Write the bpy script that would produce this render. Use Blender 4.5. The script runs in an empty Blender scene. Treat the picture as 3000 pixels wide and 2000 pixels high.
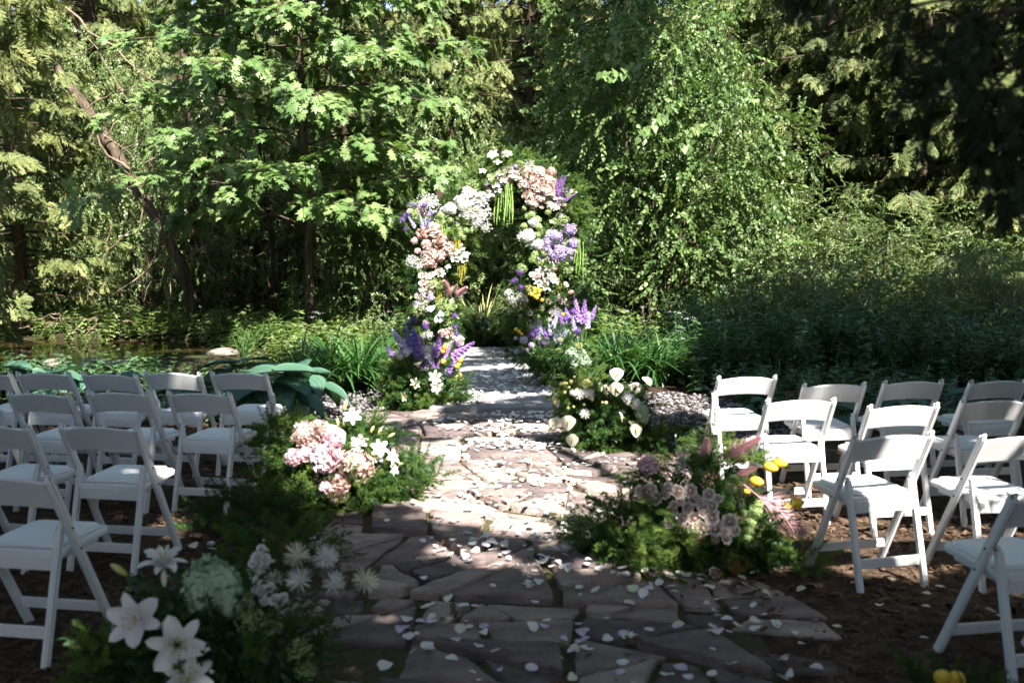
import bpy, bmesh, math, random
import numpy as np
from mathutils import Vector, Matrix

random.seed(11)
rng = np.random.default_rng(11)
SC = bpy.context.scene
COL = SC.collection
PI = math.pi

# ------------------------------------------------------------------ camera
W, H = 2352.0, 1568.0
LENS = 35.0
FX = LENS / 36.0 * W
PITCH = math.radians(5.27)
CAMZ = 1.67
cam_d = bpy.data.cameras.new('camera')
cam = bpy.data.objects.new('camera', cam_d)
COL.objects.link(cam)
cam.location = (0, 0, CAMZ)
cam.rotation_euler = (math.radians(90) - PITCH, 0, 0)
cam_d.lens = LENS
cam_d.sensor_width = 36.0
cam_d.clip_start = 0.05
cam_d.clip_end = 600
cam_d.dof.use_dof = True
cam_d.dof.focus_distance = 12.5
cam_d.dof.aperture_fstop = 2.8
SC.camera = cam

# ------------------------------------------------------------------ sky, sun, exposure
SUN_EL = math.radians(49)
SUN_H = (0.40, -0.915)                       # towards the sun, on the ground plane
n_ = math.hypot(*SUN_H)
SUNV = np.array([SUN_H[0] / n_ * math.cos(SUN_EL), SUN_H[1] / n_ * math.cos(SUN_EL), math.sin(SUN_EL)])
world = bpy.data.worlds.new('World')
SC.world = world
world.use_nodes = True
wn = world.node_tree.nodes
wl = world.node_tree.links
bg = wn['Background']
sky = wn.new('ShaderNodeTexSky')
sky.sky_type = 'NISHITA'
sky.sun_disc = False
sky.sun_elevation = SUN_EL
sky.sun_rotation = math.atan2(SUN_H[0], SUN_H[1])
wl.new(sky.outputs[0], bg.inputs[0])
bg.inputs[1].default_value = 0.078
sun_d = bpy.data.lights.new('sun', 'SUN')
sun_d.energy = 5.0
sun_d.angle = math.radians(0.53)
sun_d.color = (1.0, 0.955, 0.88)
sun = bpy.data.objects.new('sun', sun_d)
COL.objects.link(sun)
sun.rotation_euler = Vector(-SUNV).to_track_quat('-Z', 'Y').to_euler()
sun.location = (6, -10, 20)
SC.view_settings.view_transform = 'Standard'
SC.view_settings.look = 'None'
SC.view_settings.exposure = 2.15
SC.view_settings.gamma = 1.0
SC.view_settings.use_curve_mapping = False
SC.render.engine = 'CYCLES'
cy = SC.cycles
cy.max_bounces = 4
cy.diffuse_bounces = 2
cy.glossy_bounces = 2
cy.transmission_bounces = 2
cy.transparent_max_bounces = 6
cy.caustics_reflective = False
cy.caustics_refractive = False
cy.use_denoising = True
cy.denoiser = 'OPENIMAGEDENOISE'
cy.denoising_prefilter = 'ACCURATE'
world.cycles.sampling_method = 'MANUAL'
world.cycles.sample_map_resolution = 256
cy.use_adaptive_sampling = True
cy.adaptive_threshold = 0.03

# ------------------------------------------------------------------ helpers: measured points
def ray(x, y):
    cx = (x - W / 2) / FX
    c = (H / 2 - y) / FX
    return np.array([cx, math.cos(PITCH) + c * math.sin(PITCH), -math.sin(PITCH) + c * math.cos(PITCH)])
def at(x, y, Y):
    d = ray(x, y)
    return np.array([0, 0, CAMZ]) + d * (Y / d[1])
def gnd(x, y, z=0.0):
    d = ray(x, y)
    t = (z - CAMZ) / d[2]
    return np.array([0, 0, CAMZ]) + d * t
def Xat(x, Y):
    return (x - W / 2) / FX * Y
class Crop:                                   # reads positions measured on an enlarged piece of the photograph
    def __init__(s, ox, oy, k):
        s.ox, s.oy, s.k = ox, oy, k
    def px(s, cx, cy):
        return (s.ox + cx * s.k) * W / 3000.0, (s.oy + cy * s.k) * H / 2000.0
    def at(s, cx, cy, Y):
        return at(*s.px(cx, cy), Y)
    def m(s, n, Y):                           # length of n enlarged pixels at depth Y
        return n * s.k * W / 3000.0 / FX * Y

# ------------------------------------------------------------------ helpers: objects
def tag(o, label, cat, group=None):
    o['label'] = label
    o['category'] = cat
    if group:
        o['group'] = group
    return o
def thing(name, label, cat, loc=(0, 0, 0), rz=0.0, group=None):
    o = bpy.data.objects.new(name, None)
    COL.objects.link(o)
    o.location = loc
    o.rotation_euler = (0, 0, rz)
    o.empty_display_size = 0.1
    return tag(o, label, cat, group)
def link(name, me, parent=None, loc=None, rot=None, scale=None, kind=None):
    o = bpy.data.objects.new(name, me)
    COL.objects.link(o)
    if parent is not None:
        o.parent = parent
    if loc is not None:
        o.location = loc
    if rot is not None:
        if isinstance(rot, Matrix):
            o.rotation_euler = rot.to_euler()
        else:
            o.rotation_euler = rot
    if scale is not None:
        o.scale = (scale, scale, scale) if np.isscalar(scale) else scale
    if kind:
        o['kind'] = kind
    return o
def mesh_np(name, V, F, mat, tint=None, smooth=False):
    V = np.asarray(V, dtype=np.float32).reshape(-1, 3)
    F = np.asarray(F, dtype=np.int32).reshape(-1, 3)
    me = bpy.data.meshes.new(name)
    me.vertices.add(len(V))
    me.vertices.foreach_set('co', V.ravel())
    me.loops.add(F.size)
    me.loops.foreach_set('vertex_index', F.ravel())
    me.polygons.add(len(F))
    me.polygons.foreach_set('loop_start', np.arange(0, F.size, 3, dtype=np.int32))
    me.polygons.foreach_set('loop_total', np.full(len(F), 3, dtype=np.int32))
    if smooth:
        me.polygons.foreach_set('use_smooth', np.ones(len(F), dtype=bool))
    if tint is not None:
        a = me.attributes.new('tint', 'FLOAT', 'POINT')
        a.data.foreach_set('value', np.asarray(tint, dtype=np.float32).ravel())
    me.materials.append(MAT[mat] if isinstance(mat, str) else mat)
    me.update(calc_edges=True)
    return me
class MB:
    def __init__(s):
        s.V, s.F, s.T, s.n = [], [], [], 0
    def add(s, V, F, t=0.5):
        V = np.asarray(V, dtype=float).reshape(-1, 3)
        F = np.asarray(F, dtype=int).reshape(-1, 3)
        s.V.append(V)
        s.F.append(F + s.n)
        s.T.append(np.full(len(V), t) if np.isscalar(t) else np.asarray(t, dtype=float))
        s.n += len(V)
        return s
    def arrays(s):
        return np.concatenate(s.V), np.concatenate(s.F), np.concatenate(s.T)
    def mesh(s, name, mat, smooth=False):
        V, F, T = s.arrays()
        return mesh_np(name, V, F, mat, T, smooth)
def nrm(a):
    a = np.asarray(a, dtype=float)
    return a / np.maximum(np.linalg.norm(a, axis=-1, keepdims=True), 1e-9)
def frames(D, N):
    """leaf axes: Y along D, Z as near to N as it can be"""
    Y = nrm(D)
    Z = nrm(N - (N * Y).sum(-1, keepdims=True) * Y)
    return np.cross(Y, Z), Y, Z
def inst(T, P, D, N, S, tint=None, mix=0.5):
    """copies of template T=(V,F,t) at points P, axes D, normals N, sizes S joined into arrays"""
    TV, TF, TT = T
    P = np.asarray(P, dtype=float)
    n, k = len(P), len(TV)
    X, Y, Z = frames(np.asarray(D, dtype=float), np.asarray(N, dtype=float))
    S = np.broadcast_to(np.asarray(S, dtype=float), (n,))
    V = P[:, None] + S[:, None, None] * (TV[None, :, 0:1] * X[:, None] + TV[None, :, 1:2] * Y[:, None] + TV[None, :, 2:3] * Z[:, None])
    F = TF[None] + (np.arange(n) * k)[:, None, None]
    if tint is None:
        tint = rng.random(n)
    t = mix * np.asarray(tint)[:, None] + (1 - mix) * TT[None]
    return V.reshape(-1, 3), F.reshape(-1, 3), t.ravel()
def tube(pts, rad, n=6, cap=True):
    pts = np.asarray(pts, dtype=float)
    m = len(pts)
    rad = np.broadcast_to(np.asarray(rad, dtype=float), (m,))
    tan = nrm(np.gradient(pts, axis=0))
    ref = np.array([0, 0, 1.0]) if abs(tan[0][2]) < 0.9 else np.array([1.0, 0, 0])
    V = []
    u = nrm(np.cross(tan[0], ref))
    for i in range(m):
        u = nrm(u - (u * tan[i]).sum() * tan[i])
        v = np.cross(tan[i], u)
        a = np.arange(n) * 2 * PI / n
        V.append(pts[i] + rad[i] * (np.cos(a)[:, None] * u + np.sin(a)[:, None] * v))
    V = np.concatenate(V)
    F = []
    for i in range(m - 1):
        for j in range(n):
            a, b = i * n + j, i * n + (j + 1) % n
            F += [(a, b, b + n), (a, b + n, a + n)]
    if cap:
        for j in range(1, n - 1):
            F.append((0, j + 1, j))
            F.append(((m - 1) * n, (m - 1) * n + j, (m - 1) * n + j + 1))
    return V, np.array(F)
def icos(sub=1):
    bm = bmesh.new()
    bmesh.ops.create_icosphere(bm, subdivisions=sub, radius=1.0)
    V = np.array([v.co[:] for v in bm.verts])
    F = np.array([[v.index for v in f.verts] for f in bm.faces])
    bm.free()
    return V, F
def sph(n):                                   # golden points on a sphere
    i = np.arange(n) + 0.5
    z = 1 - 2 * i / n
    r = np.sqrt(1 - z * z)
    a = i * 2.399963
    return np.stack([r * np.cos(a), r * np.sin(a), z], 1)
def rotmat_from_z(d, spin=0.0):
    q = Vector(d).to_track_quat('Z', 'Y')
    return q.to_matrix() @ Matrix.Rotation(spin, 3, 'Z')

# ------------------------------------------------------------------ materials
MAT = {}
def node_mat(name):
    m = bpy.data.materials.new(name)
    m.use_nodes = True
    MAT[name] = m
    nt = m.node_tree
    return m, nt, nt.nodes['Principled BSDF'], nt.nodes['Material Output']
def ramp(nt, stops):
    r = nt.nodes.new('ShaderNodeValToRGB')
    e = r.color_ramp.elements
    while len(e) < len(stops):
        e.new(0.5)
    for k, (p, c) in enumerate(stops):
        e[k].position = p
        e[k].color = (*c, 1)
    return r
def leaf_mat(name, dark, mid, light, rough=0.45, spec=0.5, trans=0.3, tcol=None):
    m, nt, b, out = node_mat(name)
    a = nt.nodes.new('ShaderNodeAttribute')
    a.attribute_name = 'tint'
    oi = nt.nodes.new('ShaderNodeObjectInfo')
    mt = nt.nodes.new('ShaderNodeMath')
    mt.operation = 'MULTIPLY_ADD'
    mt.inputs[1].default_value = 0.25
    mt.inputs[2].default_value = -0.12
    nt.links.new(oi.outputs['Random'], mt.inputs[0])
    ad = nt.nodes.new('ShaderNodeMath')
    ad.operation = 'ADD'
    nt.links.new(a.outputs['Fac'], ad.inputs[0])
    nt.links.new(mt.outputs[0], ad.inputs[1])
    r = ramp(nt, [(0.05, dark), (0.5, mid), (0.95, light)])
    nt.links.new(ad.outputs[0], r.inputs[0])
    nt.links.new(r.outputs[0], b.inputs['Base Color'])
    b.inputs['Roughness'].default_value = rough
    b.inputs['Specular IOR Level'].default_value = spec
    if trans > 0:
        tr = nt.nodes.new('ShaderNodeBsdfTranslucent')
        mx = nt.nodes.new('ShaderNodeMixRGB')
        mx.blend_type = 'MULTIPLY'
        mx.inputs[0].default_value = 1.0
        mx.inputs[2].default_value = (*(tcol or (1.5, 1.6, 0.7)), 1)
        nt.links.new(r.outputs[0], mx.inputs[1])
        nt.links.new(mx.outputs[0], tr.inputs[0])
        ms = nt.nodes.new('ShaderNodeMixShader')
        ms.inputs[0].default_value = trans
        nt.links.new(b.outputs[0], ms.inputs[1])
        nt.links.new(tr.outputs[0], ms.inputs[2])
        nt.links.new(ms.outputs[0], out.inputs[0])
    return m
def petal_mat(name, a, c, trans=0.3, rough=0.6):
    """petals from a (tint 0) to c (tint 1), a little different on every bloom"""
    return leaf_mat(name, a, tuple((x + y) / 2 for x, y in zip(a, c)), c, rough, 0.25, trans, (1.0, 1.0, 1.0))
def noise_mat(name, stops, scale=5.0, detail=6.0, rough=0.85, bump=0.3, bscale=None, coord='Object', spec=0.3, rnd=0.0, stretch=None, dist=0.01):
    m, nt, b, out = node_mat(name)
    tc = nt.nodes.new('ShaderNodeTexCoord')
    mp = nt.nodes.new('ShaderNodeMapping')
    if stretch:
        mp.inputs['Scale'].default_value = stretch
    nt.links.new(tc.outputs[coord], mp.inputs[0])
    n = nt.nodes.new('ShaderNodeTexNoise')
    n.inputs['Scale'].default_value = scale
    n.inputs['Detail'].default_value = detail
    n.inputs['Roughness'].default_value = 0.62
    nt.links.new(mp.outputs[0], n.inputs[0])
    src = n.outputs['Fac']
    if rnd:
        oi = nt.nodes.new('ShaderNodeObjectInfo')
        mt = nt.nodes.new('ShaderNodeMath')
        mt.operation = 'MULTIPLY_ADD'
        mt.inputs[1].default_value = rnd
        mt.inputs[2].default_value = -rnd / 2
        nt.links.new(oi.outputs['Random'], mt.inputs[0])
        ad = nt.nodes.new('ShaderNodeMath')
        ad.operation = 'ADD'
        nt.links.new(src, ad.inputs[0])
        nt.links.new(mt.outputs[0], ad.inputs[1])
        src = ad.outputs[0]
    r = ramp(nt, stops)
    nt.links.new(src, r.inputs[0])
    nt.links.new(r.outputs[0], b.inputs['Base Color'])
    b.inputs['Roughness'].default_value = rough
    b.inputs['Specular IOR Level'].default_value = spec
    if bump:
        n2 = nt.nodes.new('ShaderNodeTexNoise')
        n2.inputs['Scale'].default_value = bscale or scale * 4
        n2.inputs['Detail'].default_value = 8
        nt.links.new(mp.outputs[0], n2.inputs[0])
        bp = nt.nodes.new('ShaderNodeBump')
        bp.inputs['Strength'].default_value = bump
        bp.inputs['Distance'].default_value = dist
        nt.links.new(n2.outputs['Fac'], bp.inputs['Height'])
        nt.links.new(bp.outputs[0], b.inputs['Normal'])
    return m
def plain_mat(name, col, rough=0.5, spec=0.5, metal=0.0):
    m, nt, b, out = node_mat(name)
    b.inputs['Base Color'].default_value = (*col, 1)
    b.inputs['Roughness'].default_value = rough
    b.inputs['Specular IOR Level'].default_value = spec
    b.inputs['Metallic'].default_value = metal
    return m

noise_mat('mulch', [(0.3, (0.016, 0.011, 0.008)), (0.5, (0.055, 0.035, 0.023)), (0.72, (0.12, 0.08, 0.052))], 14, 10, 0.95, 1.0, 45, spec=0.15, dist=0.03)
noise_mat('forest_floor', [(0.3, (0.010, 0.009, 0.005)), (0.5, (0.03, 0.024, 0.012)), (0.7, (0.035, 0.05, 0.016))], 3, 10, 0.95, 1.0, 12, spec=0.1, dist=0.05)
noise_mat('joint_sand', [(0.3, (0.02, 0.02, 0.009)), (0.5, (0.075, 0.06, 0.034)), (0.62, (0.04, 0.05, 0.013)), (0.8, (0.15, 0.12, 0.08))], 9, 9, 0.95, 0.8, 60, spec=0.15)
noise_mat('flagstone', [(0.2, (0.105, 0.082, 0.080)), (0.4, (0.195, 0.150, 0.142)), (0.58, (0.275, 0.212, 0.188)), (0.8, (0.38, 0.31, 0.265))], 4.5, 14, 0.85, 1.0, 34, coord='Object', spec=0.2, rnd=0.62, stretch=(1, 1.6, 3), dist=0.02)
noise_mat('slab_stone', [(0.3, (0.20, 0.19, 0.20)), (0.6, (0.29, 0.27, 0.275)), (0.85, (0.34, 0.31, 0.29))], 4, 8, 0.7, 0.35, 40, spec=0.3, rnd=0.15, dist=0.006)
noise_mat('pebble', [(0.2, (0.035, 0.033, 0.035)), (0.42, (0.11, 0.10, 0.103)), (0.62, (0.20, 0.188, 0.188)), (0.85, (0.36, 0.335, 0.32))], 14, 1.0, 0.6, 0.1, 60, spec=0.35)
noise_mat('bark_chip', [(0.3, (0.045, 0.025, 0.014)), (0.55, (0.105, 0.068, 0.044)), (0.8, (0.17, 0.12, 0.085))], 9, 4, 0.9, 0.6, 60, spec=0.2)
noise_mat('bark', [(0.3, (0.03, 0.022, 0.016)), (0.55, (0.10, 0.075, 0.055)), (0.8, (0.20, 0.16, 0.12))], 7, 9, 0.9, 1.0, 16, spec=0.15, stretch=(2.2, 2.2, 0.35), dist=0.04)
noise_mat('cedar_bark', [(0.3, (0.022, 0.015, 0.010)), (0.55, (0.075, 0.052, 0.036)), (0.8, (0.17, 0.125, 0.09))], 8, 9, 0.9, 1.0, 14, spec=0.15, stretch=(3, 3, 0.22), dist=0.05)
noise_mat('deadwood', [(0.3, (0.08, 0.055, 0.038)), (0.55, (0.22, 0.16, 0.115)), (0.8, (0.40, 0.33, 0.26))], 8, 9, 0.9, 0.8, 20, spec=0.15, stretch=(2, 2, 0.4), dist=0.03)
noise_mat('dark_wood', [(0.3, (0.02, 0.012, 0.008)), (0.6, (0.06, 0.032, 0.02)), (0.85, (0.11, 0.06, 0.035))], 6, 6, 0.6, 0.3, 30, spec=0.4, stretch=(0.6, 4, 4))
noise_mat('moss', [(0.3, (0.012, 0.025, 0.006)), (0.6, (0.04, 0.075, 0.014)), (0.85, (0.08, 0.12, 0.025))], 18, 8, 0.95, 1.0, 70, spec=0.1, dist=0.02)
noise_mat('river_stone', [(0.3, (0.12, 0.10, 0.085)), (0.6, (0.20, 0.17, 0.14)), (0.85, (0.30, 0.27, 0.23))], 6, 8, 0.6, 0.5, 30, spec=0.4, dist=0.02)
noise_mat('chair_white', [(0.22, (0.56, 0.545, 0.52)), (0.34, (0.745, 0.745, 0.745)), (0.6, (0.78, 0.777, 0.77)), (0.85, (0.80, 0.795, 0.785))], 5, 6, 0.42, 0.05, 60, spec=0.45, stretch=(3, 1, 1), dist=0.002)
noise_mat('pad_white', [(0.3, (0.76, 0.765, 0.775)), (0.8, (0.82, 0.82, 0.825))], 9, 6, 0.5, 0.15, 160, spec=0.4, dist=0.002)
noise_mat('ribbon_white', [(0.3, (0.74, 0.73, 0.71)), (0.8, (0.80, 0.79, 0.77))], 20, 4, 0.6, 0.1, 90)
plain_mat('ink', (0.015, 0.015, 0.018), 0.6, 0.3)
plain_mat('screw_steel', (0.04, 0.04, 0.042), 0.45, 0.5, 0.6)
m, nt, b, out = node_mat('creek_water')
b.inputs['Base Color'].default_value = (0.030, 0.020, 0.009, 1)
b.inputs['Roughness'].default_value = 0.06
b.inputs['Specular IOR Level'].default_value = 0.6
nz = nt.nodes.new('ShaderNodeTexNoise')
nz.inputs['Scale'].default_value = 5
nz.inputs['Detail'].default_value = 3
bp = nt.nodes.new('ShaderNodeBump')
bp.inputs['Strength'].default_value = 0.25
bp.inputs['Distance'].default_value = 0.03
nt.links.new(nz.outputs[0], bp.inputs['Height'])
nt.links.new(bp.outputs[0], b.inputs['Normal'])

# foliage: dark, middle and light leaf of each kind
leaf_mat('maple_leaf', (0.045, 0.092, 0.026), (0.100, 0.170, 0.052), (0.19, 0.25, 0.095), 0.48, 0.3, 0.27)
leaf_mat('linden_leaf', (0.048, 0.095, 0.026), (0.108, 0.178, 0.052), (0.20, 0.26, 0.095), 0.46, 0.35, 0.27)
leaf_mat('small_leaf', (0.045, 0.085, 0.024), (0.105, 0.162, 0.050), (0.20, 0.245, 0.092), 0.42, 0.5, 0.26)
leaf_mat('cedar_leaf', (0.050, 0.072, 0.023), (0.130, 0.158, 0.052), (0.25, 0.262, 0.10), 0.6, 0.3, 0.22)
leaf_mat('shaded_cedar_leaf', (0.010, 0.020, 0.008), (0.020, 0.036, 0.014), (0.04, 0.055, 0.02), 0.6, 0.3, 0.2)  # cedar leaf darkened: the bough's shade is put into its colour
leaf_mat('herb_leaf', (0.040, 0.095, 0.042), (0.075, 0.150, 0.066), (0.12, 0.20, 0.09), 0.40, 0.55, 0.25)
leaf_mat('grass_leaf', (0.035, 0.085, 0.02), (0.06, 0.13, 0.035), (0.10, 0.18, 0.05), 0.45, 0.45, 0.28)
leaf_mat('lily_leaf', (0.022, 0.070, 0.018), (0.040, 0.11, 0.028), (0.075, 0.15, 0.045), 0.40, 0.5, 0.25)
leaf_mat('hosta_leaf', (0.026, 0.075, 0.050), (0.055, 0.125, 0.085), (0.11, 0.18, 0.10), 0.42, 0.45, 0.15)
leaf_mat('fern_green', (0.018, 0.050, 0.010), (0.040, 0.095, 0.018), (0.105, 0.17, 0.032), 0.6, 0.3, 0.3)
leaf_mat('fern_light', (0.06, 0.11, 0.02), (0.10, 0.17, 0.035), (0.17, 0.24, 0.06), 0.6, 0.3, 0.35)
leaf_mat('dark_leaf', (0.012, 0.040, 0.016), (0.022, 0.065, 0.026), (0.04, 0.09, 0.035), 0.4, 0.5, 0.2)
leaf_mat('stem_green', (0.03, 0.07, 0.015), (0.05, 0.10, 0.025), (0.08, 0.14, 0.035), 0.5, 0.4, 0.0)
leaf_mat('pampas_grass', (0.22, 0.24, 0.09), (0.36, 0.36, 0.16), (0.50, 0.48, 0.27), 0.5, 0.4, 0.25)
leaf_mat('caladium_leaf', (0.05, 0.14, 0.09), (0.30, 0.42, 0.36), (0.55, 0.62, 0.55), 0.45, 0.4, 0.25)
# blooms
petal_mat('white_petal', (0.70, 0.69, 0.64), (0.82, 0.81, 0.78), 0.25)
petal_mat('cream_petal', (0.66, 0.60, 0.42), (0.80, 0.76, 0.62), 0.25)
petal_mat('pinkish_petal', (0.72, 0.54, 0.59), (0.81, 0.75, 0.76), 0.25)
petal_mat('blush_white', (0.74, 0.64, 0.66), (0.82, 0.79, 0.79), 0.25)
petal_mat('lilac_petal', (0.50, 0.40, 0.56), (0.70, 0.62, 0.74), 0.25)
petal_mat('allium_purple', (0.10, 0.045, 0.22), (0.27, 0.14, 0.42), 0.2)
petal_mat('delphinium_purple', (0.20, 0.10, 0.38), (0.46, 0.29, 0.60), 0.25)
petal_mat('delphinium_blue', (0.09, 0.09, 0.36), (0.26, 0.22, 0.55), 0.25)
petal_mat('delphinium_pale', (0.34, 0.32, 0.58), (0.56, 0.52, 0.72), 0.25)
petal_mat('veronica_purple', (0.15, 0.07, 0.26), (0.34, 0.19, 0.44), 0.25)
petal_mat('peach_petal', (0.54, 0.29, 0.24), (0.74, 0.54, 0.48), 0.25)
petal_mat('blush_petal', (0.54, 0.33, 0.27), (0.74, 0.60, 0.54), 0.25)
petal_mat('pink_petal', (0.64, 0.30, 0.37), (0.82, 0.60, 0.64), 0.25)
petal_mat('rose_blush', (0.78, 0.52, 0.45), (0.90, 0.81, 0.75), 0.25)
petal_mat('lavender_petal', (0.27, 0.20, 0.42), (0.52, 0.44, 0.63), 0.25)
petal_mat('green_petal', (0.22, 0.34, 0.10), (0.42, 0.52, 0.24), 0.25)
petal_mat('pale_green_petal', (0.28, 0.40, 0.26), (0.50, 0.60, 0.44), 0.25)
petal_mat('plume_pink', (0.50, 0.26, 0.30), (0.68, 0.46, 0.47), 0.25)
petal_mat('yellow_ball', (0.62, 0.34, 0.02), (0.78, 0.52, 0.06), 0.05, 0.5)
petal_mat('pale_yellow', (0.50, 0.48, 0.12), (0.72, 0.68, 0.32), 0.2)
petal_mat('amaranth_green', (0.14, 0.26, 0.05), (0.36, 0.50, 0.16), 0.2)
petal_mat('amaranth_olive', (0.12, 0.13, 0.02), (0.38, 0.34, 0.05), 0.2)
petal_mat('orange_moss', (0.14, 0.06, 0.012), (0.26, 0.13, 0.03), 0.2)
petal_mat('spadix_yellow', (0.50, 0.40, 0.06), (0.72, 0.56, 0.14), 0.0)
petal_mat('dusty_blue', (0.14, 0.17, 0.24), (0.30, 0.34, 0.42), 0.2)
petal_mat('dried_tan', (0.34, 0.27, 0.20), (0.52, 0.44, 0.35), 0.2)

# ================================================================== THE SETTING
CREEK = np.array([(-60, 17.9), (-14, 17.7), (-7.3, 17.2)])
def creek_dist(x, y):
    x = np.asarray(x, dtype=float)
    y = np.asarray(y, dtype=float)
    d = np.full(x.shape, 1e9)
    for a, c in zip(CREEK[:-1], CREEK[1:]):
        v = c - a
        t = np.clip(((x - a[0]) * v[0] + (y - a[1]) * v[1]) / (v @ v), 0, 1)
        d = np.minimum(d, np.hypot(x - a[0] - t * v[0], y - a[1] - t * v[1]))
    return d
def gz(x, y):
    x = np.asarray(x, dtype=float)
    y = np.asarray(y, dtype=float)
    far = np.clip((np.hypot(x * 0.75, y) - 13.0) / 5.0, 0, 1)
    z = far * (0.10 * np.sin(x * 0.9 + 1.3) * np.cos(y * 0.7) + 0.06 * np.sin(x * 2.3 + y * 1.7))
    rise = np.clip(y - 24.5, 0, None)
    z = z + np.minimum(rise * 0.36, 22)
    d = creek_dist(x, y)
    k = np.clip(1 - (d - 1.9) / 0.9, 0, 1)
    k = k * k * (3 - 2 * k)
    return z * (1 - k) - 0.55 * k
gx = np.unique(np.concatenate([np.linspace(-150, -22, 14), np.linspace(-22, 22, 150), np.linspace(22, 150, 14)]))
gy = np.unique(np.concatenate([np.linspace(-60, 2, 12), np.linspace(2, 30, 110), np.linspace(30, 200, 30)]))
GX, GY = np.meshgrid(gx, gy)
GV = np.stack([GX, GY, gz(GX, GY)], -1).reshape(-1, 3)
nx, ny = len(gx), len(gy)
ii = (np.arange(ny - 1)[:, None] * nx + np.arange(nx - 1)[None]).ravel()
GF = np.concatenate([np.stack([ii, ii + 1, ii + nx + 1], 1), np.stack([ii, ii + nx + 1, ii + nx], 1)])
me = mesh_np('ground', GV, GF, 'mulch', smooth=True)
me.materials.append(MAT['forest_floor'])
cen = GV[GF].mean(1)
me.polygons.foreach_set('material_index', ((cen[:, 1] > 12.6) | (np.abs(cen[:, 0]) > 9)).astype(np.int32))
ground = link('ground', me, kind='structure')
me = mesh_np('creek', [(-60, 14.4, -0.13), (-4.2, 14.4, -0.13), (-4.2, 20.8, -0.13), (-60, 20.8, -0.13)], [(0, 1, 2), (0, 2, 3)], 'creek_water')
link('creek', me, kind='structure')

# ---- flagstone path: a bed, then every stone
PATH_L = [(2.6, -0.80), (3.6, -0.86), (4.4, -1.02), (5.6, -1.20), (7.0, -1.50), (8.2, -1.55), (9.3, -1.62), (10.4, -1.20)]
PATH_R = [(2.6, 1.02), (3.6, 1.20), (4.4, 1.40), (5.0, 1.22), (6.0, 1.18), (7.0, 1.22), (8.3, 1.30), (9.3, 1.10), (10.4, 0.75)]
def pl(y):
    return np.interp(y, [p[0] for p in PATH_L], [p[1] for p in PATH_L])
def pr(y):
    return np.interp(y, [p[0] for p in PATH_R], [p[1] for p in PATH_R])
def on_path(x, y, e=0.0):
    return (y > 2.6) & (y < 10.3) & (x > pl(y) - e) & (x < pr(y) + e)
path = bpy.data.objects.new('stone_path', None)
COL.objects.link(path)
path['kind'] = 'structure'
ys = np.linspace(2.5, 10.45, 30)
bv, bf = [], []
for y in ys:
    bv += [(pl(y) + 0.12 + 0.08 * math.sin(y * 5), y, 0.004), (pr(y) - 0.16 + 0.1 * math.sin(y * 4 + 1), y, 0.004)]
for i in range(len(ys) - 1):
    a = 2 * i
    bf += [(a, a + 1, a + 3), (a, a + 3, a + 2)]
link('path_bed', mesh_np('path_bed', bv, bf, 'joint_sand'), path)
def clip_poly(P, n, d):                       # keep n.p <= d
    out = []
    for i in range(len(P)):
        a, c = P[i], P[(i + 1) % len(P)]
        da, dc = a @ n - d, c @ n - d
        if da <= 0:
            out.append(a)
        if da * dc < 0:
            out.append(a + (c - a) * (da / (da - dc)))
    return out
PATHPOLY = [np.array((x_, y_)) for y_, x_ in PATH_L] + [np.array((x_, y_)) for y_, x_ in reversed(PATH_R)]
def area2(P):
    P = np.array(P)
    x_, y_ = P[:, 0], P[:, 1]
    return abs(np.sum(x_ * np.roll(y_, -1) - y_ * np.roll(x_, -1))) / 2
def crack(P, out, depth=0):
    """broken flags: split again and again along straight, slightly skewed lines"""
    P = np.array(P)
    A_ = area2(P)
    lim = rng.choice([0.08, 0.13, 0.20, 0.30])
    ext = np.ptp(P, axis=0)
    if (A_ < lim and max(ext) < 1.0 and ext[0] < 2.1 * ext[1] + 0.05) or depth > 12:
        out.append(list(P))
        return
    c_ = P.mean(0) + rng.normal(0, 0.10, 2) * ext
    if ext[0] > 1.25 * ext[1]:
        ang = rng.normal(0, 0.62)                 # joint running along the walk
    else:
        ang = PI / 2 + 0.12 + rng.normal(0, 0.42)      # joint running across
    nn = np.array([math.cos(ang), math.sin(ang)])
    d_ = c_ @ nn
    p1 = clip_poly(list(P), nn, d_)
    p2 = clip_poly(list(P), -nn, -d_)
    if len(p1) < 3 or len(p2) < 3 or min(area2(p1), area2(p2)) < 0.02:
        if depth > 8:
            out.append(list(P))
        else:
            crack(P, out, depth + 1)
        return
    crack(p1, out, depth + 1)
    crack(p2, out, depth + 1)
strips = []
ye = [2.6, 3.6, 4.5, 5.6, 6.7, 7.7, 8.7, 9.98]
for y0, y1 in zip(ye[:-1], ye[1:]):
    sk = 0.16
    yy = [y0 + (y1 - y0) * q for q in (0, .5, 1)]
    strips.append([np.array((pl(y_) - 0.05, y_ + sk)) for y_ in yy] + [np.array((pr(y_) + 0.08, y_ - sk)) for y_ in reversed(yy)])
flags = []
for st_ in strips:
    crack(st_, flags)
stone_tops = []
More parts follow.
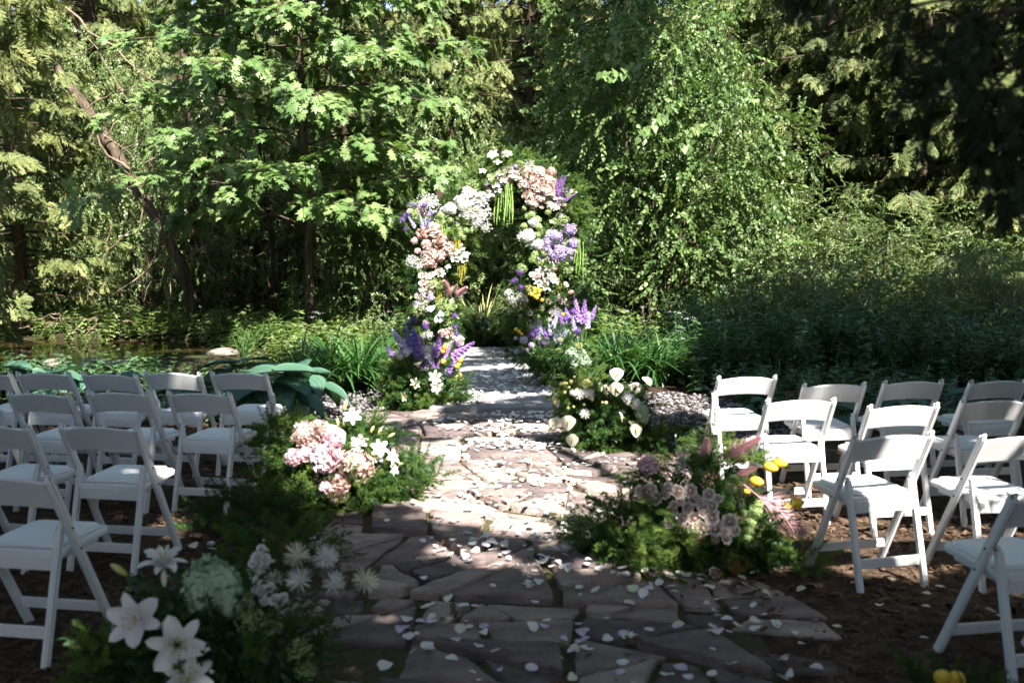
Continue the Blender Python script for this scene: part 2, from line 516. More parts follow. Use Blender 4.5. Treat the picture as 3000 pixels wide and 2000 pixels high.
for P in flags:
    if len(P) < 3:
        continue
    P = [p + rng.normal(0, 0.008, 2) for p in P]
    P = [p for k_, p in enumerate(P) if np.linalg.norm(p - P[k_ - 1]) > 0.05]
    if len(P) < 3:
        continue
    c = np.mean(P, axis=0)
    if (c[0] > pr(c[1]) - 0.30 or c[0] < pl(c[1]) + 0.22) and rng.random() < 0.5:
        continue                              # the rim is ragged
    Q = []
    for p in P:                               # joints
        v = p - c
        L = np.linalg.norm(v)
        Q.append(c + v * max(0.6, 1 - rng.uniform(0.016, 0.052) / max(L, 0.1)))
    ring = []
    for k in range(len(Q)):                   # uneven broken edges, clipped corners
        a, b_ = Q[k], Q[(k + 1) % len(Q)]
        L = np.linalg.norm(b_ - a)
        m_ = max(1, int(L / 0.05))
        e = nrm(b_ - a)
        nn = np.array([e[1], -e[0]])
        for t in range(m_):
            f = t / m_
            if t == 0 and L > 0.12:
                f = 0.014 / L
            ring.append(a + (b_ - a) * f + nn * rng.normal(0, 0.004))
        if L > 0.12:
            ring.append(b_ - e * 0.014)
    ring = np.array(ring)
    if np.sum(ring[:, 0] * np.roll(ring[:, 1], -1) - ring[:, 1] * np.roll(ring[:, 0], -1)) < 0:
        ring = ring[::-1]
    if len(ring) < 5 or np.ptp(ring[:, 0]) < 0.1:
        continue
    n = len(ring)
    zt = rng.uniform(0.018, 0.058)
    if c[0] > pr(c[1]) - 0.4 or c[0] < pl(c[1]) + 0.3:
        zt = rng.uniform(0.012, 0.024)        # outer stones sink into the mulch
    tilt = rng.normal(0, 0.014, 2)
    inner = c + (ring - c) * (1 - 0.008 / np.maximum(np.linalg.norm(ring - c, axis=1, keepdims=True), 0.05))
    mid = c + (ring - c) * 0.55
    def zz(p, dz=0.0):
        return zt + dz + (p - c) @ tilt
    o3 = np.array([c[0], c[1], 0])
    V = np.concatenate([
        np.c_[ring - c, np.full(n, -0.02)],
        np.c_[ring - c, zz(ring, -0.007)],
        np.c_[inner - c, zz(inner) + rng.normal(0, 0.0012, n)],
        np.c_[mid - c, zz(mid) + rng.normal(0, 0.0012, n)],
        [[0, 0, zt]]])
    F = []
    for k in range(n):
        k2 = (k + 1) % n
        for l in range(3):
            F += [(l * n + k, l * n + k2, (l + 1) * n + k2), (l * n + k, (l + 1) * n + k2, (l + 1) * n + k)]
        F.append((3 * n + k, 3 * n + k2, 4 * n))
    link('flagstone', mesh_np('flagstone', V, F, 'flagstone'), path, o3)
    stone_tops.append((c, zt))
# low slabs leading to the arch
SLABS = [((-0.85, 0.62), 10.02, 11.05), ((-0.80, 0.50), 11.08, 12.85), ((-0.74, 0.42), 12.88, 15.3), ((-0.82, -0.10), 15.33, 16.3), ((-0.07, 0.75), 15.34, 16.35)]
for (xr, y0, y1) in SLABS:
    bm = bmesh.new()
    bmesh.ops.create_cube(bm, size=1.0)
    for v in bm.verts:
        v.co = (v.co.x * (xr[1] - xr[0]) + rng.normal(0, 0.012), v.co.y * (y1 - y0) + rng.normal(0, 0.006), v.co.z * 0.10)
    bmesh.ops.bevel(bm, geom=[e for e in bm.edges], offset=0.008, segments=1, affect='EDGES')
    bmesh.ops.subdivide_edges(bm, edges=[e for e in bm.edges if e.calc_length() > 0.3], cuts=5, use_grid_fill=True)
    me = bpy.data.meshes.new('path_slab')
    bm.to_mesh(me)
    bm.free()
    me.materials.append(MAT['slab_stone'])
    link('path_slab', me, path, ((xr[0] + xr[1]) / 2, (y0 + y1) / 2, 0.02 + rng.uniform(0, 0.006)), (rng.normal(0, 0.002), rng.normal(0, 0.002), rng.normal(0, 0.012)))

# ---- pebble beds beside the walk (too small and many to pick apart)
def in_pebbles(x, y):
    r = ((x - 1.75) / 0.85) ** 2 + ((y - 9.6) / 1.75) ** 2 < 1
    l = ((x + 1.75) / 0.75) ** 2 + ((y - 10.4) / 1.25) ** 2 < 1
    r2 = (x > 0.7) & (x < 1.5) & (y > 10.4) & (y < 12.4)
    return (r | l | r2) & ~on_path(x, y, 0.05)
iv, if_ = icos(1)
PT = (iv, if_, np.zeros(len(iv)))
px_ = rng.uniform(-2.7, 2.9, 12000)
py_ = rng.uniform(7.8, 12.5, 12000)
k = in_pebbles(px_, py_)
px_, py_ = px_[k], py_[k]
n = len(px_)
d3 = np.stack([rng.normal(0, 1, n), rng.normal(0, 1, n), rng.normal(0, 0.12, n)], 1)
n3 = np.stack([rng.normal(0, 0.2, n), rng.normal(0, 0.2, n), np.ones(n)], 1)
TVp = iv * np.array([0.72, 1.0, 0.55])
V, F, T = inst((TVp, if_, np.zeros(len(iv))), np.stack([px_, py_, 0.012 + rng.uniform(0, 0.035, n)], 1), d3, n3, rng.gamma(7, 0.0031, n))
link('pebble_bed', mesh_np('pebble_bed', V, F, 'pebble', T, True), kind='stuff')

# ---- bark chips on the soil
n = 42000
cxs = rng.uniform(-5.5, 6.0, n)
cys = 2.6 + 6.8 * rng.random(n) ** 1.3
k = (~on_path(cxs, cys, -0.12) | (rng.random(n) < 0.035 + 0.3 * (~on_path(cxs, cys, -0.3)))) & ~in_pebbles(cxs, cys) & (np.abs(cxs) < 0.56 * cys + 0.8)
cxs, cys = cxs[k], cys[k]
n = len(cxs)
CH = np.array([(-.2, -.8, 0), (.18, -.7, .02), (.22, .8, 0), (-.15, .7, .03), (-.14, -.65, .16), (.14, -.6, .18), (.16, .65, .15), (-.12, .6, .17)])
CHF = np.array([(4, 5, 6), (4, 6, 7), (0, 1, 5), (0, 5, 4), (1, 2, 6), (1, 6, 5), (2, 3, 7), (2, 7, 6), (3, 0, 4), (3, 4, 7)])
d3 = np.stack([rng.normal(0, 1, n), rng.normal(0, 1, n), rng.normal(0, 0.25, n)], 1)
n3 = np.stack([rng.normal(0, 0.35, n), rng.normal(0, 0.35, n), np.ones(n)], 1)
V, F, T = inst((CH, CHF, np.zeros(8)), np.stack([cxs, cys, rng.uniform(0.0, 0.012, n) + np.where(on_path(cxs, cys, -0.12), 0.03, 0.0)], 1), d3, n3, rng.gamma(4, 0.0062, n))
link('bark_mulch', mesh_np('bark_mulch', V, F, 'bark_chip', T), kind='stuff')

# ================================================================== LEAF AND TWIG TEMPLATES
def T_(V, F, t=None):
    V = np.array(V, dtype=float)
    return V, np.array(F), (np.full(len(V), 0.5) if t is None else np.asarray(t, dtype=float))
DIAMOND = T_([(0, 0, 0), (-.27, .45, .05), (0, 1, -.10), (.27, .45, .05)], [(0, 3, 2), (0, 2, 1)])
OVAL = T_([(0, 0, 0), (0, .5, -.03), (0, 1, -.16), (-.22, .22, .05), (-.25, .58, .03), (.22, .22, .05), (.25, .58, .03)],
          [(0, 5, 1), (5, 6, 1), (6, 2, 1), (0, 1, 3), (3, 1, 4), (4, 1, 2)])
LANCE = T_([(0, 0, 0), (0, .45, .0), (0, 1, -.22), (-.11, .35, .04), (.11, .35, .04)], [(0, 4, 1), (4, 2, 1), (0, 1, 3), (3, 1, 2)])
HEART = T_([(0, 0, 0), (0, .45, -.02), (0, 1, -.14), (-.28, -.06, .04), (-.42, .25, .05), (-.24, .66, .02), (.28, -.06, .04), (.42, .25, .05), (.24, .66, .02)],
           [(0, 6, 1), (6, 7, 1), (7, 8, 1), (8, 2, 1), (0, 1, 3), (3, 1, 4), (4, 1, 5), (5, 1, 2)])
def lobed():
    half = [(0.0, 0.0), (.16, .02), (.34, .06), (.24, .22), (.56, .34), (.50, .46), (.26, .48), (.42, .74), (.30, .76), (.14, .68), (.08, .9), (0, 1.08)]
    out = [(x, y) for x, y in half] + [(-x, y) for x, y in half[-2:0:-1]]
    V = [(0, .42, .03)] + [(x, y, -.22 * (x * x) - .06 * y * y) for x, y in out]
    n = len(out)
    return T_(V, [(0, 1 + k, 1 + (k + 1) % n) for k in range(n)])
LOBED = lobed()
def twig(leaf, n, length, size, droop=0.3, up=0.6, spread=0.9, seed=0, pair=False, stem=True):
    """a twig along +Y with n leaves, normal +Z"""
    r = np.random.default_rng(seed)
    mb = MB()
    s = np.linspace(0.08, 1, n)
    P = np.stack([0.05 * np.sin(s * 5), s, -droop * s * s], 1) * length
    if stem:
        V, F = tube(np.stack([0.05 * np.sin(np.linspace(0, 1, 4) * 5), np.linspace(0, 1, 4), -droop * np.linspace(0, 1, 4) ** 2], 1) * length, [0.008 * length] * 4, 3, False)
        mb.add(V, F, 0.05)
    for sgn in ((-1, 1) if pair else (0,)):
        sd = np.array([sgn if sgn else (1 if k % 2 else -1) for k in range(n)], dtype=float)
        D = np.stack([sd * spread, np.full(n, 0.55) + 0.6 * s, r.normal(-0.25, 0.25, n)], 1)
        D[-1] = (0, 1, -0.3)
        N = np.stack([r.normal(0, 0.35, n) + 0.2 * sd, r.normal(0.1, 0.3, n), np.full(n, up)], 1)
        V, F, t = inst(leaf, P, D, N, size * r.uniform(0.7, 1.15, n), r.random(n), 0.9)
        mb.add(V, F, t)
    return mb.arrays()
MAPLE_TW = [twig(LOBED, 8, 0.34, 0.150, 0.25, 0.9, 0.9, s) for s in (1, 2, 3)]
LINDEN_TW = [twig(HEART, 11, 0.40, 0.072, 0.35, 0.7, 0.8, s) for s in (4, 5)]
SMALL_TW = [twig(OVAL, 9, 0.30, 0.068, 0.2, 0.7, 0.8, s, pair=(s == 7)) for s in (6, 7, 8)]
FINE_TW = [twig(DIAMOND, 13, 0.30, 0.050, 0.2, 0.7, 0.8, s) for s in (9, 10)]
def cedar_spray(seed, n=7):
    """flat drooping fan of scale-leaved branchlets"""
    r = np.random.default_rng(seed)
    V, F, t = [], [], []
    def blade(a, d, L, w, tt):
        d = nrm(d)
        s = nrm(np.cross(d, (0, 0, 1.0)))
        i = len(V)
        m_ = a + d * L * 0.45
        V.extend([a, m_ + s * w, a + d * L + np.array([0, 0, -0.12 * L]), m_ - s * w])
        F.extend([(i, i + 1, i + 2), (i, i + 2, i + 3)])
        t.extend([tt] * 4)
    for k in range(n):
        f = (k + 0.6) / n
        p = np.array([0, f, -0.35 * f * f])
        for sg in (-1, 1):
            a = r.uniform(0.65, 0.95)
            d = np.array([sg * math.sin(a), math.cos(a), -0.25 - 0.3 * f + r.normal(0, 0.1)])
            L = (0.50 * (1 - f) + 0.17) * r.uniform(0.8, 1.2)
            tt = r.random() * 0.5 + 0.45 * f
            blade(p, d, L, 0.055, tt)
            q = p + nrm(d) * L * 0.38
            blade(q, d + np.array([-sg * 0.7, 0.6, 0]), L * 0.55, 0.04, tt + 0.1)
            if L > 0.35:
                blade(q, d + np.array([sg * 0.9, -0.3, 0]), L * 0.42, 0.04, tt)
    blade(np.array([0, .85, -.26]), np.array([0, 1, -.6]), 0.25, 0.05, 0.9)
    return np.array(V, dtype=float), np.array(F), np.array(t)
CEDAR_SP = [cedar_spray(s) for s in (1, 2, 3)]
def scatter_twigs(mb, tws, P, D, N, S, mix=0.55):
    pick = rng.integers(0, len(tws), len(P))
    S = np.broadcast_to(S, (len(P),))
    for k, tw in enumerate(tws):
        q = pick == k
        if q.any():
            mb.add(*inst(tw, P[q], D[q], N[q], S[q], None, mix))

# ================================================================== TREES AND SHRUBS
def cedar_meshes(seed, height=12.5, r0=2.3, z0=1.2, nb=120, per=26, ssize=0.34):
    r = np.random.default_rng(seed)
    tr = MB()
    zt = np.linspace(-0.2, height, 9)
    V, F = tube(np.stack([0.08 * np.sin(zt * 0.7), 0.06 * np.cos(zt * 0.5), zt], 1), np.linspace(0.19, 0.03, 9) * r.uniform(0.85, 1.1, 9), 9)
    tr.add(V, F)
    fo = MB()
    P, D, N, S = [], [], [], []
    for k in range(nb):
        f = ((k + r.random()) / nb)
        z = z0 + (height - z0) * f ** 1.05
        az = k * 2.399963 + r.normal(0, 0.3)
        L = r0 * (1 - 0.72 * f) * r.uniform(0.65, 1.15)
        o = np.array([math.cos(az), math.sin(az), 0])
        s = np.linspace(0, 1, 7)
        dr = r.uniform(0.25, 0.6)
        pts = np.array([0, 0, z]) + o * (s * L)[:, None] + np.array([0, 0, 1.0]) * (L * (0.12 * s - dr * s ** 2 + 0.22 * s ** 3))[:, None]
        tr.add(*tube(pts, np.linspace(0.032, 0.006, 7) * (1.2 - 0.6 * f), 4, False))
        m_ = int(per * (0.5 + 0.6 * L / r0))
        u = r.uniform(0.18, 1.0, m_) ** 0.75
        base = np.stack([np.interp(u, s, pts[:, c]) for c in range(3)], 1)
        side = np.cross(o, (0, 0, 1.0))
        sd = r.choice([-1.0, 1.0], m_)
        P.append(base + r.normal(0, 0.05, (m_, 3)))
        D.append(o[None] * r.uniform(0.2, 1.0, m_)[:, None] + side[None] * (sd * r.uniform(0.2, 1.1, m_))[:, None] + np.array([0, 0, -1.0])[None] * r.uniform(0.1, 0.9, m_)[:, None])
        N.append(np.stack([r.normal(0, 0.4, m_), r.normal(0, 0.4, m_), np.full(m_, 0.5)], 1) + 0.6 * o[None])
        S.append(ssize * r.uniform(0.7, 1.25, m_) * (1 - 0.25 * f))
    scatter_twigs(fo, CEDAR_SP, np.concatenate(P), np.concatenate(D), np.concatenate(N), np.concatenate(S))
    return tr.mesh('cedar_trunk', 'cedar_bark', True), fo.mesh('cedar_crown', 'cedar_leaf')
CEDAR_A = cedar_meshes(21)
CEDAR_B = cedar_meshes(22, 11.0, 2.6, 0.9, 110, 28, 0.36)
def cedar(src, x, Y, label, rz, s=1.0, zs=1.0):
    g = float(gz(x, Y)) - 0.05
    t = thing('cedar_tree', label, 'tree', (x, Y, g), rz, 'cedar trees of the background')
    link('trunk', src[0], t, scale=(s, s, s * zs))
    link('crown', src[1], t, scale=(s, s, s * zs), kind='stuff')
    return t
CED = [
    (CEDAR_B, 40, 20.6, 'sunlit drooping cedar at the left picture edge above the creek', 0.3, 0.95, 0.9),
    (CEDAR_A, -190, 22.5, 'cedar behind the creek, cut by the left picture edge', 1.2, 1.0, 1.0),
    (CEDAR_A, 225, 25.0, 'cedar standing behind the leaning dead trunk at left', 2.1, 1.05, 1.0),
    (CEDAR_B, 520, 27.5, 'cedar deep in shade behind the left half of the maple', 4.0, 1.1, 1.1),
    (CEDAR_A, 800, 26.0, 'cedar in shade just right behind the maple trunk', 0.9, 1.1, 1.1),
    (CEDAR_B, 1035, 24.5, 'grey green cedar in the gap above the left half of the flower arch', 5.2, 1.0, 1.1),
    (CEDAR_A, 1215, 28.5, 'darkest cedar in the hollow straight above the flower arch', 3.3, 1.1, 1.1),
    (CEDAR_B, 1470, 25.5, 'cedar behind the heart leaved tree right of the arch', 1.9, 1.05, 1.05),
    (CEDAR_A, 1700, 27.5, 'cedar behind the pale shrubs, right of the heart leaved tree', 0.2, 1.1, 1.1),
    (CEDAR_A, 1885, 21.0, 'cedar with a bare brown trunk showing above the green thicket', 2.6, 0.95, 1.05),
    (CEDAR_B, 2110, 19.5, 'sunlit cedar right of the bare brown trunk', 3.9, 0.95, 1.0),
    (CEDAR_A, 2330, 18.6, 'cedar at the right picture edge behind the thicket', 5.5, 0.95, 1.0),
    (CEDAR_B, 2230, 26.5, 'cedar far back between the two rightmost cedars', 0.6, 1.1, 1.15),
    (CEDAR_B, 2560, 22.5, 'cedar beyond the right picture edge, only its branches in view', 1.4, 1.05, 1.05),
    (CEDAR_A, 30, 28.5, 'cedar far back behind the sunlit drooping cedar at left', 4.4, 1.1, 1.1),
    (CEDAR_B, 1790, 22.5, 'cedar between the pale shrubs and the bare brown trunk', 0.8, 0.95, 1.0),
    (CEDAR_A, 2000, 22.6, 'cedar just right behind the bare brown trunk', 4.2, 1.0, 1.0),
    (CEDAR_B, 2240, 21.2, 'cedar in the middle of the right hand wood', 2.9, 1.0, 1.0),
    (CEDAR_B, 1330, 33.0, 'far cedar on the slope behind the darkest cedar', 4.7, 1.3, 1.1),
    (CEDAR_A, 650, 33.0, 'far cedar on the slope left of the maple trunk', 5.0, 1.3, 1.1),
    (CEDAR_A, 1900, 33.0, 'far cedar on the slope behind the bare brown trunk', 3.0, 1.3, 1.1),
    (CEDAR_B, 990, 34.0, 'far cedar on the slope behind the grey green cedar', 2.0, 1.3, 1.15),
]
FARLAB = ['first', 'second', 'third', 'fourth', 'fifth', 'sixth', 'seventh', 'eighth', 'ninth', 'tenth', 'eleventh']
for k in range(11):
    CED.append((CEDAR_A if k % 2 else CEDAR_B, -60 + 250 * k, 36.0 + 1.5 * (k % 3), 'distant cedar on the wooded slope, %s from the left of the back row' % FARLAB[k], k * 1.7, 1.5, 1.35))
for (src, x, Y, lab, rz, s, zs) in CED:
    cedar(src, Xat(x, Y), Y, lab, rz, s, zs)

# ---- the maple left of the arch: tiers of lobed leaves
MX, MY = Xat(706, 19.0), 19.0
mg = float(gz(MX, MY))
maple = thing('maple_tree', 'young maple with slim straight trunk and tiers of lobed leaves', 'tree', (MX, MY, mg))
tr, P, D, N, S = MB(), [], [], [], []
zt = np.linspace(-0.15, 11.5, 10)
tr.add(*tube(np.stack([0.05 * np.sin(zt * 0.8), 0.05 * np.sin(zt), zt], 1), np.linspace(0.088, 0.02, 10), 10))
nb = 70
for k in range(nb):
    f = (k + 0.5) / nb
    z = 2.0 + 8.8 * f
    az = k * 2.399963 + 0.4
    o = np.array([math.cos(az), math.sin(az), 0])
    L = (3.9 - 1.7 * f) * rng.uniform(0.75, 1.08)
    s = np.linspace(0, 1, 7)
    pts = np.array([0, 0, z]) + o * (s * L)[:, None] + np.array([0, 0, 1.0]) * (L * (0.42 * s - 0.42 * s ** 2) + 0.05 * np.sin(s * 7 + k))[:, None]
    tr.add(*tube(pts, np.linspace(0.024, 0.005, 7), 4, False))
    side = np.cross(o, (0, 0, 1.0))
    for j in range(9):
        u = 0.22 + 0.78 * (j + rng.random()) / 9
        b0 = np.array([np.interp(u, s, pts[:, c]) for c in range(3)])
        sg = 1 if j % 2 else -1
        Ls = (1.15 - 0.75 * u) * rng.uniform(0.6, 1.2) * (1 - 0.3 * f)
        dr = nrm(o * 0.75 + side * sg * rng.uniform(0.5, 1.1) + np.array([0, 0, rng.uniform(-0.1, 0.18)]))
        tr.add(*tube(np.stack([b0, b0 + dr * Ls]), [0.008, 0.003], 3, False))
        m_ = max(3, int(Ls / 0.11))
        q = rng.uniform(0.15, 1.05, m_)
        P.append(b0 + dr * (q * Ls)[:, None] + rng.normal(0, 0.05, (m_, 3)))
        D.append(dr[None] + rng.normal(0, 0.5, (m_, 3)) + np.array([0, -0.15, -0.55]))
        N.append(rng.normal(0, 0.26, (m_, 3)) + np.array([0, 0, 0.45]) + dr[None] * 0.25 + SUNV[None] * 0.75)
        S.append(rng.uniform(0.75, 1.15, m_))
fo = MB()
scatter_twigs(fo, MAPLE_TW, np.concatenate(P), np.concatenate(D), np.concatenate(N), np.concatenate(S))
link('trunk', tr.mesh('maple_trunk', 'bark', True), maple)
link('crown', fo.mesh('maple_crown', 'maple_leaf'), maple, kind='stuff')

# ---- shrubs: stems that carry leafy twigs in several lobes
def shrub_mesh(seed, tws, mat, h, r, lobes, nt, low=0.12, tw_s=1.0, name='shrub'):
    g = np.random.default_rng(seed)
    C = []
    for k in range(lobes):
        az = k * 2.399963
        f = (k + 0.5) / lobes
        z = h * (low + (0.93 - low) * f)
        rr = r * (0.95 - 0.55 * abs(f - 0.35)) * g.uniform(0.35, 0.75)
        C.append((rr * math.cos(az), rr * math.sin(az), z, r * g.uniform(0.36, 0.58)))
    C = np.array(C)
    st = MB()
    for c in C:
        s = np.linspace(0, 1, 6)
        b0 = np.array([c[0] * 0.15, c[1] * 0.15, -0.1])
        pts = b0 + (c[:3] - b0) * s[:, None] + np.array([c[0], c[1], 0]) * (0.25 * np.sin(s * PI) * -0.6)[:, None]
        st.add(*tube(pts, np.linspace(0.028, 0.007, 6) * (0.6 + h / 5), 5, False))
        for q in range(5):
            d = nrm(g.normal(0, 1, 3) + np.array([0, 0, 0.4]))
            st.add(*tube(np.stack([pts[4], pts[4] + d * c[3] * 0.9]), [0.008, 0.003], 3, False))
    w = C[:, 3] ** 2
    pk = g.choice(len(C), nt, p=w / w.sum())
    d = nrm(g.normal(0, 1, (nt, 3)))
    rad = g.uniform(0.45, 1.08, nt) ** 0.6
    P = C[pk, :3] + d * (C[pk, 3] * rad)[:, None] * np.array([1, 1, 0.8])
    ok = P[:, 2] > 0.05
    P, d = P[ok], d[ok]
    n = len(P)
    D = d * 0.8 + g.normal(0, 0.55, (n, 3)) + np.array([0, 0, -0.35])
    N = g.normal(0, 0.4, (n, 3)) + np.array([0, 0, 0.6]) + d * 0.65
    fo = MB()
    scatter_twigs(fo, tws, P, D, N, g.uniform(0.75, 1.2, n) * tw_s)
    return st.mesh(name + '_stems', 'bark', True), fo.mesh(name + '_leaves', mat)
SH_BIG = shrub_mesh(31, LINDEN_TW + SMALL_TW[:1], 'linden_leaf', 5.6, 2.3, 18, 3300, 0.10, 1.0, 'linden')
SH_SMALL = shrub_mesh(32, SMALL_TW, 'small_leaf', 3.0, 1.7, 12, 1900, 0.10, 0.95, 'shrub')
SH_FINE = shrub_mesh(33, FINE_TW, 'small_leaf', 3.4, 1.8, 13, 2300, 0.10, 1.0, 'fine_shrub')
def shrub(src, name, x, Y, label, rz, s=1.0, zs=1.0, cat='shrub', grp='leafy shrubs of the background'):
    t = thing(name, label, cat, (x, Y, float(gz(x, Y)) - 0.05), rz, grp)
    link('stems', src[0], t, scale=(s, s, s * zs))
    link('foliage', src[1], t, scale=(s, s, s * zs), kind='stuff')
    return t
shrub(SH_BIG, 'linden_tree', Xat(1490, 18.6), 18.6, 'large heart leaved tree arching behind the right side of the flower arch', 0.4, 1.05, 1.1, 'tree', None)
for (src, x, Y, lab, rz, s, zs) in [
    (SH_FINE, 160, 21.8, 'fine leaved bush growing across the leaning dead trunk', 0.5, 0.9, 1.1),
    (SH_SMALL, 1680, 19.6, 'pale green shrub right of the heart leaved tree, beside the thicket', 0.3, 1.15, 1.25),
    (SH_FINE, 1330, 18.6, 'fine leaved shrub close behind the right post of the flower arch', 1.3, 0.9, 0.85),
    (SH_FINE, 870, 20.4, 'fine leaved shrub between the maple trunk and the flower arch', 2.6, 1.0, 1.0),
    (SH_SMALL, 1080, 21.0, 'dark shrub seen through the opening of the flower arch', 4.1, 1.1, 1.0),
    (SH_SMALL, 1205, 23.0, 'shrub in deep shade over the top of the flower arch', 3.1, 1.2, 1.15),
    (SH_FINE, 330, 22.6, 'tall fine leaved bush behind the bare dangling branches', 5.0, 1.2, 1.5),
    (SH_FINE, 120, 24.0, 'fine leaved bush at far left above the creek bank', 1.0, 1.3, 1.6),
    (SH_SMALL, 1790, 18.2, 'pale leaved shrub below the bare brown cedar trunk', 0.9, 0.85, 0.8),
    (SH_FINE, 2010, 18.4, 'fine leaved shrub right of the bare brown cedar trunk', 5.9, 0.9, 0.85),
    (SH_SMALL, 2240, 17.8, 'shrub behind the right end of the thicket', 2.2, 0.9, 0.9),
    (SH_FINE, 1560, 22.5, 'fine leaved bush behind the heart leaved tree', 2.2, 1.3, 1.7),
    (SH_SMALL, 960, 23.5, 'bush behind the upper left corner of the flower arch', 0.2, 1.2, 1.5),
    (SH_FINE, 640, 24.5, 'bush in shade behind the maple trunk', 0.8, 1.2, 1.6),
    (SH_FINE, 1830, 24.0, 'bush behind the bare brown cedar trunk', 3.8, 1.3, 1.7),
    (SH_SMALL, 2130, 23.5, 'bush in shade far behind the right end of the thicket', 1.8, 1.3, 1.6),
]:
    shrub(src, 'shrub', Xat(x, Y), Y, lab, rz, s, zs)
# arching leafy branches of the heart leaved tree
lt = bpy.data.objects['linden_tree']
for arc in [[(1620, 60, 18.0), (1500, 120, 17.4), (1400, 125, 17.0), (1320, 175, 16.7), (1235, 190, 16.5)],
            [(1640, 230, 18.0), (1560, 215, 17.2), (1450, 235, 16.8), (1370, 290, 16.5), (1325, 325, 16.4)],
            [(1650, 260, 18.0), (1580, 300, 17.2), (1500, 290, 16.8), (1455, 340, 16.6)],
            [(1560, 80, 18.0), (1660, 190, 17.2), (1700, 260, 16.9), (1745, 330, 16.8)],
            [(1400, 40, 18.2), (1330, 95, 17.4), (1300, 150, 17.2)]]:
    pts = np.array([at(*p) for p in arc]) - np.array(lt.location)
    tt = np.linspace(0, 1, 26)
    q = np.linspace(0, 1, len(pts))
    C = np.stack([np.interp(tt, q, pts[:, c]) for c in range(3)], 1)
    for _ in range(3):
        C[1:-1] = (C[:-2] + C[1:-1] * 2 + C[2:]) / 4
    mb = MB()
    mb.add(*tube(C, np.linspace(0.012, 0.003, 26), 4, False), 0.05)
    tan = nrm(np.gradient(C, axis=0))
    for rep in range(4):
        sd = np.where((np.arange(26) + rep) % 2, 1.0, -1.0)
        side = np.cross(tan, (0, 0, 1.0))
        Dv = tan * 0.6 + side * (sd * rng.uniform(0.3, 1.0, 26))[:, None] + np.array([0, 0, -0.75])
        Nv = np.stack([rng.normal(0.1, 0.3, 26), rng.normal(-0.65, 0.3, 26), np.full(26, 0.7)], 1)
        mb.add(*inst(HEART, C + rng.normal(0, 0.04, C.shape), Dv, Nv, rng.uniform(0.10, 0.165, 26), None, 0.8))
    link('arching_branch', mb.mesh('arching_branch', 'linden_leaf'), lt)

# ---- leaning dead trunk with bare branches
def wobble(a, b_, n, amp, seed):
    r = np.random.default_rng(seed)
    s = np.linspace(0, 1, n)
    p = a + (b_ - a) * s[:, None]
    return p + np.cumsum(r.normal(0, amp, (n, 3)), 0) * (np.sin(s * PI) + 0.3)[:, None]
b0 = at(455, 690, 20.8)
b0[2] = float(gz(b0[0], b0[1])) - 0.1
dead = thing('dead_tree', 'leaning dead trunk with split brown bark and bare twigs', 'tree', b0)
mb = MB()
pts = np.array([b0, at(420, 610, 20.8), at(350, 490, 20.8), at(275, 370, 20.9), at(195, 245, 21.0), at(110, 130, 21.1), at(60, 60, 21.2)]) - b0
mb.add(*tube(pts, [0.13, 0.11, 0.11, 0.13, 0.11, 0.08, 0.05], 9))
link('trunk', mb.mesh('dead_trunk', 'bark', True), dead)
mb = MB()
for k, (p, q, w_) in enumerate([((335, 455), (225, 300), .05), ((240, 320), (330, 220), .02), ((200, 250), (320, 200), .018), ((150, 20), (350, 185), .03), ((350, 185), (470, 260), .016),
                                ((240, 310), (330, 370), .015), ((330, 370), (400, 300), .015), ((150, 130), (255, 80), .014), ((300, 400), (395, 380), .012), ((220, 290), (150, 350), .012),
                                ((170, 40), (330, 250), .015), ((250, 100), (300, 60), .01), ((310, 160), (380, 150), .01), ((100, 110), (40, 160), .014), ((275, 370), (345, 300), .013)]):
    a, c = at(*p, 20.7) - b0, at(*q, 20.2) - b0
    mb.add(*tube(wobble(a, c, 7, 0.05, k), np.linspace(w_, w_ * 0.4, 7), 5, False))
link('bare_branch', mb.mesh('dead_branches', 'deadwood', True), dead)
for k, pl_ in enumerate([[(375, 480), (370, 560), (350, 610), (300, 650), (255, 680)], [(345, 500), (338, 580), (345, 610), (338, 640)], [(375, 500), (390, 540), (400, 580), (395, 640), (390, 690)],
                         [(300, 530), (260, 560), (210, 620), (200, 690)], [(400, 520), (440, 570), (470, 640)], [(260, 500), (245, 560), (240, 600)], [(310, 600), (350, 640), (330, 690)],
                         [(120, 610), (200, 650), (245, 690)], [(335, 470), (310, 560), (260, 640), (230, 660)], [(420, 500), (432, 560), (425, 600)], [(350, 620), (380, 600), (420, 620)]]):
    p = np.array([at(x, y, 19.8 + 0.12 * (k % 4)) for x, y in pl_])
    s = np.linspace(0, 1, 12)
    q = np.linspace(0, 1, len(p))
    C = np.stack([np.interp(s, q, p[:, c]) for c in range(3)], 1) + np.random.default_rng(k).normal(0, 0.02, (12, 3))
    C[1:-1] = (C[:-2] + C[1:-1] * 2 + C[2:]) / 4
    w_ = 0.028 if k in (0, 2) else 0.013
    link('dangling_branch', mesh_np('dangling_branch', *tube(C - b0, np.linspace(w_, w_ * 0.4, 12), 5, False), 'deadwood', None, True), dead)
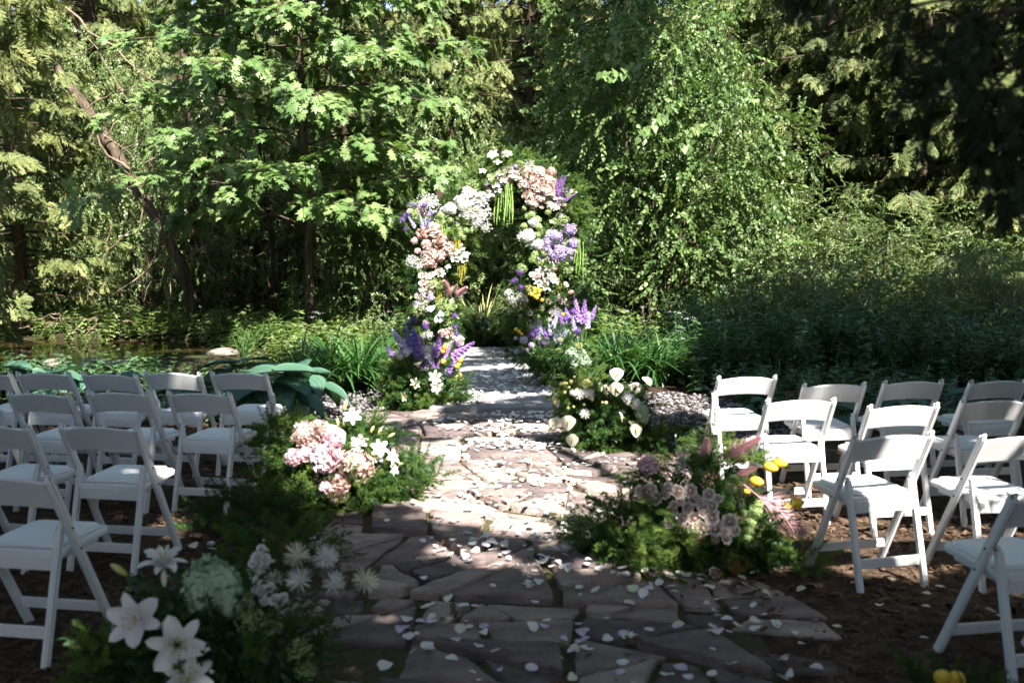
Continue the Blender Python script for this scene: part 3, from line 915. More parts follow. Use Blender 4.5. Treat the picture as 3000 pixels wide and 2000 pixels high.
# trunks standing in the shade under the maple
for k, (x, Y, w_, lab) in enumerate([(462, 23.0, 0.13, 'thick bare trunk standing in shade behind the leaning dead trunk'), (555, 23.5, 0.08, 'slim dark trunk in shade midway between dead trunk and maple'),
                                     (640, 22.5, 0.06, 'slim dark trunk in shade just left of the maple'), (600, 25.0, 0.10, 'dark trunk deepest in the shade left of the maple'),
                                     (1840, 20.0, 0.09, 'slanting short trunk left of the bare brown cedar trunk')]):
    g_ = np.array([Xat(x, Y), Y, float(gz(Xat(x, Y), Y)) - 0.1])
    t = thing('bare_trunk', lab, 'tree', g_, 0, 'bare trunks in the shade')
    zt = np.linspace(0, 2.6 if x == 1840 else 6.5, 8)
    r_ = np.random.default_rng(70 + k)
    link('trunk', mesh_np('bare_trunk', *tube(np.stack([np.cumsum(r_.normal(-0.03, 0.05, 8)), np.cumsum(r_.normal(0, 0.05, 8)), zt], 1), np.linspace(w_ * 1.1, w_ * 0.5, 8), 8), 'cedar_bark', None, True), t)
    mb = MB()
    for j in range(14):
        a = np.array([0, 0, r_.uniform(1.0, 2.4 if x == 1840 else 6.0)])
        d = np.array([r_.normal(0, 1), r_.normal(0, 1), r_.uniform(-0.5, 0.3)])
        mb.add(*tube(wobble(a, a + nrm(d) * r_.uniform(0.5, 1.4), 5, 0.04, j), np.linspace(0.014, 0.004, 5), 3, False))
    link('dead_twigs', mb.mesh('dead_twigs', 'deadwood'), t, kind='stuff')

# ---- near cedars whose boughs hang into the picture
def bough_tree(name, label, base, limbs, h, seed, ssize=0.30, per=46, hang_=0.42, tress=False, mat='cedar_leaf'):
    r = np.random.default_rng(seed)
    t = thing(name, label, 'tree', base)
    base = np.array(base, dtype=float)
    tr = MB()
    zt = np.linspace(-0.2, h, 8)
    tr.add(*tube(np.stack([0.06 * np.sin(zt), 0.05 * np.cos(zt), zt], 1), np.linspace(0.17, 0.05, 8), 9))
    P, D, N, S = [], [], [], []
    for limb in limbs:
        p = np.array([at(*q) for q in limb]) - base
        p = np.concatenate([[[0, 0, p[0][2] + 0.5]], p])
        s = np.linspace(0, 1, 14)
        q = np.linspace(0, 1, len(p))
        C = np.stack([np.interp(s, q, p[:, c]) for c in range(3)], 1)
        for _ in range(2):
            C[1:-1] = (C[:-2] + C[1:-1] * 2 + C[2:]) / 4
        tr.add(*tube(C, np.linspace(0.012 if tress else 0.035, 0.003, 14), 5, False))
        if tress:                                  # thin hanging tresses of small sprays
            for q_ in range(per):
                u_ = r.uniform(0.3, 1.0)
                b1 = np.array([np.interp(u_, s, C[:, c]) for c in range(3)]) + r.normal(0, 0.03, 3)
                ln = r.uniform(0.05, hang_) * (1.25 - 0.6 * u_)
                m_ = int(5 + ln / 0.016)
                f_ = np.linspace(0, 1, m_)
                sway = r.normal(0, 0.035, 2)
                P.append(b1 + np.stack([sway[0] * f_ ** 2, sway[1] * f_ ** 2, -ln * f_], 1) + r.normal(0, 0.008, (m_, 3)))
                D.append(np.stack([r.normal(0, 0.55, m_), r.normal(0, 0.55, m_), np.full(m_, -1.0)], 1))
                N.append(np.stack([r.normal(0, 0.6, m_), r.normal(-0.6, 0.5, m_), np.full(m_, 0.3)], 1))
                S.append(ssize * r.uniform(0.6, 1.2, m_))
            continue
        m_ = per
        u = r.uniform(0.25, 1.0, m_)
        b_ = np.stack([np.interp(u, s, C[:, c]) for c in range(3)], 1)
        # short hanging side twigs
        hang = r.uniform(0.0, hang_, m_)
        P.append(b_ + np.stack([r.normal(0, 0.24 * hang_, m_), r.normal(0, 0.4 * hang_, m_), -hang], 1))
        D.append(np.stack([r.normal(-0.2, 0.4, m_), r.normal(0, 0.5, m_), np.full(m_, -0.75)], 1))
        N.append(np.stack([r.normal(0, 0.6, m_), r.normal(-0.5, 0.5, m_), np.full(m_, 0.45)], 1))
        S.append(ssize * r.uniform(0.6, 1.15, m_))
    fo = MB()
    scatter_twigs(fo, CEDAR_SP, np.concatenate(P), np.concatenate(D), np.concatenate(N), np.concatenate(S))
    link('trunk', tr.mesh(name + '_trunk', 'cedar_bark', True), t)
    link('boughs', fo.mesh(name + '_boughs', mat), t, kind='stuff')
    return t
YB = 2.7
LB = []
for (x0, y0, x1, y1, dy) in [(2360, -110, 1800, -60, .3), (2360, -10, 1960, 50, .1), (2380, 20, 2010, 110, 0), (2380, 60, 2080, 180, .2), (2400, 110, 2130, 250, .05), (2420, 160, 2170, 310, -.1),
                              (2430, 220, 2210, 370, .1), (2440, 280, 2250, 400, 0), (2400, 0, 2150, 140, -.3), (2420, 90, 2230, 260, -.3), (2440, 200, 2290, 350, -.25), (2440, 330, 2310, 430, -.1)]:
    LB.append([(2900, y0 - 160, YB + dy), (x0, y0, YB + dy), ((x0 + x1) / 2, (y0 + y1) / 2 - 25, YB + dy), (x1, y1, YB + dy)])
bough_tree('overhanging_cedar', 'dark blurred cedar boughs hanging in from the upper right corner', (3.1, 1.7, 0), LB, 9.0, 41, 0.052, 10, 0.24, True, 'shaded_cedar_leaf')
bough_tree('near_left_cedar', 'blurred yellow green cedar boughs at the left picture edge', (-5.9, 8.6, 0),
    [[(-260, 20, 8.0), (-60, 0, 7.9), (60, 20, 7.8)], [(-260, 120, 8.0), (-80, 150, 7.9), (25, 200, 7.8)],
     [(-260, 260, 8.0), (-100, 330, 7.9), (10, 380, 7.8)], [(-260, 400, 8.0), (-90, 470, 7.9), (20, 520, 7.8)],
     [(-260, 500, 8.2), (-90, 560, 8.1), (0, 640, 8.1)], [(-300, -100, 8.0), (-60, -80, 7.9), (90, -60, 7.8)]], 8.0, 42, 0.26, 34)

# ---- the trees overhead, behind and beside the camera: crowns shaped by a mask to shade the rows and near walk
def hnoise(x, y, k=1.0, ph=0.0):
    return (np.sin(x * 2.1 * k + 1.7 * y * k + ph) + np.sin(-1.3 * x * k + 2.6 * y * k + 2.1 + ph) + np.sin(3.9 * x * k + 0.7 + ph) * 0.6 + np.sin(4.6 * y * k - 2.2 * x * k + ph) * 0.6) / 3.2
def shade_at(x, y):
    """how closed the roof of leaves is over the spot (x, y)"""
    j = hnoise(x, y)
    s = np.zeros_like(x)
    s = np.where((y < 9.4 + 0.5 * j) & (y > 0.5), 1.0, s)                         # rows and near walk
    s = np.where((x > 2.3 + 0.35 * j) & (y > 6.2) & (y < 17.2 + 0.8 * j), 1.0, s)     # thicket
    s = np.where((np.abs(x - 0.1) < 1.35) & (y >= 9.2) & (y < 14.2), np.where(j > -0.12, 1.0, 0.0), s)  # slabs
    s = np.where((x < -2.2 + 0.3 * j) & (y > 9) & (y < 13.0) & (x > -4.3), np.where(j > -0.1, 1.0, 0.0), s)

    s = np.where((np.abs(x) < 2.0) & (y >= 14.2) & (y < 15.5), np.where(hnoise(x, y, 1.6, 0.5) > 0.35, 1.0, 0.0), s)
    s = np.where((np.abs(x + 0.05 * (y - 19.5) - 0.05) < 0.9 + 0.4 * j + 0.05 * (y - 19.5)) & (y > 19.5) & (y < 34), np.where(j > -0.55, 1.0, 0.0), s)   # leaves added to darken the hollow behind the arch   # dapple on the arch
    s = np.where((x < -5.0 + 0.4 * j) & (y > 13.6) & (y < 18.6 + 0.6 * j), np.where(j > -0.3, 1.0, 0.0), s)   # leaves added to shade the creek
    def hole(cx, cy, rx, ry, rot=0.0, e=0.28):
        c_, s_ = math.cos(rot), math.sin(rot)
        u = ((x - cx) * c_ + (y - cy) * s_) / rx
        v = (-(x - cx) * s_ + (y - cy) * c_) / ry
        return u * u + v * v < 1 + e * hnoise(x, y, 2.2, 1.0)
    for hsp in HOLES:
        s = np.where(hole(*hsp), 0.0, s)
    return s
HOLES = [
    (0.50, 6.70, 1.45, 1.15, 0.25),     # bright middle of the walk
    (-0.30, 7.55, 1.30, 0.80, 0.1),
    (0.2, 8.75, 1.3, 0.42, 0.05),
    (-1.10, 6.40, 0.58, 0.55, 0.0),     # pink blooms
    (-1.30, 7.6, 0.36, 0.60, 0.2),
    (-0.30, 5.85, 0.55, 0.22, -0.35),   # streaks across the near stones
    (0.22, 5.45, 0.58, 0.20, -0.5),
    (0.85, 5.75, 0.60, 0.24, -0.3),
    (0.05, 4.85, 0.52, 0.25, -0.5),
    (0.85, 4.65, 0.50, 0.25, -0.6),
    (-0.1, 4.15, 0.32, 0.24, 0.3),
    (1.30, 4.20, 0.66, 0.28, -0.45),
    (1.95, 5.40, 0.85, 0.85, -0.2),     # chairs right of the aisle
    (1.95, 6.35, 0.66, 0.62, 0.0),
    (2.75, 5.2, 0.5, 0.55, 0.0),
    (1.65, 7.7, 0.40, 0.50, 0.0),
    (2.35, 4.40, 0.75, 0.36, -0.35),
    (2.9, 7.7, 0.16, 0.35, 0.2),
    (-1.85, 7.9, 0.14, 0.34, 0.3),      # glints on the left rows
    (-1.95, 5.55, 0.20, 0.30, 0.2),
    (-2.5, 7.7, 0.19, 0.34, 0.3),
    (1.3, 5.3, 0.40, 0.30, 0.0),
    (-1.2, 9.6, 0.7, 0.55, 0.0),
    (0.75, 12.1, 0.7, 0.7, 0.0),
    (0.90, 8.75, 0.62, 0.55, 0.0),
    (1.0, 7.1, 0.85, 0.8, 0.0),
    (0.0, 6.55, 1.1, 0.55, 0.0),
    (-0.75, 7.0, 0.75, 0.65, 0.0),
    (-0.9, 11.4, 0.5, 0.6, 0.0),
]
CTR = [('tall_maple', 'tall shade tree behind the camera at left, crown over the left rows', (-3.6, -5.5, 0)),
       ('tall_maple', 'tall shade tree behind the camera at right, crown over the walk', (3.2, -6.5, 0)),
       ('tall_maple', 'tall shade tree at far right, crown over the thicket', (9.8, 3.5, 0)),
       ('tall_maple', 'tall shade tree at far left beside the rows', (-8.5, 4.0, 0))]
n = 190000
sx = rng.uniform(-9.5, 10.5, n)
sy = rng.uniform(0.5, 34.0, n)
k = (sy < 22.5) | (np.abs(sx) < 3.2)
sx, sy = sx[k], sy[k]
n = len(sx)
k = shade_at(sx, sy) > rng.random(n)
sx, sy = sx[k], sy[k]
n = len(sx)
hh = rng.uniform(5.6, 8.2, n) + np.clip(sy - 14, 0, 13) * 0.30
CP = np.stack([sx, sy, np.full(n, 0.35)], 1) + SUNV[None] / SUNV[2] * hh[:, None]
bq = np.stack([rng.uniform(0.5, 3.2, 5000), rng.uniform(1.7, 2.75, 5000), rng.uniform(1.6, 2.7, 5000)], 1)   # leaves added up-sun to keep the near bough in shade
CP = np.concatenate([CP, bq + SUNV[None] * rng.uniform(3.5, 6.0, 5000)[:, None]])
tb = np.array([c[2] for c in CTR], dtype=float)
who = np.argmin(np.linalg.norm(CP[:, None, :2] - tb[None, :, :2] - np.array([0, 2.0]), axis=2), 1)
for ti, (nm, lab, base) in enumerate(CTR):
    q = who == ti
    t = thing(nm, lab, 'tree', base)
    b3 = np.array(base, dtype=float)
    m_ = int(q.sum())
    if m_ == 0:
        continue
    PP = CP[q] - b3
    fo = MB()
    fo.add(*inst(OVAL, PP, rng.normal(0, 1, (m_, 3)) * np.array([1, 1, .4]), np.stack([rng.normal(0.2, 0.35, m_), rng.normal(-0.3, 0.35, m_), np.ones(m_)], 1), rng.uniform(0.19, 0.30, m_)))
    link('crown', fo.mesh('tall_crown', 'maple_leaf'), t, kind='stuff')
    tr = MB()
    ctr = PP.mean(0)
    s = np.linspace(0, 1, 8)
    tip = np.array([ctr[0] * 0.5, ctr[1] * 0.5, 10.0])
    C = np.stack([tip[0] * s ** 1.5, tip[1] * s ** 1.5, -0.2 + 10.2 * s], 1)
    tr.add(*tube(C, np.linspace(0.26, 0.06, 8), 10))
    for j in rng.choice(m_, min(m_, 26), replace=False):
        a = C[rng.integers(4, 8)]
        tr.add(*tube(wobble(a, PP[j], 6, 0.06, int(j)), np.linspace(0.05, 0.012, 6), 5, False))
    link('trunk', tr.mesh('tall_trunk', 'bark', True), t)

# ---- more of the wood behind and beside the camera, added to block low sky
for k, (x, y) in enumerate([(-13, -12), (-8.5, -14), (-3, -15), (2.5, -16), (8, -15), (13, -12), (-12, -5), (-11.5, 1), (-12, 7), (-12.5, 12), (14.5, -6), (15, 0.5), (14.5, 6), (14, 12), (-16, 16), (16, 17)]):
    cedar((CEDAR_A, CEDAR_B)[k % 2], x, y, 'cedar of the wood round the clearing, added out of view to block low sky %s' % ['behind the rows at far left', 'behind the rows at left', 'behind the left rows', 'behind the walk', 'behind the right rows', 'behind the rows at far right', 'left of the nearest row', 'left of the third row', 'left of the front row', 'left of the hostas', 'right of the camera', 'right of the nearest row', 'right of the front row', 'right of the thicket', 'left of the creek', 'right behind the thicket'][k], k * 1.1, 1.15, 1.0)

for k, (x, y, w_) in enumerate([(4.7, 1.0, 'right beside the camera'), (5.9, 3.4, 'right of the nearest chairs'), (-4.6, 0.4, 'left beside the camera'), (-5.9, 3.0, 'left of the nearest chairs'), (0.8, -4.5, 'straight behind the camera'), (-2.5, -4.0, 'behind the camera at left'), (3.5, -0.9, 'just behind the camera at right'), (4.1, 2.2, 'close beside the nearest right chair')]):  # unseen bushes added to keep low sky light off the chairs
    shrub(SH_SMALL, 'shrub', x, y, 'bush added to block low sky light, out of view ' + w_, k * 1.3, 1.0, 1.1)

# ================================================================== LOW PLANTS
def blades(n, L, spread, wid, seed, curve=0.9, nseg=5, up=1.0, tip=0.5):
    """arching strap leaves rising from one crown"""
    r = np.random.default_rng(seed)
    mb = MB()
    s = np.linspace(0, 1, nseg + 1)
    for k in range(n):
        az = r.uniform(0, 2 * PI)
        o = np.array([math.cos(az), math.sin(az), 0])
        sd = np.array([-o[1], o[0], 0])
        l = L * r.uniform(0.6, 1.1)
        lean = r.uniform(0.15, 1.0) * spread
        c = r.uniform(0.5, 1.0) * curve
        hor = l * (lean * s + 0.55 * c * s ** 2)
        ver = l * (up * s - 0.9 * c * lean * s ** 2.2 - 0.25 * c * s ** 3)
        ctr = r.normal(0, 0.06, 2)
        C = np.array([ctr[0], ctr[1], 0]) + o * hor[:, None] + np.array([0, 0, 1.0]) * ver[:, None]
        w_ = wid * np.array([0.7] + [1.0] * (nseg - 1) + [0.05]) * r.uniform(0.7, 1.2)
        w_[-2] *= 0.75
        V = np.stack([C - sd * w_[:, None], C + sd * w_[:, None]], 1).reshape(-1, 3)
        F = []
        for i in range(nseg):
            a = 2 * i
            F += [(a, a + 1, a + 3), (a, a + 3, a + 2)]
        mb.add(V, F, r.random() * 0.6 + 0.4 * np.repeat(s, 2) * tip)
    return mb
DAY = [blades(150, 0.86, 0.85, 0.0125, s, 1.05).mesh('daylily_blades', 'lily_leaf') for s in (51, 52)]
for (x, y, sc, v, lab) in [(770, 905, 1.1, 0, 'arching daylily clump left of the pebbles, nearest the hostas'), (830, 900, 1.15, 1, 'arching daylily clump directly left of the purple spire arrangement'),
                           (700, 880, 0.95, 1, 'daylily clump at the left end of the left clumps'), (880, 870, 1.0, 0, 'daylily clump behind the purple spire arrangement'),
                           (765, 860, 1.0, 1, 'daylily clump behind the left daylily clumps'),
                           (1420, 880, 1.15, 1, 'arching daylily clump right of the allium arrangement'), (1500, 885, 1.1, 0, 'arching daylily clump at the head of the right pebble bed'),
                           (1370, 855, 1.0, 0, 'daylily clump half hidden by the allium arrangement'), (1560, 870, 0.9, 1, 'daylily clump at the right end of the right clumps'), (1460, 845, 1.0, 1, 'daylily clump behind the right daylily clumps')]:
    p = gnd(x, y)
    t = thing('daylily', lab, 'plant', p, rng.uniform(0, 6), 'daylily clumps')
    link('leaf_blades', DAY[v], t, scale=sc, kind='stuff')
GR = blades(46, 0.75, 0.6, 0.006, 55, 1.1).mesh('grass_blades', 'grass_leaf')
for (x, y, sc, lab) in [(575, 800, 1.1, 'wispy grass tuft on the creek bank left of the maple'), (560, 815, 0.8, 'small wispy grass tuft at the water edge'), (620, 790, 1.0, 'wispy grass tuft beside the foot of the maple'), (400, 720, 1.2, 'grass tuft in front of the thick bare trunk'),
                        (1700, 850, 1.5, 'tall grass tuft at the left end of the thicket'), (1740, 870, 1.2, 'grass tuft in front of the thicket behind the front row')]:
    p = gnd(x, y)
    p[2] = float(gz(p[0], p[1]))
    t = thing('grass_tuft', lab, 'plant', p, rng.uniform(0, 6), 'grass tufts')
    link('leaf_blades', GR, t, scale=sc, kind='stuff')

# herbs: a stem with whorls of narrow leaves
def herb(seed, h, leaf, ls, whorls, per):
    r = np.random.default_rng(seed)
    mb = MB()
    zt = np.linspace(0, 1, 5) * h
    bend = r.normal(0, 0.06, 2)
    C = np.stack([bend[0] * (zt / h) ** 2, bend[1] * (zt / h) ** 2, zt], 1)
    mb.add(*tube(C, np.linspace(0.006, 0.003, 5), 3, False), 0.2)
    P, D, N = [], [], []
    for k in range(whorls):
        z = h * (0.15 + 0.85 * (k + 0.5) / whorls)
        for j in range(per):
            az = k * 1.3 + j * 2 * PI / per + r.normal(0, 0.2)
            o = np.array([math.cos(az), math.sin(az), 0])
            P.append((np.interp(z, zt, C[:, 0]), np.interp(z, zt, C[:, 1]), z))
            D.append(o + np.array([0, 0, r.uniform(-0.2, 0.5)]))
            N.append(np.array([0, 0, 1.0]) - 0.2 * o + r.normal(0, 0.15, 3))
    m_ = len(P)
    sc = ls * r.uniform(0.7, 1.15, m_) * np.repeat(np.linspace(1.1, 0.6, whorls), per)
    mb.add(*inst(leaf, P, D, N, sc, r.random(m_), 0.9))
    return mb.arrays()
HERBS = [herb(67, 0.85, HEART, 0.14, 7, 4), herb(68, 1.15, LANCE, 0.26, 9, 3), herb(61, 1.0, LANCE, 0.20, 10, 4), herb(62, 0.9, LANCE, 0.17, 10, 4), herb(63, 0.8, OVAL, 0.15, 8, 4)]
LOWS = [herb(64, 0.28, OVAL, 0.11, 4, 4), herb(65, 0.22, HEART, 0.085, 4, 4), herb(66, 0.34, DIAMOND, 0.10, 6, 5)]
def plant_out(name, T, X, Y, s0, s1, mat, kind='stuff'):
    n = len(X)
    Z = gz(X, Y)
    P = np.stack([X, Y, Z - 0.01], 1)
    az = rng.uniform(0, 2 * PI, n)
    up = np.stack([rng.normal(0, 0.14, n), rng.normal(0, 0.14, n), np.ones(n)], 1)
    mb = MB()
    pick = rng.integers(0, len(T), n)
    S = rng.uniform(s0, s1, n) * (1 + 0.22 * hnoise(X, Y, 0.6, 2.0))
    for k, tw in enumerate(T):
        q = pick == k
        TV, TF, TT = tw
        tv = TV[:, [0, 2, 1]] * np.array([1, 1, 1])       # herb's z becomes the axis of the copy
        tf = TF[:, ::-1]
        mb.add(*inst((tv, tf, TT), P[q], up[q], np.stack([np.cos(az[q]), np.sin(az[q]), np.zeros(q.sum())], 1), S[q], None, 0.5))
    return link(name, mb.mesh(name, mat), kind=kind)
# the shaded thicket of perennials right of the walk
n = 2300
X = rng.uniform(1.9, 10.5, n)
Y = rng.uniform(10.9, 16.2, n)
k = (Y > 12.6 - 0.28 * (X - 2.3) + 0.25 * np.sin(X * 2)) & (X > 2.1 + 0.06 * (Y - 11)) & (X < 0.60 * Y + 1.2)
X, Y = X[k], Y[k]
hb = np.clip((X - 1.9) / 1.7, 0.35, 1.0)
k2 = rng.random(len(X)) < 1.0
plant_out('perennial_thicket', HERBS, X[hb > 0.95], Y[hb > 0.95], 0.55, 1.05, 'herb_leaf')
plant_out('perennial_border', HERBS, X[hb <= 0.95], Y[hb <= 0.95], 0.6, 1.0, 'herb_leaf')
for k, (x, Y, sc, w_) in enumerate([(1720, 14.2, 0.42, 'at the left end'), (1950, 14.6, 0.48, 'left of the middle'), (2130, 13.6, 0.44, 'right of the middle'), (2320, 14.5, 0.5, 'at the right picture edge'), (1840, 15.6, 0.5, 'at the back, left'), (2230, 15.8, 0.52, 'at the back, right')]):
    shrub((SH_SMALL, SH_FINE)[k % 2], 'low_shrub', Xat(x, Y), Y, 'low rounded shrub in the thicket ' + w_, k * 1.9, sc, 1.0, 'shrub', 'low shrubs in the thicket')
for k, (x, Y, sc, w_) in enumerate([(1650, 13.0, 1.5, 'at its left tip'), (1790, 12.6, 1.3, 'in front, left'), (1880, 13.2, 1.6, 'left of the middle'), (2040, 12.4, 1.3, 'in the middle'), (2190, 12.6, 1.5, 'right of the middle'), (2300, 12.2, 1.2, 'in front, right'), (1600, 14.0, 1.4, 'behind its left tip')]):
    t = thing('grass_tuft', 'arching grass tuft rising from the thicket ' + w_, 'plant', (Xat(x, Y), Y, 0), rng.uniform(0, 6), 'grass tufts')
    link('leaf_blades', GR, t, scale=sc, kind='stuff')
# low green cover
def cover(n, x0, x1, y0, y1, keep, s0, s1, mat, name, T=LOWS):
    X = rng.uniform(x0, x1, n)
    Y = rng.uniform(y0, y1, n)
    k = keep(X, Y)
    return plant_out(name, T, X[k], Y[k], s0, s1, mat)
cover(3600, -13, -0.9, 12.6, 24, lambda X, Y: (creek_dist(X, Y) > 2.25) & (X > -0.62 * Y) & ((Y > 17) | (X > -3.6)) & (Y > 13.4) & (hnoise(X, Y, 0.8) > -0.62), 0.8, 1.7, 'small_leaf', 'bank_groundcover')
cover(2300, 0.9, 11, 12.2, 22, lambda X, Y: (X < 0.62 * Y) & (X > 0.95 + 0.1 * np.sin(Y * 3)) & ((Y > 16.6) | (X < 2.6)), 0.9, 1.9, 'small_leaf', 'border_groundcover')
cover(1300, -2.2, 2.2, 16.6, 23, lambda X, Y: Y > 16.6, 0.9, 1.7, 'dark_leaf', 'groundcover_behind_arch')
cover(900, 1.5, 8.5, 8.6, 13.0, lambda X, Y: (~in_pebbles(X, Y)) & (Y > 8.9 + 0.25 * np.sin(X * 3)) & (X > 2.1) & (X < 0.58 * Y + 1), 0.7, 1.3, 'herb_leaf', 'thicket_edge_groundcover')
cover(420, -6.8, -1.6, 9.3, 13.2, lambda X, Y: (~in_pebbles(X, Y)) & (X > -0.58 * Y - 1) & (X < -1.5 - 0.15 * (12 - Y)), 0.7, 1.2, 'herb_leaf', 'hosta_edge_groundcover')

# white umbels
def umbel(seed):
    r = np.random.default_rng(seed)
    mb, fl = MB(), MB()
    for k in range(4):
        top = np.array([r.normal(0, 0.16), r.normal(0, 0.16), r.uniform(0.4, 0.95)])
        mb.add(*tube(wobble(np.zeros(3), top, 4, 0.01, k), [0.005, 0.004, 0.003, 0.003], 3, False), 0.4)
        m_ = 15
        p = top + np.stack([r.normal(0, 0.04, m_), r.normal(0, 0.04, m_), r.uniform(0, 0.03, m_)], 1)
        fl.add(*inst(DIAMOND, p, r.normal(0, 1, (m_, 3)) * np.array([1, 1, .2]), np.tile([0, 0, 1.0], (m_, 1)), 0.026))
    m_ = 16
    mb.add(*inst(OVAL, np.stack([r.normal(0, 0.03, m_), r.normal(0, 0.03, m_), r.uniform(0.08, 0.55, m_)], 1), np.stack([r.normal(0, 1, m_), r.normal(0, 1, m_), np.full(m_, 0.4)], 1), np.tile([0, 0, 1.0], (m_, 1)), 0.12))
    return mb.mesh('umbel_stalks', 'herb_leaf'), fl.mesh('umbel_heads', 'white_petal')
UMB = [umbel(1), umbel(2)]
places = [(690, 800, 'left of the daylilies'), (735, 810, 'among the left daylilies'), (790, 790, 'behind the left daylilies'), (860, 790, 'left of the arch foot'), (820, 770, 'in the sunny patch left of the arch'),
          (905, 775, 'close to the left post of the arch'), (745, 860, 'in front of the left daylilies'), (720, 780, 'beside the foot of the maple'),
          (1430, 800, 'behind the right daylilies'), (1500, 790, 'right of the arch foot'), (1560, 800, 'at the left end of the thicket'), (1600, 840, 'in the border beside the thicket'), (1640, 820, 'in front of the thicket'), (1540, 850, 'among the right daylilies'), (1450, 850, 'next to the allium arrangement'), (1620, 870, 'nearest the right pebbles')]
for k, (x, y, w_) in enumerate(places):
    p = gnd(x, y + 25)
    p[2] = float(gz(p[0], p[1]))
    t = thing('cow_parsley', 'white umbel flower plant ' + w_, 'plant', p, rng.uniform(0, 6), 'white umbel flowers')
    us = rng.uniform(0.45, 0.95)
    link('stalks', UMB[k % 2][0], t, scale=us, kind='stuff')
    link('flower_heads', UMB[k % 2][1], t, scale=us, kind='stuff')

# ---- hostas: every big ribbed leaf is its own
def hosta_leaf(seed):
    r = np.random.default_rng(seed)
    m_, n = 6, 9
    V, F, tn = [], [], []
    for i in range(n + 1):
        f = i / n
        w_ = 0.42 * (math.sin(PI * min(1, f * 1.02 + 0.09) ** 0.72)) ** 0.85 if i < n else 0.012
        for j in range(-m_, m_ + 1):
            u = j / m_
            x = w_ * u
            yb = f - (0.16 * (1 - f) ** 3) * abs(u) ** 1.2 * 0.9
            z = 0.10 * abs(u) ** 1.4 * w_ * 2 - 0.34 * f * f + 0.020 * math.cos(j * PI) * math.sin(PI * f) + 0.02 * math.sin(f * 9 + seed) * abs(u)
            V.append((x, yb, z))
            tn.append(0.25 + 0.32 * (j % 2) + 0.25 * r.random() * abs(u))
    k = 2 * m_ + 1
    for i in range(n):
        for j in range(k - 1):
            a = i * k + j
            F += [(a, a + 1, a + k + 1), (a, a + k + 1, a + k)]
    return mesh_np('hosta_leaf', V, F, 'hosta_leaf', tn, True)
HL = [hosta_leaf(s) for s in (1, 2, 3)]
for hi, (x, y, sc, nl, lab) in enumerate([(620, 985, 1.05, 20, 'large blue green hosta beside the aisle chair of the left front row'), (560, 935, 0.95, 16, 'blue green hosta behind the left front row aisle chair'), (690, 965, 1.0, 12, 'hosta with long leaves reaching over the left pebbles'),
                                         (430, 945, 0.72, 14, 'hosta behind the second left front row chair from the aisle'), (270, 940, 0.72, 14, 'hosta behind the third left front row chair'), (130, 935, 0.78, 16, 'hosta behind the fourth left front row chair'), (10, 935, 0.85, 16, 'hosta at the left picture edge behind the chairs'),
                                         (2250, 985, 0.7, 12, 'hosta behind the right front row at the picture edge'), (2085, 990, 0.6, 10, 'small hosta behind the third right front row chair'), (1920, 1000, 0.6, 10, 'small hosta behind the second right front row chair'), (1760, 985, 0.55, 9, 'small hosta behind the right front row aisle chair')]):
    p = gnd(x, y)
    t = thing('hosta', lab, 'plant', p, 0, 'hostas along the rows')
    for k in range(nl):
        az = k * 2.399963 + hi
        f = (k + 0.5) / nl
        o = np.array([math.cos(az), math.sin(az), 0])
        base = o * (0.06 + 0.26 * f) * sc + np.array([0, 0, (0.52 - 0.26 * f) * sc])
        D = o * 1.0 + np.array([0, 0, 0.25 - 1.0 * f])
        N = np.array([0, 0, 1.0]) - 0.25 * o + rng.normal(0, 0.12, 3)
        Xv, Yv, Zv = frames(D[None], N[None])
        M = Matrix((Xv[0], Yv[0], Zv[0])).transposed()
        link('leaf', HL[k % 3], t, base, M, sc * rng.uniform(0.30, 0.44))
    mb = MB()
    for k in range(nl):
        az = k * 2.399963 + hi
        f = (k + 0.5) / nl
        o = np.array([math.cos(az), math.sin(az), 0])
        mb.add(*tube(np.stack([np.zeros(3), o * 0.03 * sc + np.array([0, 0, 0.2 * sc]), o * (0.06 + 0.26 * f) * sc + np.array([0, 0, (0.52 - 0.26 * f) * sc])]), [0.008, 0.006, 0.004], 4, False))
    link('leaf_stalks', mb.mesh('hosta_stalks', 'stem_green'), t, kind='stuff')

# ---- stones and twigs at the creek
iv2, if2 = icos(3)
for k, (x, y, s, lab) in enumerate([(228, 838, (0.32, 0.2, 0.12), 'flat pale stone lying in the creek'), (285, 838, (0.30, 0.2, 0.10), 'low brown stone right of the pale creek stone'), (575, 795, (0.22, 0.18, 0.16), 'round stone at the foot of the creek bank'), (520, 815, (0.35, 0.2, 0.12), 'brown stone on the shore below the grass tuft'), (130, 838, (0.2, 0.15, 0.1), 'small stone left of the pale creek stone')]):
    p = gnd(x, y, -0.12)
    V = iv2 * (1 + 0.12 * np.sin(iv2 @ np.array([3.1, 2.2, 4.0]) + k)[:, None] + 0.06 * np.sin(iv2 @ np.array([7, -5, 6.0]) + k)[:, None])
    V = V * np.array(s)
    o = link('creek_stone', mesh_np('creek_stone', V, if2, 'river_stone', None, True), None, p, (0, 0, k))
    tag(o, lab, 'stone', 'stones in the creek')
mb = MB()
for k in range(90):
    p = at(rng.uniform(20, 290), rng.uniform(715, 775), 20.3 + rng.uniform(-0.4, 0.9))
    mb.add(*tube(wobble(p, p + np.array([rng.normal(0, 0.4), rng.normal(0, 0.2), rng.uniform(-0.3, 0.1)]), 4, 0.03, k), [0.014, 0.011, 0.008, 0.004], 4, False))
link('driftwood_twigs', mb.mesh('driftwood_twigs', 'deadwood'), kind='stuff')

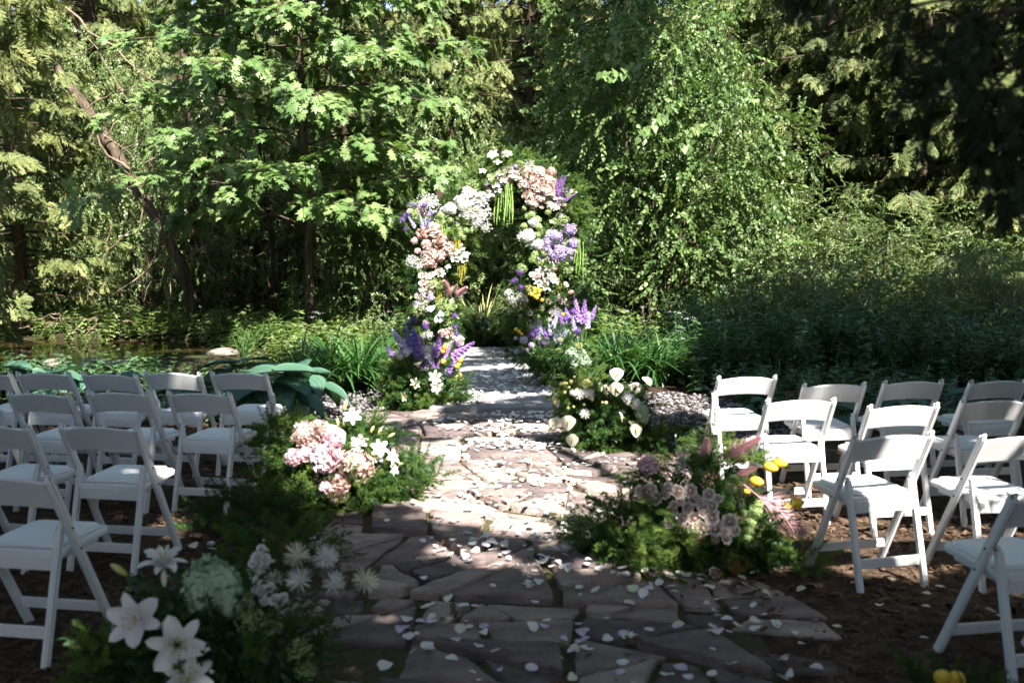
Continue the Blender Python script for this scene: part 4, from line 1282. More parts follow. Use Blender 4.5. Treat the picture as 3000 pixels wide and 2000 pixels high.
# ================================================================== CHAIRS
def beam(a, b_, w, d, side=(1, 0, 0), bev=0.006, round_top=False):
    """bevelled bar from a to b_: w along side, d across"""
    a, b_ = Vector(a), Vector(b_)
    ax = (b_ - a)
    L = ax.length
    ax.normalize()
    s = Vector(side)
    s = (s - ax * s.dot(ax)).normalized()
    t = ax.cross(s)
    bm = bmesh.new()
    bmesh.ops.create_cube(bm, size=1.0)
    for v in bm.verts:
        v.co = Vector((v.co.x * w, v.co.y * d, v.co.z * L))
    if round_top:
        ed = [e for e in bm.edges if all(v.co.z > 0 for v in e.verts) and abs(e.verts[0].co.x - e.verts[1].co.x) > 1e-6]
        bmesh.ops.bevel(bm, geom=ed, offset=d * 0.42, segments=4, affect='EDGES')
    bmesh.ops.bevel(bm, geom=[e for e in bm.edges if e.calc_face_angle(0) > 0.5], offset=bev, segments=2, affect='EDGES')
    M = Matrix((s, t, ax)).transposed().to_4x4()
    M.translation = (a + b_) / 2
    bm.transform(M)
    return bm
def bm_mesh(name, bm, mat, smooth=True):
    me = bpy.data.meshes.new(name)
    bmesh.ops.recalc_face_normals(bm, faces=bm.faces[:])
    bm.to_mesh(me)
    bm.free()
    me.materials.append(MAT[mat])
    if smooth:
        for p in me.polygons:
            p.use_smooth = True
        try:
            me.set_sharp_from_angle(angle=math.radians(35))
        except Exception:
            pass
    return me
UT, UB = Vector((0, -0.205, 0.785)), Vector((0, 0.215, 0.0))     # the long side bars: top of the back to the front foot
def along(z):
    f = (UT.z - z) / (UT.z - UB.z)
    return UT.y + (UB.y - UT.y) * f
HW = 0.208
CM = {}
for sgn, nm in ((-1, 'l'), (1, 'r')):
    CM['up' + nm] = bm_mesh('side_bar', beam((sgn * HW, UB.y, UB.z), (sgn * HW, UT.y, UT.z), 0.026, 0.044, round_top=True), 'chair_white')
    CM['leg' + nm] = bm_mesh('rear_leg', beam((sgn * (HW - 0.030), -0.225, 0.0), (sgn * (HW - 0.030), along(0.55) - 0.004, 0.55), 0.026, 0.040, round_top=True), 'chair_white')
# curved top slat
bm = bmesh.new()
ns = 14
bdir = (UT - UB).normalized()
bn = Vector((0, -bdir.z, bdir.y))
rings = []
for i in range(ns + 1):
    u = -1 + 2 * i / ns
    x = u * (HW - 0.010)
    arch = 0.026 * (1 - u * u)
    bow = -0.030 * (1 - u * u)
    hi = 0.748 + arch
    lo = 0.628 + arch * 0.75
    ring = []
    for (zz, off) in ((lo, -0.007), (lo, 0.007), (hi, 0.007), (hi, -0.007)):
        c = Vector((x, along(zz), zz)) + bn * (off - 0.0) + Vector((0, bow, 0))
        ring.append(bm.verts.new(c))
    rings.append(ring)
for i in range(ns):
    for k in range(4):
        bm.faces.new((rings[i][k], rings[i][(k + 1) % 4], rings[i + 1][(k + 1) % 4], rings[i + 1][k]))
bm.faces.new(rings[0])
bm.faces.new(list(reversed(rings[-1])))
bmesh.ops.recalc_face_normals(bm, faces=bm.faces[:])
bmesh.ops.bevel(bm, geom=[e for e in bm.edges if e.calc_face_angle(0) > 1.0], offset=0.004, segments=2, affect='EDGES')
CM['slat'] = bm_mesh('back_slat', bm, 'chair_white')
def seat_board(w, y0, y1, z, th, rad, name, mat, bev, crown=0.0):
    pts = []
    for cx, cy, a0 in ((w - rad, y1 - rad, 0), (-(w - rad), y1 - rad, 90), (-(w - 0.012), y0 + 0.012, 180), ((w - 0.012), y0 + 0.012, 270)):
        rr = rad if cy > 0 else 0.012
        for k in range(6):
            a = math.radians(a0 + 90 * k / 5)
            pts.append((cx + rr * math.cos(a), cy + rr * math.sin(a)))
    bm = bmesh.new()
    top = [bm.verts.new((x, y, z + 0.02 * (y - y0))) for x, y in pts]
    f = bm.faces.new(top)
    r = bmesh.ops.extrude_face_region(bm, geom=[f])
    for v in [g for g in r['geom'] if isinstance(g, bmesh.types.BMVert)]:
        v.co.z -= th
    bmesh.ops.recalc_face_normals(bm, faces=bm.faces[:])
    bmesh.ops.bevel(bm, geom=[e for e in bm.edges if e.calc_face_angle(0) > 1.0], offset=bev, segments=3, affect='EDGES')
    return bm_mesh(name, bm, mat)
CM['seat'] = seat_board(0.188, -0.125, 0.262, 0.450, 0.030, 0.045, 'seat', 'chair_white', 0.006)
CM['pad'] = seat_board(0.168, -0.095, 0.243, 0.468, 0.024, 0.05, 'seat_pad', 'pad_white', 0.011)
yl = lambda z: -0.225 + (along(0.55) - 0.004 + 0.225) * z / 0.55
CM['rail'] = bm_mesh('seat_rail', beam((-0.163, yl(0.405) - 0.002, 0.402), (0.163, yl(0.405) - 0.002, 0.402), 0.062, 0.020, (0, 0, 1), 0.005), 'chair_white')
CM['rst'] = bm_mesh('rear_stretcher', beam((-0.163, yl(0.135), 0.135), (0.163, yl(0.135), 0.135), 0.050, 0.018, (0, 0, 1), 0.004), 'chair_white')
CM['fst'] = bm_mesh('front_stretcher', beam((-0.193, along(0.125), 0.125), (0.193, along(0.125), 0.125), 0.045, 0.018, (0, 0, 1), 0.004), 'chair_white')
CM['brace'] = bm_mesh('seat_side_rail', beam((0, -0.10, 0.412), (0, 0.20, 0.417), 0.016, 0.030, (1, 0, 0), 0.003), 'chair_white')
bm = bmesh.new()
bmesh.ops.create_cone(bm, cap_ends=True, segments=10, radius1=0.0058, radius2=0.005, depth=0.004, matrix=Matrix.Rotation(PI / 2, 4, 'Y'))
CM['screw'] = bm_mesh('screw', bm, 'screw_steel')
def chair(x, y, rz, label):
    t = thing('folding_chair', label, 'chair', (x, y, -0.004), rz + rng.normal(0, 0.022), 'white folding chairs')
    t.rotation_euler[0] = rng.normal(0, 0.006)
    t.rotation_euler[1] = rng.normal(0, 0.008)
    for s in ('l', 'r'):
        link('side_bar', CM['up' + s], t)
        link('rear_leg', CM['leg' + s], t)
    link('back_slat', CM['slat'], t)
    seat = link('seat', CM['seat'], t)
    link('seat_pad', CM['pad'], seat)
    link('seat_rail', CM['rail'], t)
    link('seat_side_rail', CM['brace'], t, (-0.155, 0, 0))
    link('seat_side_rail', CM['brace'], t, (0.155, 0, 0))
    link('rear_stretcher', CM['rst'], t)
    link('front_stretcher', CM['fst'], t)
    for sg in (-1, 1):
        for z in (0.535, 0.435):
            link('screw', CM['screw'], t, (sg * (HW + 0.0142), along(z) + 0.003, z))
    return t
RN = {1: 'front row', 2: 'second row', 3: 'third row', 4: 'nearest row'}
NTH = ['aisle chair', 'second chair from the aisle', 'third chair from the aisle', 'fourth chair from the aisle', 'fifth chair from the aisle']
def place(px, py, rz, row, nth, side):
    """px, py: middle of the top of the back as measured in the photograph"""
    p = gnd(px, py, 0.785)
    r = math.radians(rz)
    x = p[0] - (-0.205) * -math.sin(r)
    y = p[1] - (-0.205) * math.cos(r)
    lab = 'white folding chair, %s, %s %s of the walk' % (NTH[nth], RN[row], side)
    return chair(x, y, r, lab)
CH_E = place(547, 851, -11, 1, 0, 'left')
for a in [(391, 851, -10, 1, 1, 'left'), (247, 854, -12, 1, 2, 'left'), (100, 851, -11, 1, 3, 'left'), (-38, 850, -12, 1, 4, 'left'),
          (457, 897, -9, 2, 0, 'left'), (270, 896, -10, 2, 1, 'left'), (85, 896, -11, 2, 2, 'left'), (-95, 897, -10, 2, 3, 'left'),
          (222, 971, -10, 3, 0, 'left'), (-25, 969, -11, 3, 1, 'left'), (-260, 972, -10, 3, 2, 'left'),
          (0, 1085, -10, 4, 0, 'left')]:
    place(*a)
CH_N = place(1718, 860, 8, 1, 0, 'right')
for a in [(1922, 876, 6, 1, 1, 'right'), (2102, 870, 8, 1, 2, 'right'), (2297, 869, 9, 1, 3, 'right'),
          (1842, 912, 8, 2, 0, 'right'), (2080, 924, 8, 2, 1, 'right'), (2290, 912, 10, 2, 2, 'right'),
          (2056, 992, 11, 3, 0, 'right'), (2345, 993, 12, 3, 1, 'right'),
          (2445, 1122, 12, 4, 0, 'right')]:
    place(*a)

# reserved ribbons tied to the two aisle chairs of the front rows
def ribbon(ch, sgn, label, zt, L):
    M = Matrix.Rotation(ch.rotation_euler[2], 4, 'Z')
    M.translation = Vector(ch.location)
    ztop = zt
    # it hangs straight down beside the bar, bowing a little
    cx = sgn * (HW + 0.022)
    cy0 = along(ztop) - 0.028
    pts = []
    n = 14
    for i in range(n + 1):
        f = i / n
        pts.append((cx + 0.004 * math.sin(f * 7), cy0 - 0.006 - 0.010 * math.sin(f * 2.5), ztop - L * f))
    hw = 0.022
    V, F = [], []
    for p in pts:
        for s in (-1, 1):
            V.append((p[0] + s * hw, p[1], p[2]))
    m_ = len(V)
    V += [(v[0], v[1] + 0.0015, v[2]) for v in V]
    for i in range(n):
        a = 2 * i
        F += [(a, a + 1, a + 3), (a, a + 3, a + 2), (m_ + a, m_ + a + 3, m_ + a + 1), (m_ + a, m_ + a + 2, m_ + a + 3)]
        F += [(a, a + 2, m_ + a + 2), (a, m_ + a + 2, m_ + a), (a + 1, m_ + a + 1, m_ + a + 3), (a + 1, m_ + a + 3, a + 3)]
    t = thing('reserved_ribbon', label, 'ribbon', ch.location, ch.rotation_euler[2], 'reserved ribbons on the aisle chairs')
    link('ribbon_tail', mesh_np('ribbon_tail', V, F, 'ribbon_white', None, True), t)
    bm = bmesh.new()
    bmesh.ops.create_cube(bm, size=1.0)
    for v in bm.verts:
        v.co = Vector((v.co.x * 0.036, v.co.y * 0.054, v.co.z * 0.030))
    bmesh.ops.bevel(bm, geom=bm.edges[:], offset=0.006, segments=2, affect='EDGES')
    bm.transform(Matrix.Translation((sgn * HW, along(ztop + 0.005), ztop + 0.005)) @ Matrix.Rotation(-0.49, 4, 'X'))
    link('ribbon_loop', bm_mesh('ribbon_loop', bm, 'ribbon_white'), t)
    cu = bpy.data.curves.new('reserved', 'FONT')
    cu.body = 'Reserved'
    cu.size = 0.050
    cu.shear = 0.35
    cu.extrude = 0.0004
    cu.align_x = 'CENTER'
    cu.align_y = 'CENTER'
    tmp = bpy.data.objects.new('tmp_text', cu)
    COL.objects.link(tmp)
    me = bpy.data.meshes.new_from_object(tmp)
    bpy.data.objects.remove(tmp)
    me.materials.clear()
    me.materials.append(MAT['ink'])
    # reads upwards along the tail, facing the back of the rows
    R = Matrix(((0, -1, 0), (0, 0, -1), (1, 0, 0)))
    link('lettering', me, t, (cx, cy0 - 0.021, ztop - L * 0.5), R)
ribbon(CH_E, 1, 'white ribbon lettered Reserved on the left front row aisle chair', 0.60, 0.30)
ribbon(CH_N, -1, 'white ribbon lettered Reserved on the right front row aisle chair', 0.66, 0.30)

# ================================================================== BLOOMS
def petal(L, Wd, cup, curl, n=3, m_=2, tipw=0.15, ruffle=0.0, seed=0, p=0.8):
    """a petal along +Y, upper side +Z; returns V, F"""
    V, F = [], []
    for i in range(n + 1):
        f = i / n
        w_ = Wd * (math.sin(PI * (0.10 + 0.80 * f)) ** p if f < 1 else tipw + 0.25)
        for j in range(-m_, m_ + 1):
            u = j / m_
            V.append((w_ * u, L * f - 0.1 * L * abs(u) * f, cup * L * (u * u) * 0.6 * (0.3 + f) + curl * L * f * f + ruffle * L * math.sin(j * 2.1 + seed + f * 3) * f))
    k = 2 * m_ + 1
    for i in range(n):
        for j in range(k - 1):
            a = i * k + j
            F += [(a, a + 1, a + k + 1), (a, a + k + 1, a + k)]
    return np.array(V), np.array(F)
def put(mb, V, F, az, tilt, r=0.0, z=0.0, t=0.5, s=1.0, roll=0.0):
    """stand a petal on the flower: azimuth az, tilt up from the horizontal"""
    V = V * s
    c, s_ = math.cos(tilt), math.sin(tilt)
    Vy = V[:, 1] * c - V[:, 2] * s_
    Vz = V[:, 1] * s_ + V[:, 2] * c
    x, y = V[:, 0], Vy + r
    ca, sa = math.cos(az), math.sin(az)
    mb.add(np.stack([x * ca - y * sa, x * sa + y * ca, Vz + z], 1), F, t)
FLOWER = {}
def reg(name, mb, mat, smooth=True, extra=None):
    FLOWER[name] = (mb.mesh(name, mat, smooth), extra or [])
def core(mb, r, t=0.1, sq=(1, 1, 1), c=(0, 0, 0)):
    V, F = icos(2)
    mb.add(V * r * np.array(sq) + np.array(c), F, t)
# every bloom is modelled about 1 unit in radius, its face towards +Z
def rose(nm, mat, seed):
    r = np.random.default_rng(seed)
    mb = MB()
    core(mb, 0.30, 0.05, (1, 1, 1.2), (0, 0, 0.15))
    k = 0
    for layer, (cnt, tilt, rad, sz, tn) in enumerate([(3, 1.52, 0.07, 0.80, 0.1), (4, 1.48, 0.18, 0.80, 0.3), (5, 1.40, 0.32, 0.78, 0.5), (6, 1.22, 0.46, 0.72, 0.75), (7, 0.95, 0.56, 0.66, 0.95)]):
        for j in range(cnt):
            V, F = petal(sz, [0.2, 0.26, 0.34, 0.42, 0.48][layer], 0.7, [0.2, 0.12, 0.0, -0.25, -0.45][layer], 4, 2, 0.72, 0.03, k, 0.45)
            put(mb, V, F, j * 2 * PI / cnt + layer * 0.7 + r.normal(0, 0.1), tilt + r.normal(0, 0.05), rad * 0.8, -0.42 + 0.02 * layer, tn * r.uniform(0.8, 1.05))
            k += 1
    for j in range(5):
        V, F = petal(0.7, 0.14, 0.2, -0.4, 2, 1)
        put(mb, V, F, j * 1.257, -0.1, 0.05, -0.3, 0.6)
    reg(nm, mb, mat)
def ruffled(nm, mat, seed, n=90, sz=0.55, sq=0.85, core_t=0.05):
    """peony or carnation: a ball of frilled petals"""
    r = np.random.default_rng(seed)
    mb = MB()
    core(mb, 0.62, core_t, (1, 1, sq))
    d = sph(n)
    d = d[d[:, 2] > -0.55]
    for k, v in enumerate(d):
        V, F = petal(sz * r.uniform(0.8, 1.15), sz * 0.52, 0.5, 0.25 + r.normal(0, 0.15), 3, 2, 0.75, 0.10, k)
        out = nrm(v + r.normal(0, 0.12, 3))
        tang = nrm(np.cross(out, r.normal(0, 1, 3)))
        Y = nrm(out * 0.72 + tang * 0.6)
        Z = nrm(np.cross(np.cross(Y, -out), Y))
        X = np.cross(Y, Z)
        mb.add((v * 0.52 * np.array([1, 1, sq]))[None] + V[:, 0:1] * X + V[:, 1:2] * Y + V[:, 2:3] * Z, F, np.clip(0.25 + 0.6 * (V[:, 1] / sz) * r.uniform(0.7, 1.1), 0, 1))
    reg(nm, mb, mat)
def mophead(nm, mat, seed, n=120, fl=0.25, sq=0.9):
    """hydrangea: a dome of four-petalled florets"""
    r = np.random.default_rng(seed)
    mb = MB()
    core(mb, 0.62, 0.0, (1, 1, sq))
    d = sph(n)
    d = d[d[:, 2] > -0.6]
    K = r.normal(0, 2.2, (4, 3))
    PH = r.uniform(0, 6, 4)
    for v in d:
        lump = 1 + 0.13 * float(np.sin(K @ v + PH).sum()) / 1.4
        out = nrm(v + r.normal(0, 0.15, 3))
        a = nrm(np.cross(out, (0.3, 0.2, 1.0)))
        b_ = np.cross(out, a)
        ph = r.uniform(0, PI)
        c0 = v * lump * (0.84 + r.uniform(-0.14, 0.14)) * np.array([1, 1, sq])
        fl_ = fl * r.uniform(0.8, 1.25)
        tn = r.random()
        for q in range(4):
            an = ph + q * PI / 2
            e = a * math.cos(an) + b_ * math.sin(an)
            g = -a * math.sin(an) + b_ * math.cos(an)
            V = [c0, c0 + e * fl_ * 0.55 + g * fl_ * 0.42 + out * r.uniform(0, .12), c0 + e * fl_ * 1.05 + out * r.uniform(-.03, .12), c0 + e * fl_ * 0.55 - g * fl_ * 0.42 + out * r.uniform(0, .12)]
            mb.add(V, [(0, 2, 1), (0, 3, 2)], [tn * 0.3, tn, min(1, tn + 0.2), tn])
    reg(nm, mb, mat, False)
def allium(nm, mat, seed):
    r = np.random.default_rng(seed)
    mb = MB()
    core(mb, 0.52, 0.0)
    d = sph(170)
    for v in d:
        rr = r.uniform(0.80, 1.0)
        a = nrm(np.cross(v, (0.2, 0.5, 0.8)))
        b_ = np.cross(v, a)
        ph = r.uniform(0, PI)
        tn = r.random()
        mb.add([v * 0.4 + a * 0.012, v * 0.4 - a * 0.012, v * rr], [(0, 1, 2)], 0.3)
        for q in range(5):
            an = ph + q * 2 * PI / 5
            e = a * math.cos(an) + b_ * math.sin(an)
            g = -a * math.sin(an) + b_ * math.cos(an)
            mb.add([v * rr + g * 0.018, v * rr + e * 0.13 + v * 0.05, v * rr - g * 0.018], [(0, 1, 2)], tn)
    reg(nm, mb, mat, False, [('stem', 'stem6')])
def spike(nm, mat, seed, n=64, L=4.4, rad=0.95):
    """delphinium: florets spiralling up a stem, base at the origin"""
    r = np.random.default_rng(seed)
    mb = MB()
    mb.add(*tube([(0, 0, -0.2), (0.05, 0, L * 0.5), (0, 0.03, L)], [0.14, 0.10, 0.04], 5, False), 0.2)
    for k in range(n):
        f = (k + 0.5) / n
        az = k * 2.399963
        w_ = rad * (1 - 0.72 * f ** 1.6) * r.uniform(0.85, 1.1)
        o = np.array([math.cos(az), math.sin(az), 0])
        c0 = np.array([0, 0, L * f]) + o * w_ * 0.45
        out = nrm(o + np.array([0, 0, 0.35]))
        a = nrm(np.cross(out, (0, 0, 1.0)))
        b_ = np.cross(out, a)
        tn = np.clip(r.random() * 0.8 + 0.2 * (1 - f), 0, 1)
        for q in range(5):
            an = q * 2 * PI / 5 + k
            e = a * math.cos(an) + b_ * math.sin(an)
            g = -a * math.sin(an) + b_ * math.cos(an)
            s = w_ * r.uniform(0.5, 0.78)
            mb.add([c0, c0 + e * s * 0.6 + g * s * 0.38 + out * s * 0.3, c0 + e * s * 1.0 + out * s * 0.25, c0 + e * s * 0.6 - g * s * 0.38 + out * s * 0.3], [(0, 2, 1), (0, 3, 2)], [tn * 0.4, tn, min(1, tn + .15), tn])
    reg(nm, mb, mat, False, [('stem', 'stem_thick')])
def lily(nm, mat, n=6, th0=0.30, th1=1.75, wd=0.27, doubled=False, seed=0):
    """trumpet whose petals open and roll back at the tips"""
    r = np.random.default_rng(seed + 90)
    mb = MB()
    def one(az, t0, t1, L, w_, zoff, tn0):
        ns, na = 9, 3
        th, rr, zz_ = t0, 0.03, zoff
        V, F, tt = [], [], []
        ca, sa = math.cos(az), math.sin(az)
        wob = r.normal(0, 0.5)
        for i in range(ns + 1):
            f = i / ns
            w2 = w_ * (math.sin(PI * (0.12 + 0.80 * f)) ** 0.75) * (1 if i < ns else 0.12)
            for j in range(-na, na + 1):
                u = j / na
                cupz = 0.35 * w2 * (u * u) + 0.03 * math.sin(4 * f + 5 * u + wob) * f
                # cup towards the axis
                x, y_, z = w2 * u, rr - cupz * math.cos(th), zz_ + cupz * math.sin(th)
                V.append((x * ca - y_ * sa, x * sa + y_ * ca, z))
                tt.append(min(1.0, tn0 + (1 - tn0) * f))
            th = t0 + (t1 - t0) * (f + 1 / ns) ** 1.4
            rr += L / ns * math.sin(th)
            zz_ += L / ns * math.cos(th)
        k = 2 * na + 1
        for i in range(ns):
            for j in range(k - 1):
                a_ = i * k + j
                F += [(a_, a_ + 1, a_ + k + 1), (a_, a_ + k + 1, a_ + k)]
        mb.add(V, F, tt)
    for k in range(n):
        one(k * 2 * PI / n + r.normal(0, 0.08), th0 * r.uniform(0.8, 1.2), th1 * r.uniform(0.85, 1.15), 1.25 * r.uniform(0.92, 1.05), wd * (1.15 if k % 2 else 0.85), -0.45, 0.25)
    if doubled:
        for k in range(9):
            one(k * 0.7 + 0.3, 0.15, 1.1 * r.uniform(0.8, 1.2), 1.05, wd * 0.6, -0.42, 0.4)
    reg(nm, mb, mat, True, [('stamens', 'stamens')])
# small shared pieces
PIECE = {}
mb = MB()
for k in range(6):
    a = k * PI / 3 + 0.4
    tipp = np.array([0.26 * math.cos(a), 0.26 * math.sin(a), 0.55])
    mb.add(*tube([(0, 0, -0.15), tipp * 0.6 + np.array([0, 0, .05]), tipp], [0.014, 0.012, 0.010], 4, False), 0.3)
    mb.add(*tube([tipp + np.array([-0.05 * math.sin(a), 0.05 * math.cos(a), 0]), tipp - np.array([-0.05 * math.sin(a), 0.05 * math.cos(a), 0])], [0.026, 0.026], 4), 0.6)
PIECE['stamens'] = mb.mesh('stamens', 'spadix_yellow', True)
mb = MB()
mb.add(*tube([(0, 0, -0.4), (0.1, 0.05, -3), (0, 0, -7.5)], [0.10, 0.11, 0.12], 5, False), 0.5)
PIECE['stem6'] = mb.mesh('stem', 'stem_green', True)
mb = MB()
mb.add(*tube([(0, 0, 0.1), (0.05, 0, -1.5), (0, 0, -3.5)], [0.13, 0.13, 0.14], 5, False), 0.5)
PIECE['stem_thick'] = mb.mesh('stem', 'stem_green', True)
mb = MB()
mb.add(*tube([(0, 0, -0.05), (0.05, 0.1, -1.5), (0, 0, -4.5)], [0.05, 0.05, 0.055], 5, False), 0.6)
PIECE['stem_thin'] = mb.mesh('stem', 'stem_green', True)
mb = MB()
mb.add(*tube([(0, 0.05, 0.02), (0, -0.1, 0.22), (0, -0.28, 0.34), (0, -0.5, 0.40)], [0.075, 0.09, 0.085, 0.045], 6), 0.3)
PIECE['spadix'] = mb.mesh('spadix', 'spadix_yellow', True)

rose('rose_blush', 'rose_blush', 1)
rose('rose_cream', 'cream_petal', 2)
rose('rose_white', 'white_petal', 3)
rose('rose_lilac', 'lilac_petal', 4)
ruffled('peony_peach', 'peach_petal', 5)
ruffled('peony_blush', 'blush_petal', 6)
ruffled('peony_pink', 'pink_petal', 7)
ruffled('carnation_white', 'white_petal', 8, 70, 0.5)
mophead('hydrangea_blush', 'blush_petal', 9)
mophead('hydrangea_white', 'white_petal', 10)
mophead('hydrangea_lavender', 'lavender_petal', 11)
mophead('hydrangea_pale_green', 'pale_green_petal', 12, 210, 0.22)
mophead('snowball_green', 'green_petal', 13, 80, 0.24)
allium('allium', 'allium_purple', 14)
spike('delphinium_purple', 'delphinium_purple', 15, 46, 4.4, 0.78)
spike('delphinium_blue', 'delphinium_blue', 16, 44, 4.4, 0.74)
spike('delphinium_pale', 'delphinium_pale', 17, 46, 4.4, 0.8)
spike('veronica', 'veronica_purple', 18, 80, 4.6, 0.7)
spike('stock_white', 'white_petal', 19, 40, 3.0, 0.62)
lily('lily_white', 'white_petal', 6, 0.35, 1.65, 0.27, False, 1)
lily('lily_cream', 'cream_petal', 6, 0.30, 1.45, 0.25, False, 2)
lily('lily_pink', 'blush_white', 6, 0.6, 1.5, 0.31, False, 3)
lily('lily_double', 'white_petal', 7, 0.45, 1.75, 0.21, True, 4)
lily('orchid', 'white_petal', 5, 1.1, 1.7, 0.42, False, 5)
# spider mum
r_ = np.random.default_rng(20)
mb = MB()
core(mb, 0.22, 0.3)
for v in sph(120):
    if v[2] < -0.45:
        continue
    tan = nrm(np.cross(v, r_.normal(0, 1, 3)))
    s = np.linspace(0.15, 1, 4)
    C = v * s[:, None] + tan * (0.16 * s ** 2)[:, None] + np.array([0, 0, 0.14]) * (s ** 3)[:, None]
    sd = nrm(np.cross(v, tan))
    w_ = np.array([0.028, 0.03, 0.028, 0.008])
    Vv = np.stack([C - sd * w_[:, None], C + sd * w_[:, None]], 1).reshape(-1, 3)
    Ff = []
    for i in range(3):
        Ff += [(2 * i, 2 * i + 1, 2 * i + 3), (2 * i, 2 * i + 3, 2 * i + 2)]
    mb.add(Vv, Ff, np.clip(0.2 + 0.8 * np.repeat(s, 2), 0, 1))
reg('spider_mum', mb, 'white_petal', False)
FLOWER['spider_mum_cream'] = (FLOWER['spider_mum'][0].copy(), [])
FLOWER['spider_mum_cream'][0].materials[0] = MAT['cream_petal']
# lily bud, standing along +Z
mb = MB()
zz_ = np.linspace(0, 1, 8)
V, F = tube(np.stack([0 * zz_, 0.05 * np.sin(zz_ * 3), zz_ * 2 - 0.6], 1), 0.36 * np.sin(PI * (0.08 + 0.86 * zz_)) ** 0.8 * (1 + 0.05 * np.cos(zz_ * 8)), 9)
mb.add(V, F, np.clip(0.1 + (V[:, 2] + 0.6) / 2.4, 0, 1))
reg('lily_bud', mb, 'pale_yellow', True, [('stem', 'stem_thin')])
FLOWER['lily_bud_white'] = (FLOWER['lily_bud'][0].copy(), FLOWER['lily_bud'][1])
FLOWER['lily_bud_white'][0].materials[0] = MAT['cream_petal']
# craspedia: a dimpled yellow ball, and an egg-shaped one
V, F = icos(3)
mb = MB()
mb.add(V * (1 + 0.035 * np.sin(V @ np.array([23, 17, 9.0])) * np.sin(V @ np.array([-11, 21, 15.0])))[:, None], F, np.clip(0.5 + 0.5 * V[:, 2], 0, 1))
reg('yellow_ball', mb, 'yellow_ball', True, [('stem', 'stem_thin')])
mb = MB()
Ve = V * np.array([0.82, 0.82, 1.15]) * (1 + 0.02 * np.sin(V @ np.array([5, 7, 3.0])))[:, None]
Ve[:, 2] += 0.12 * np.exp(-((V[:, 2] - 1) / 0.15) ** 2)
mb.add(Ve, F, np.clip(0.5 + 0.5 * V[:, 2], 0, 1))
reg('yellow_fruit', mb, 'yellow_ball', True, [('stem', 'stem_thin')])
# green thistle-like trick ball
mb = MB()
core(mb, 0.9, 0.2)
for v in sph(260):
    a = nrm(np.cross(v, (0.2, 0.5, 0.8)))
    mb.add([v * 0.85 + a * 0.03, v * 0.85 - a * 0.03, v * 1.06], [(0, 1, 2)], 0.6)
reg('green_ball', mb, 'fern_green', False, [('stem', 'stem_thin')])
# anthurium: heart-shaped spathe with a finger
m_, n = 6, 10
V, F, tn = [], [], []
for i in range(n + 1):
    f = i / n
    for j in range(-m_, m_ + 1):
        u = j / m_
        w_ = 0.74 * math.sin(PI * (0.06 + 0.94 * min(f, 0.985)) ** 0.70) ** 0.62
        yy = 0.66 - 1.5 * f - 0.22 * (1 - f) ** 2 * u * u - 0.05 * (1 - f) ** 3 * (1 - abs(u))
        V.append((w_ * u, yy, 0.28 * u * u * w_ - 0.12 * (f - 0.4) ** 2 + 0.02 * math.sin(8 * f + 3 * u)))
        tn.append(0.5 + 0.4 * abs(u))
k = 2 * m_ + 1
for i in range(n):
    for j in range(k - 1):
        a = i * k + j
        F += [(a, a + k + 1, a + 1), (a, a + k, a + k + 1)]
FLOWER['anthurium'] = (mesh_np('anthurium', V, F, 'cream_petal', tn, True), [('spadix', 'spadix')])
# feathery plume (astilbe, pampas) standing along +Z
def plume(nm, mat, seed, L=4.0, n=190, rad=1.0):
    r = np.random.default_rng(seed)
    mb = MB()
    mb.add(*tube([(0, 0, -1.2), (0.05, 0, L * 0.5), (0.15, 0, L)], [0.06, 0.05, 0.02], 4, False), 0.1)
    for k in range(n):
        f = (k + 0.5) / n
        az = k * 2.399963
        l = rad * (1 - 0.75 * f) * r.uniform(0.7, 1.25) + 0.15
        o = np.array([math.cos(az), math.sin(az), 0])
        c0 = np.array([0.04 * f, 0, L * f])
        s = np.linspace(0, 1, 4)
        C = c0 + o * (l * s * 0.75)[:, None] + np.array([0, 0, 1.0]) * (l * (0.9 * s - 0.35 * s ** 2))[:, None]
        sd = np.array([-o[1], o[0], 0])
        w_ = np.array([0.03, 0.055, 0.045, 0.01])
        Vv = np.stack([C - sd * w_[:, None], C + sd * w_[:, None]], 1).reshape(-1, 3)
        Ff = []
        for i in range(3):
            Ff += [(2 * i, 2 * i + 1, 2 * i + 3), (2 * i, 2 * i + 3, 2 * i + 2)]
        mb.add(Vv, Ff, np.clip(np.repeat(s, 2) * r.uniform(0.6, 1.1), 0, 1))
    reg(nm, mb, mat, False)
plume('plume', 'plume_pink', 21, 4.0, 300, 1.75)
# loose heads of tiny blooms
def gyp(nm, mat, seed, n=120, sz=0.14):
    r = np.random.default_rng(seed)
    mb = MB()
    p = nrm(r.normal(0, 1, (n, 3))) * (r.random(n) ** 0.4)[:, None]
    p[:, 2] = np.abs(p[:, 2]) * 0.9
    for v in p[::5]:
        mb.add(*tube([(0, 0, -0.8), v * 0.5, v], [0.012, 0.01, 0.008], 3, False), 0.0)
    for rep in range(2):
        mb.add(*inst(DIAMOND, p, r.normal(0, 1, (n, 3)), p + r.normal(0, 0.5, (n, 3)) + np.array([0, 0, 0.5]), sz * r.uniform(0.7, 1.3, n)))
    reg(nm, mb, mat, False)
gyp('filler_white', 'white_petal', 22)
gyp('filler_pale_yellow', 'pale_yellow', 23, 90, 0.2)
gyp('filler_green', 'green_petal', 24, 130, 0.2)
gyp('filler_pink', 'pinkish_petal', 25, 70, 0.16)
gyp('thistle_blue', 'dusty_blue', 26, 150, 0.2)
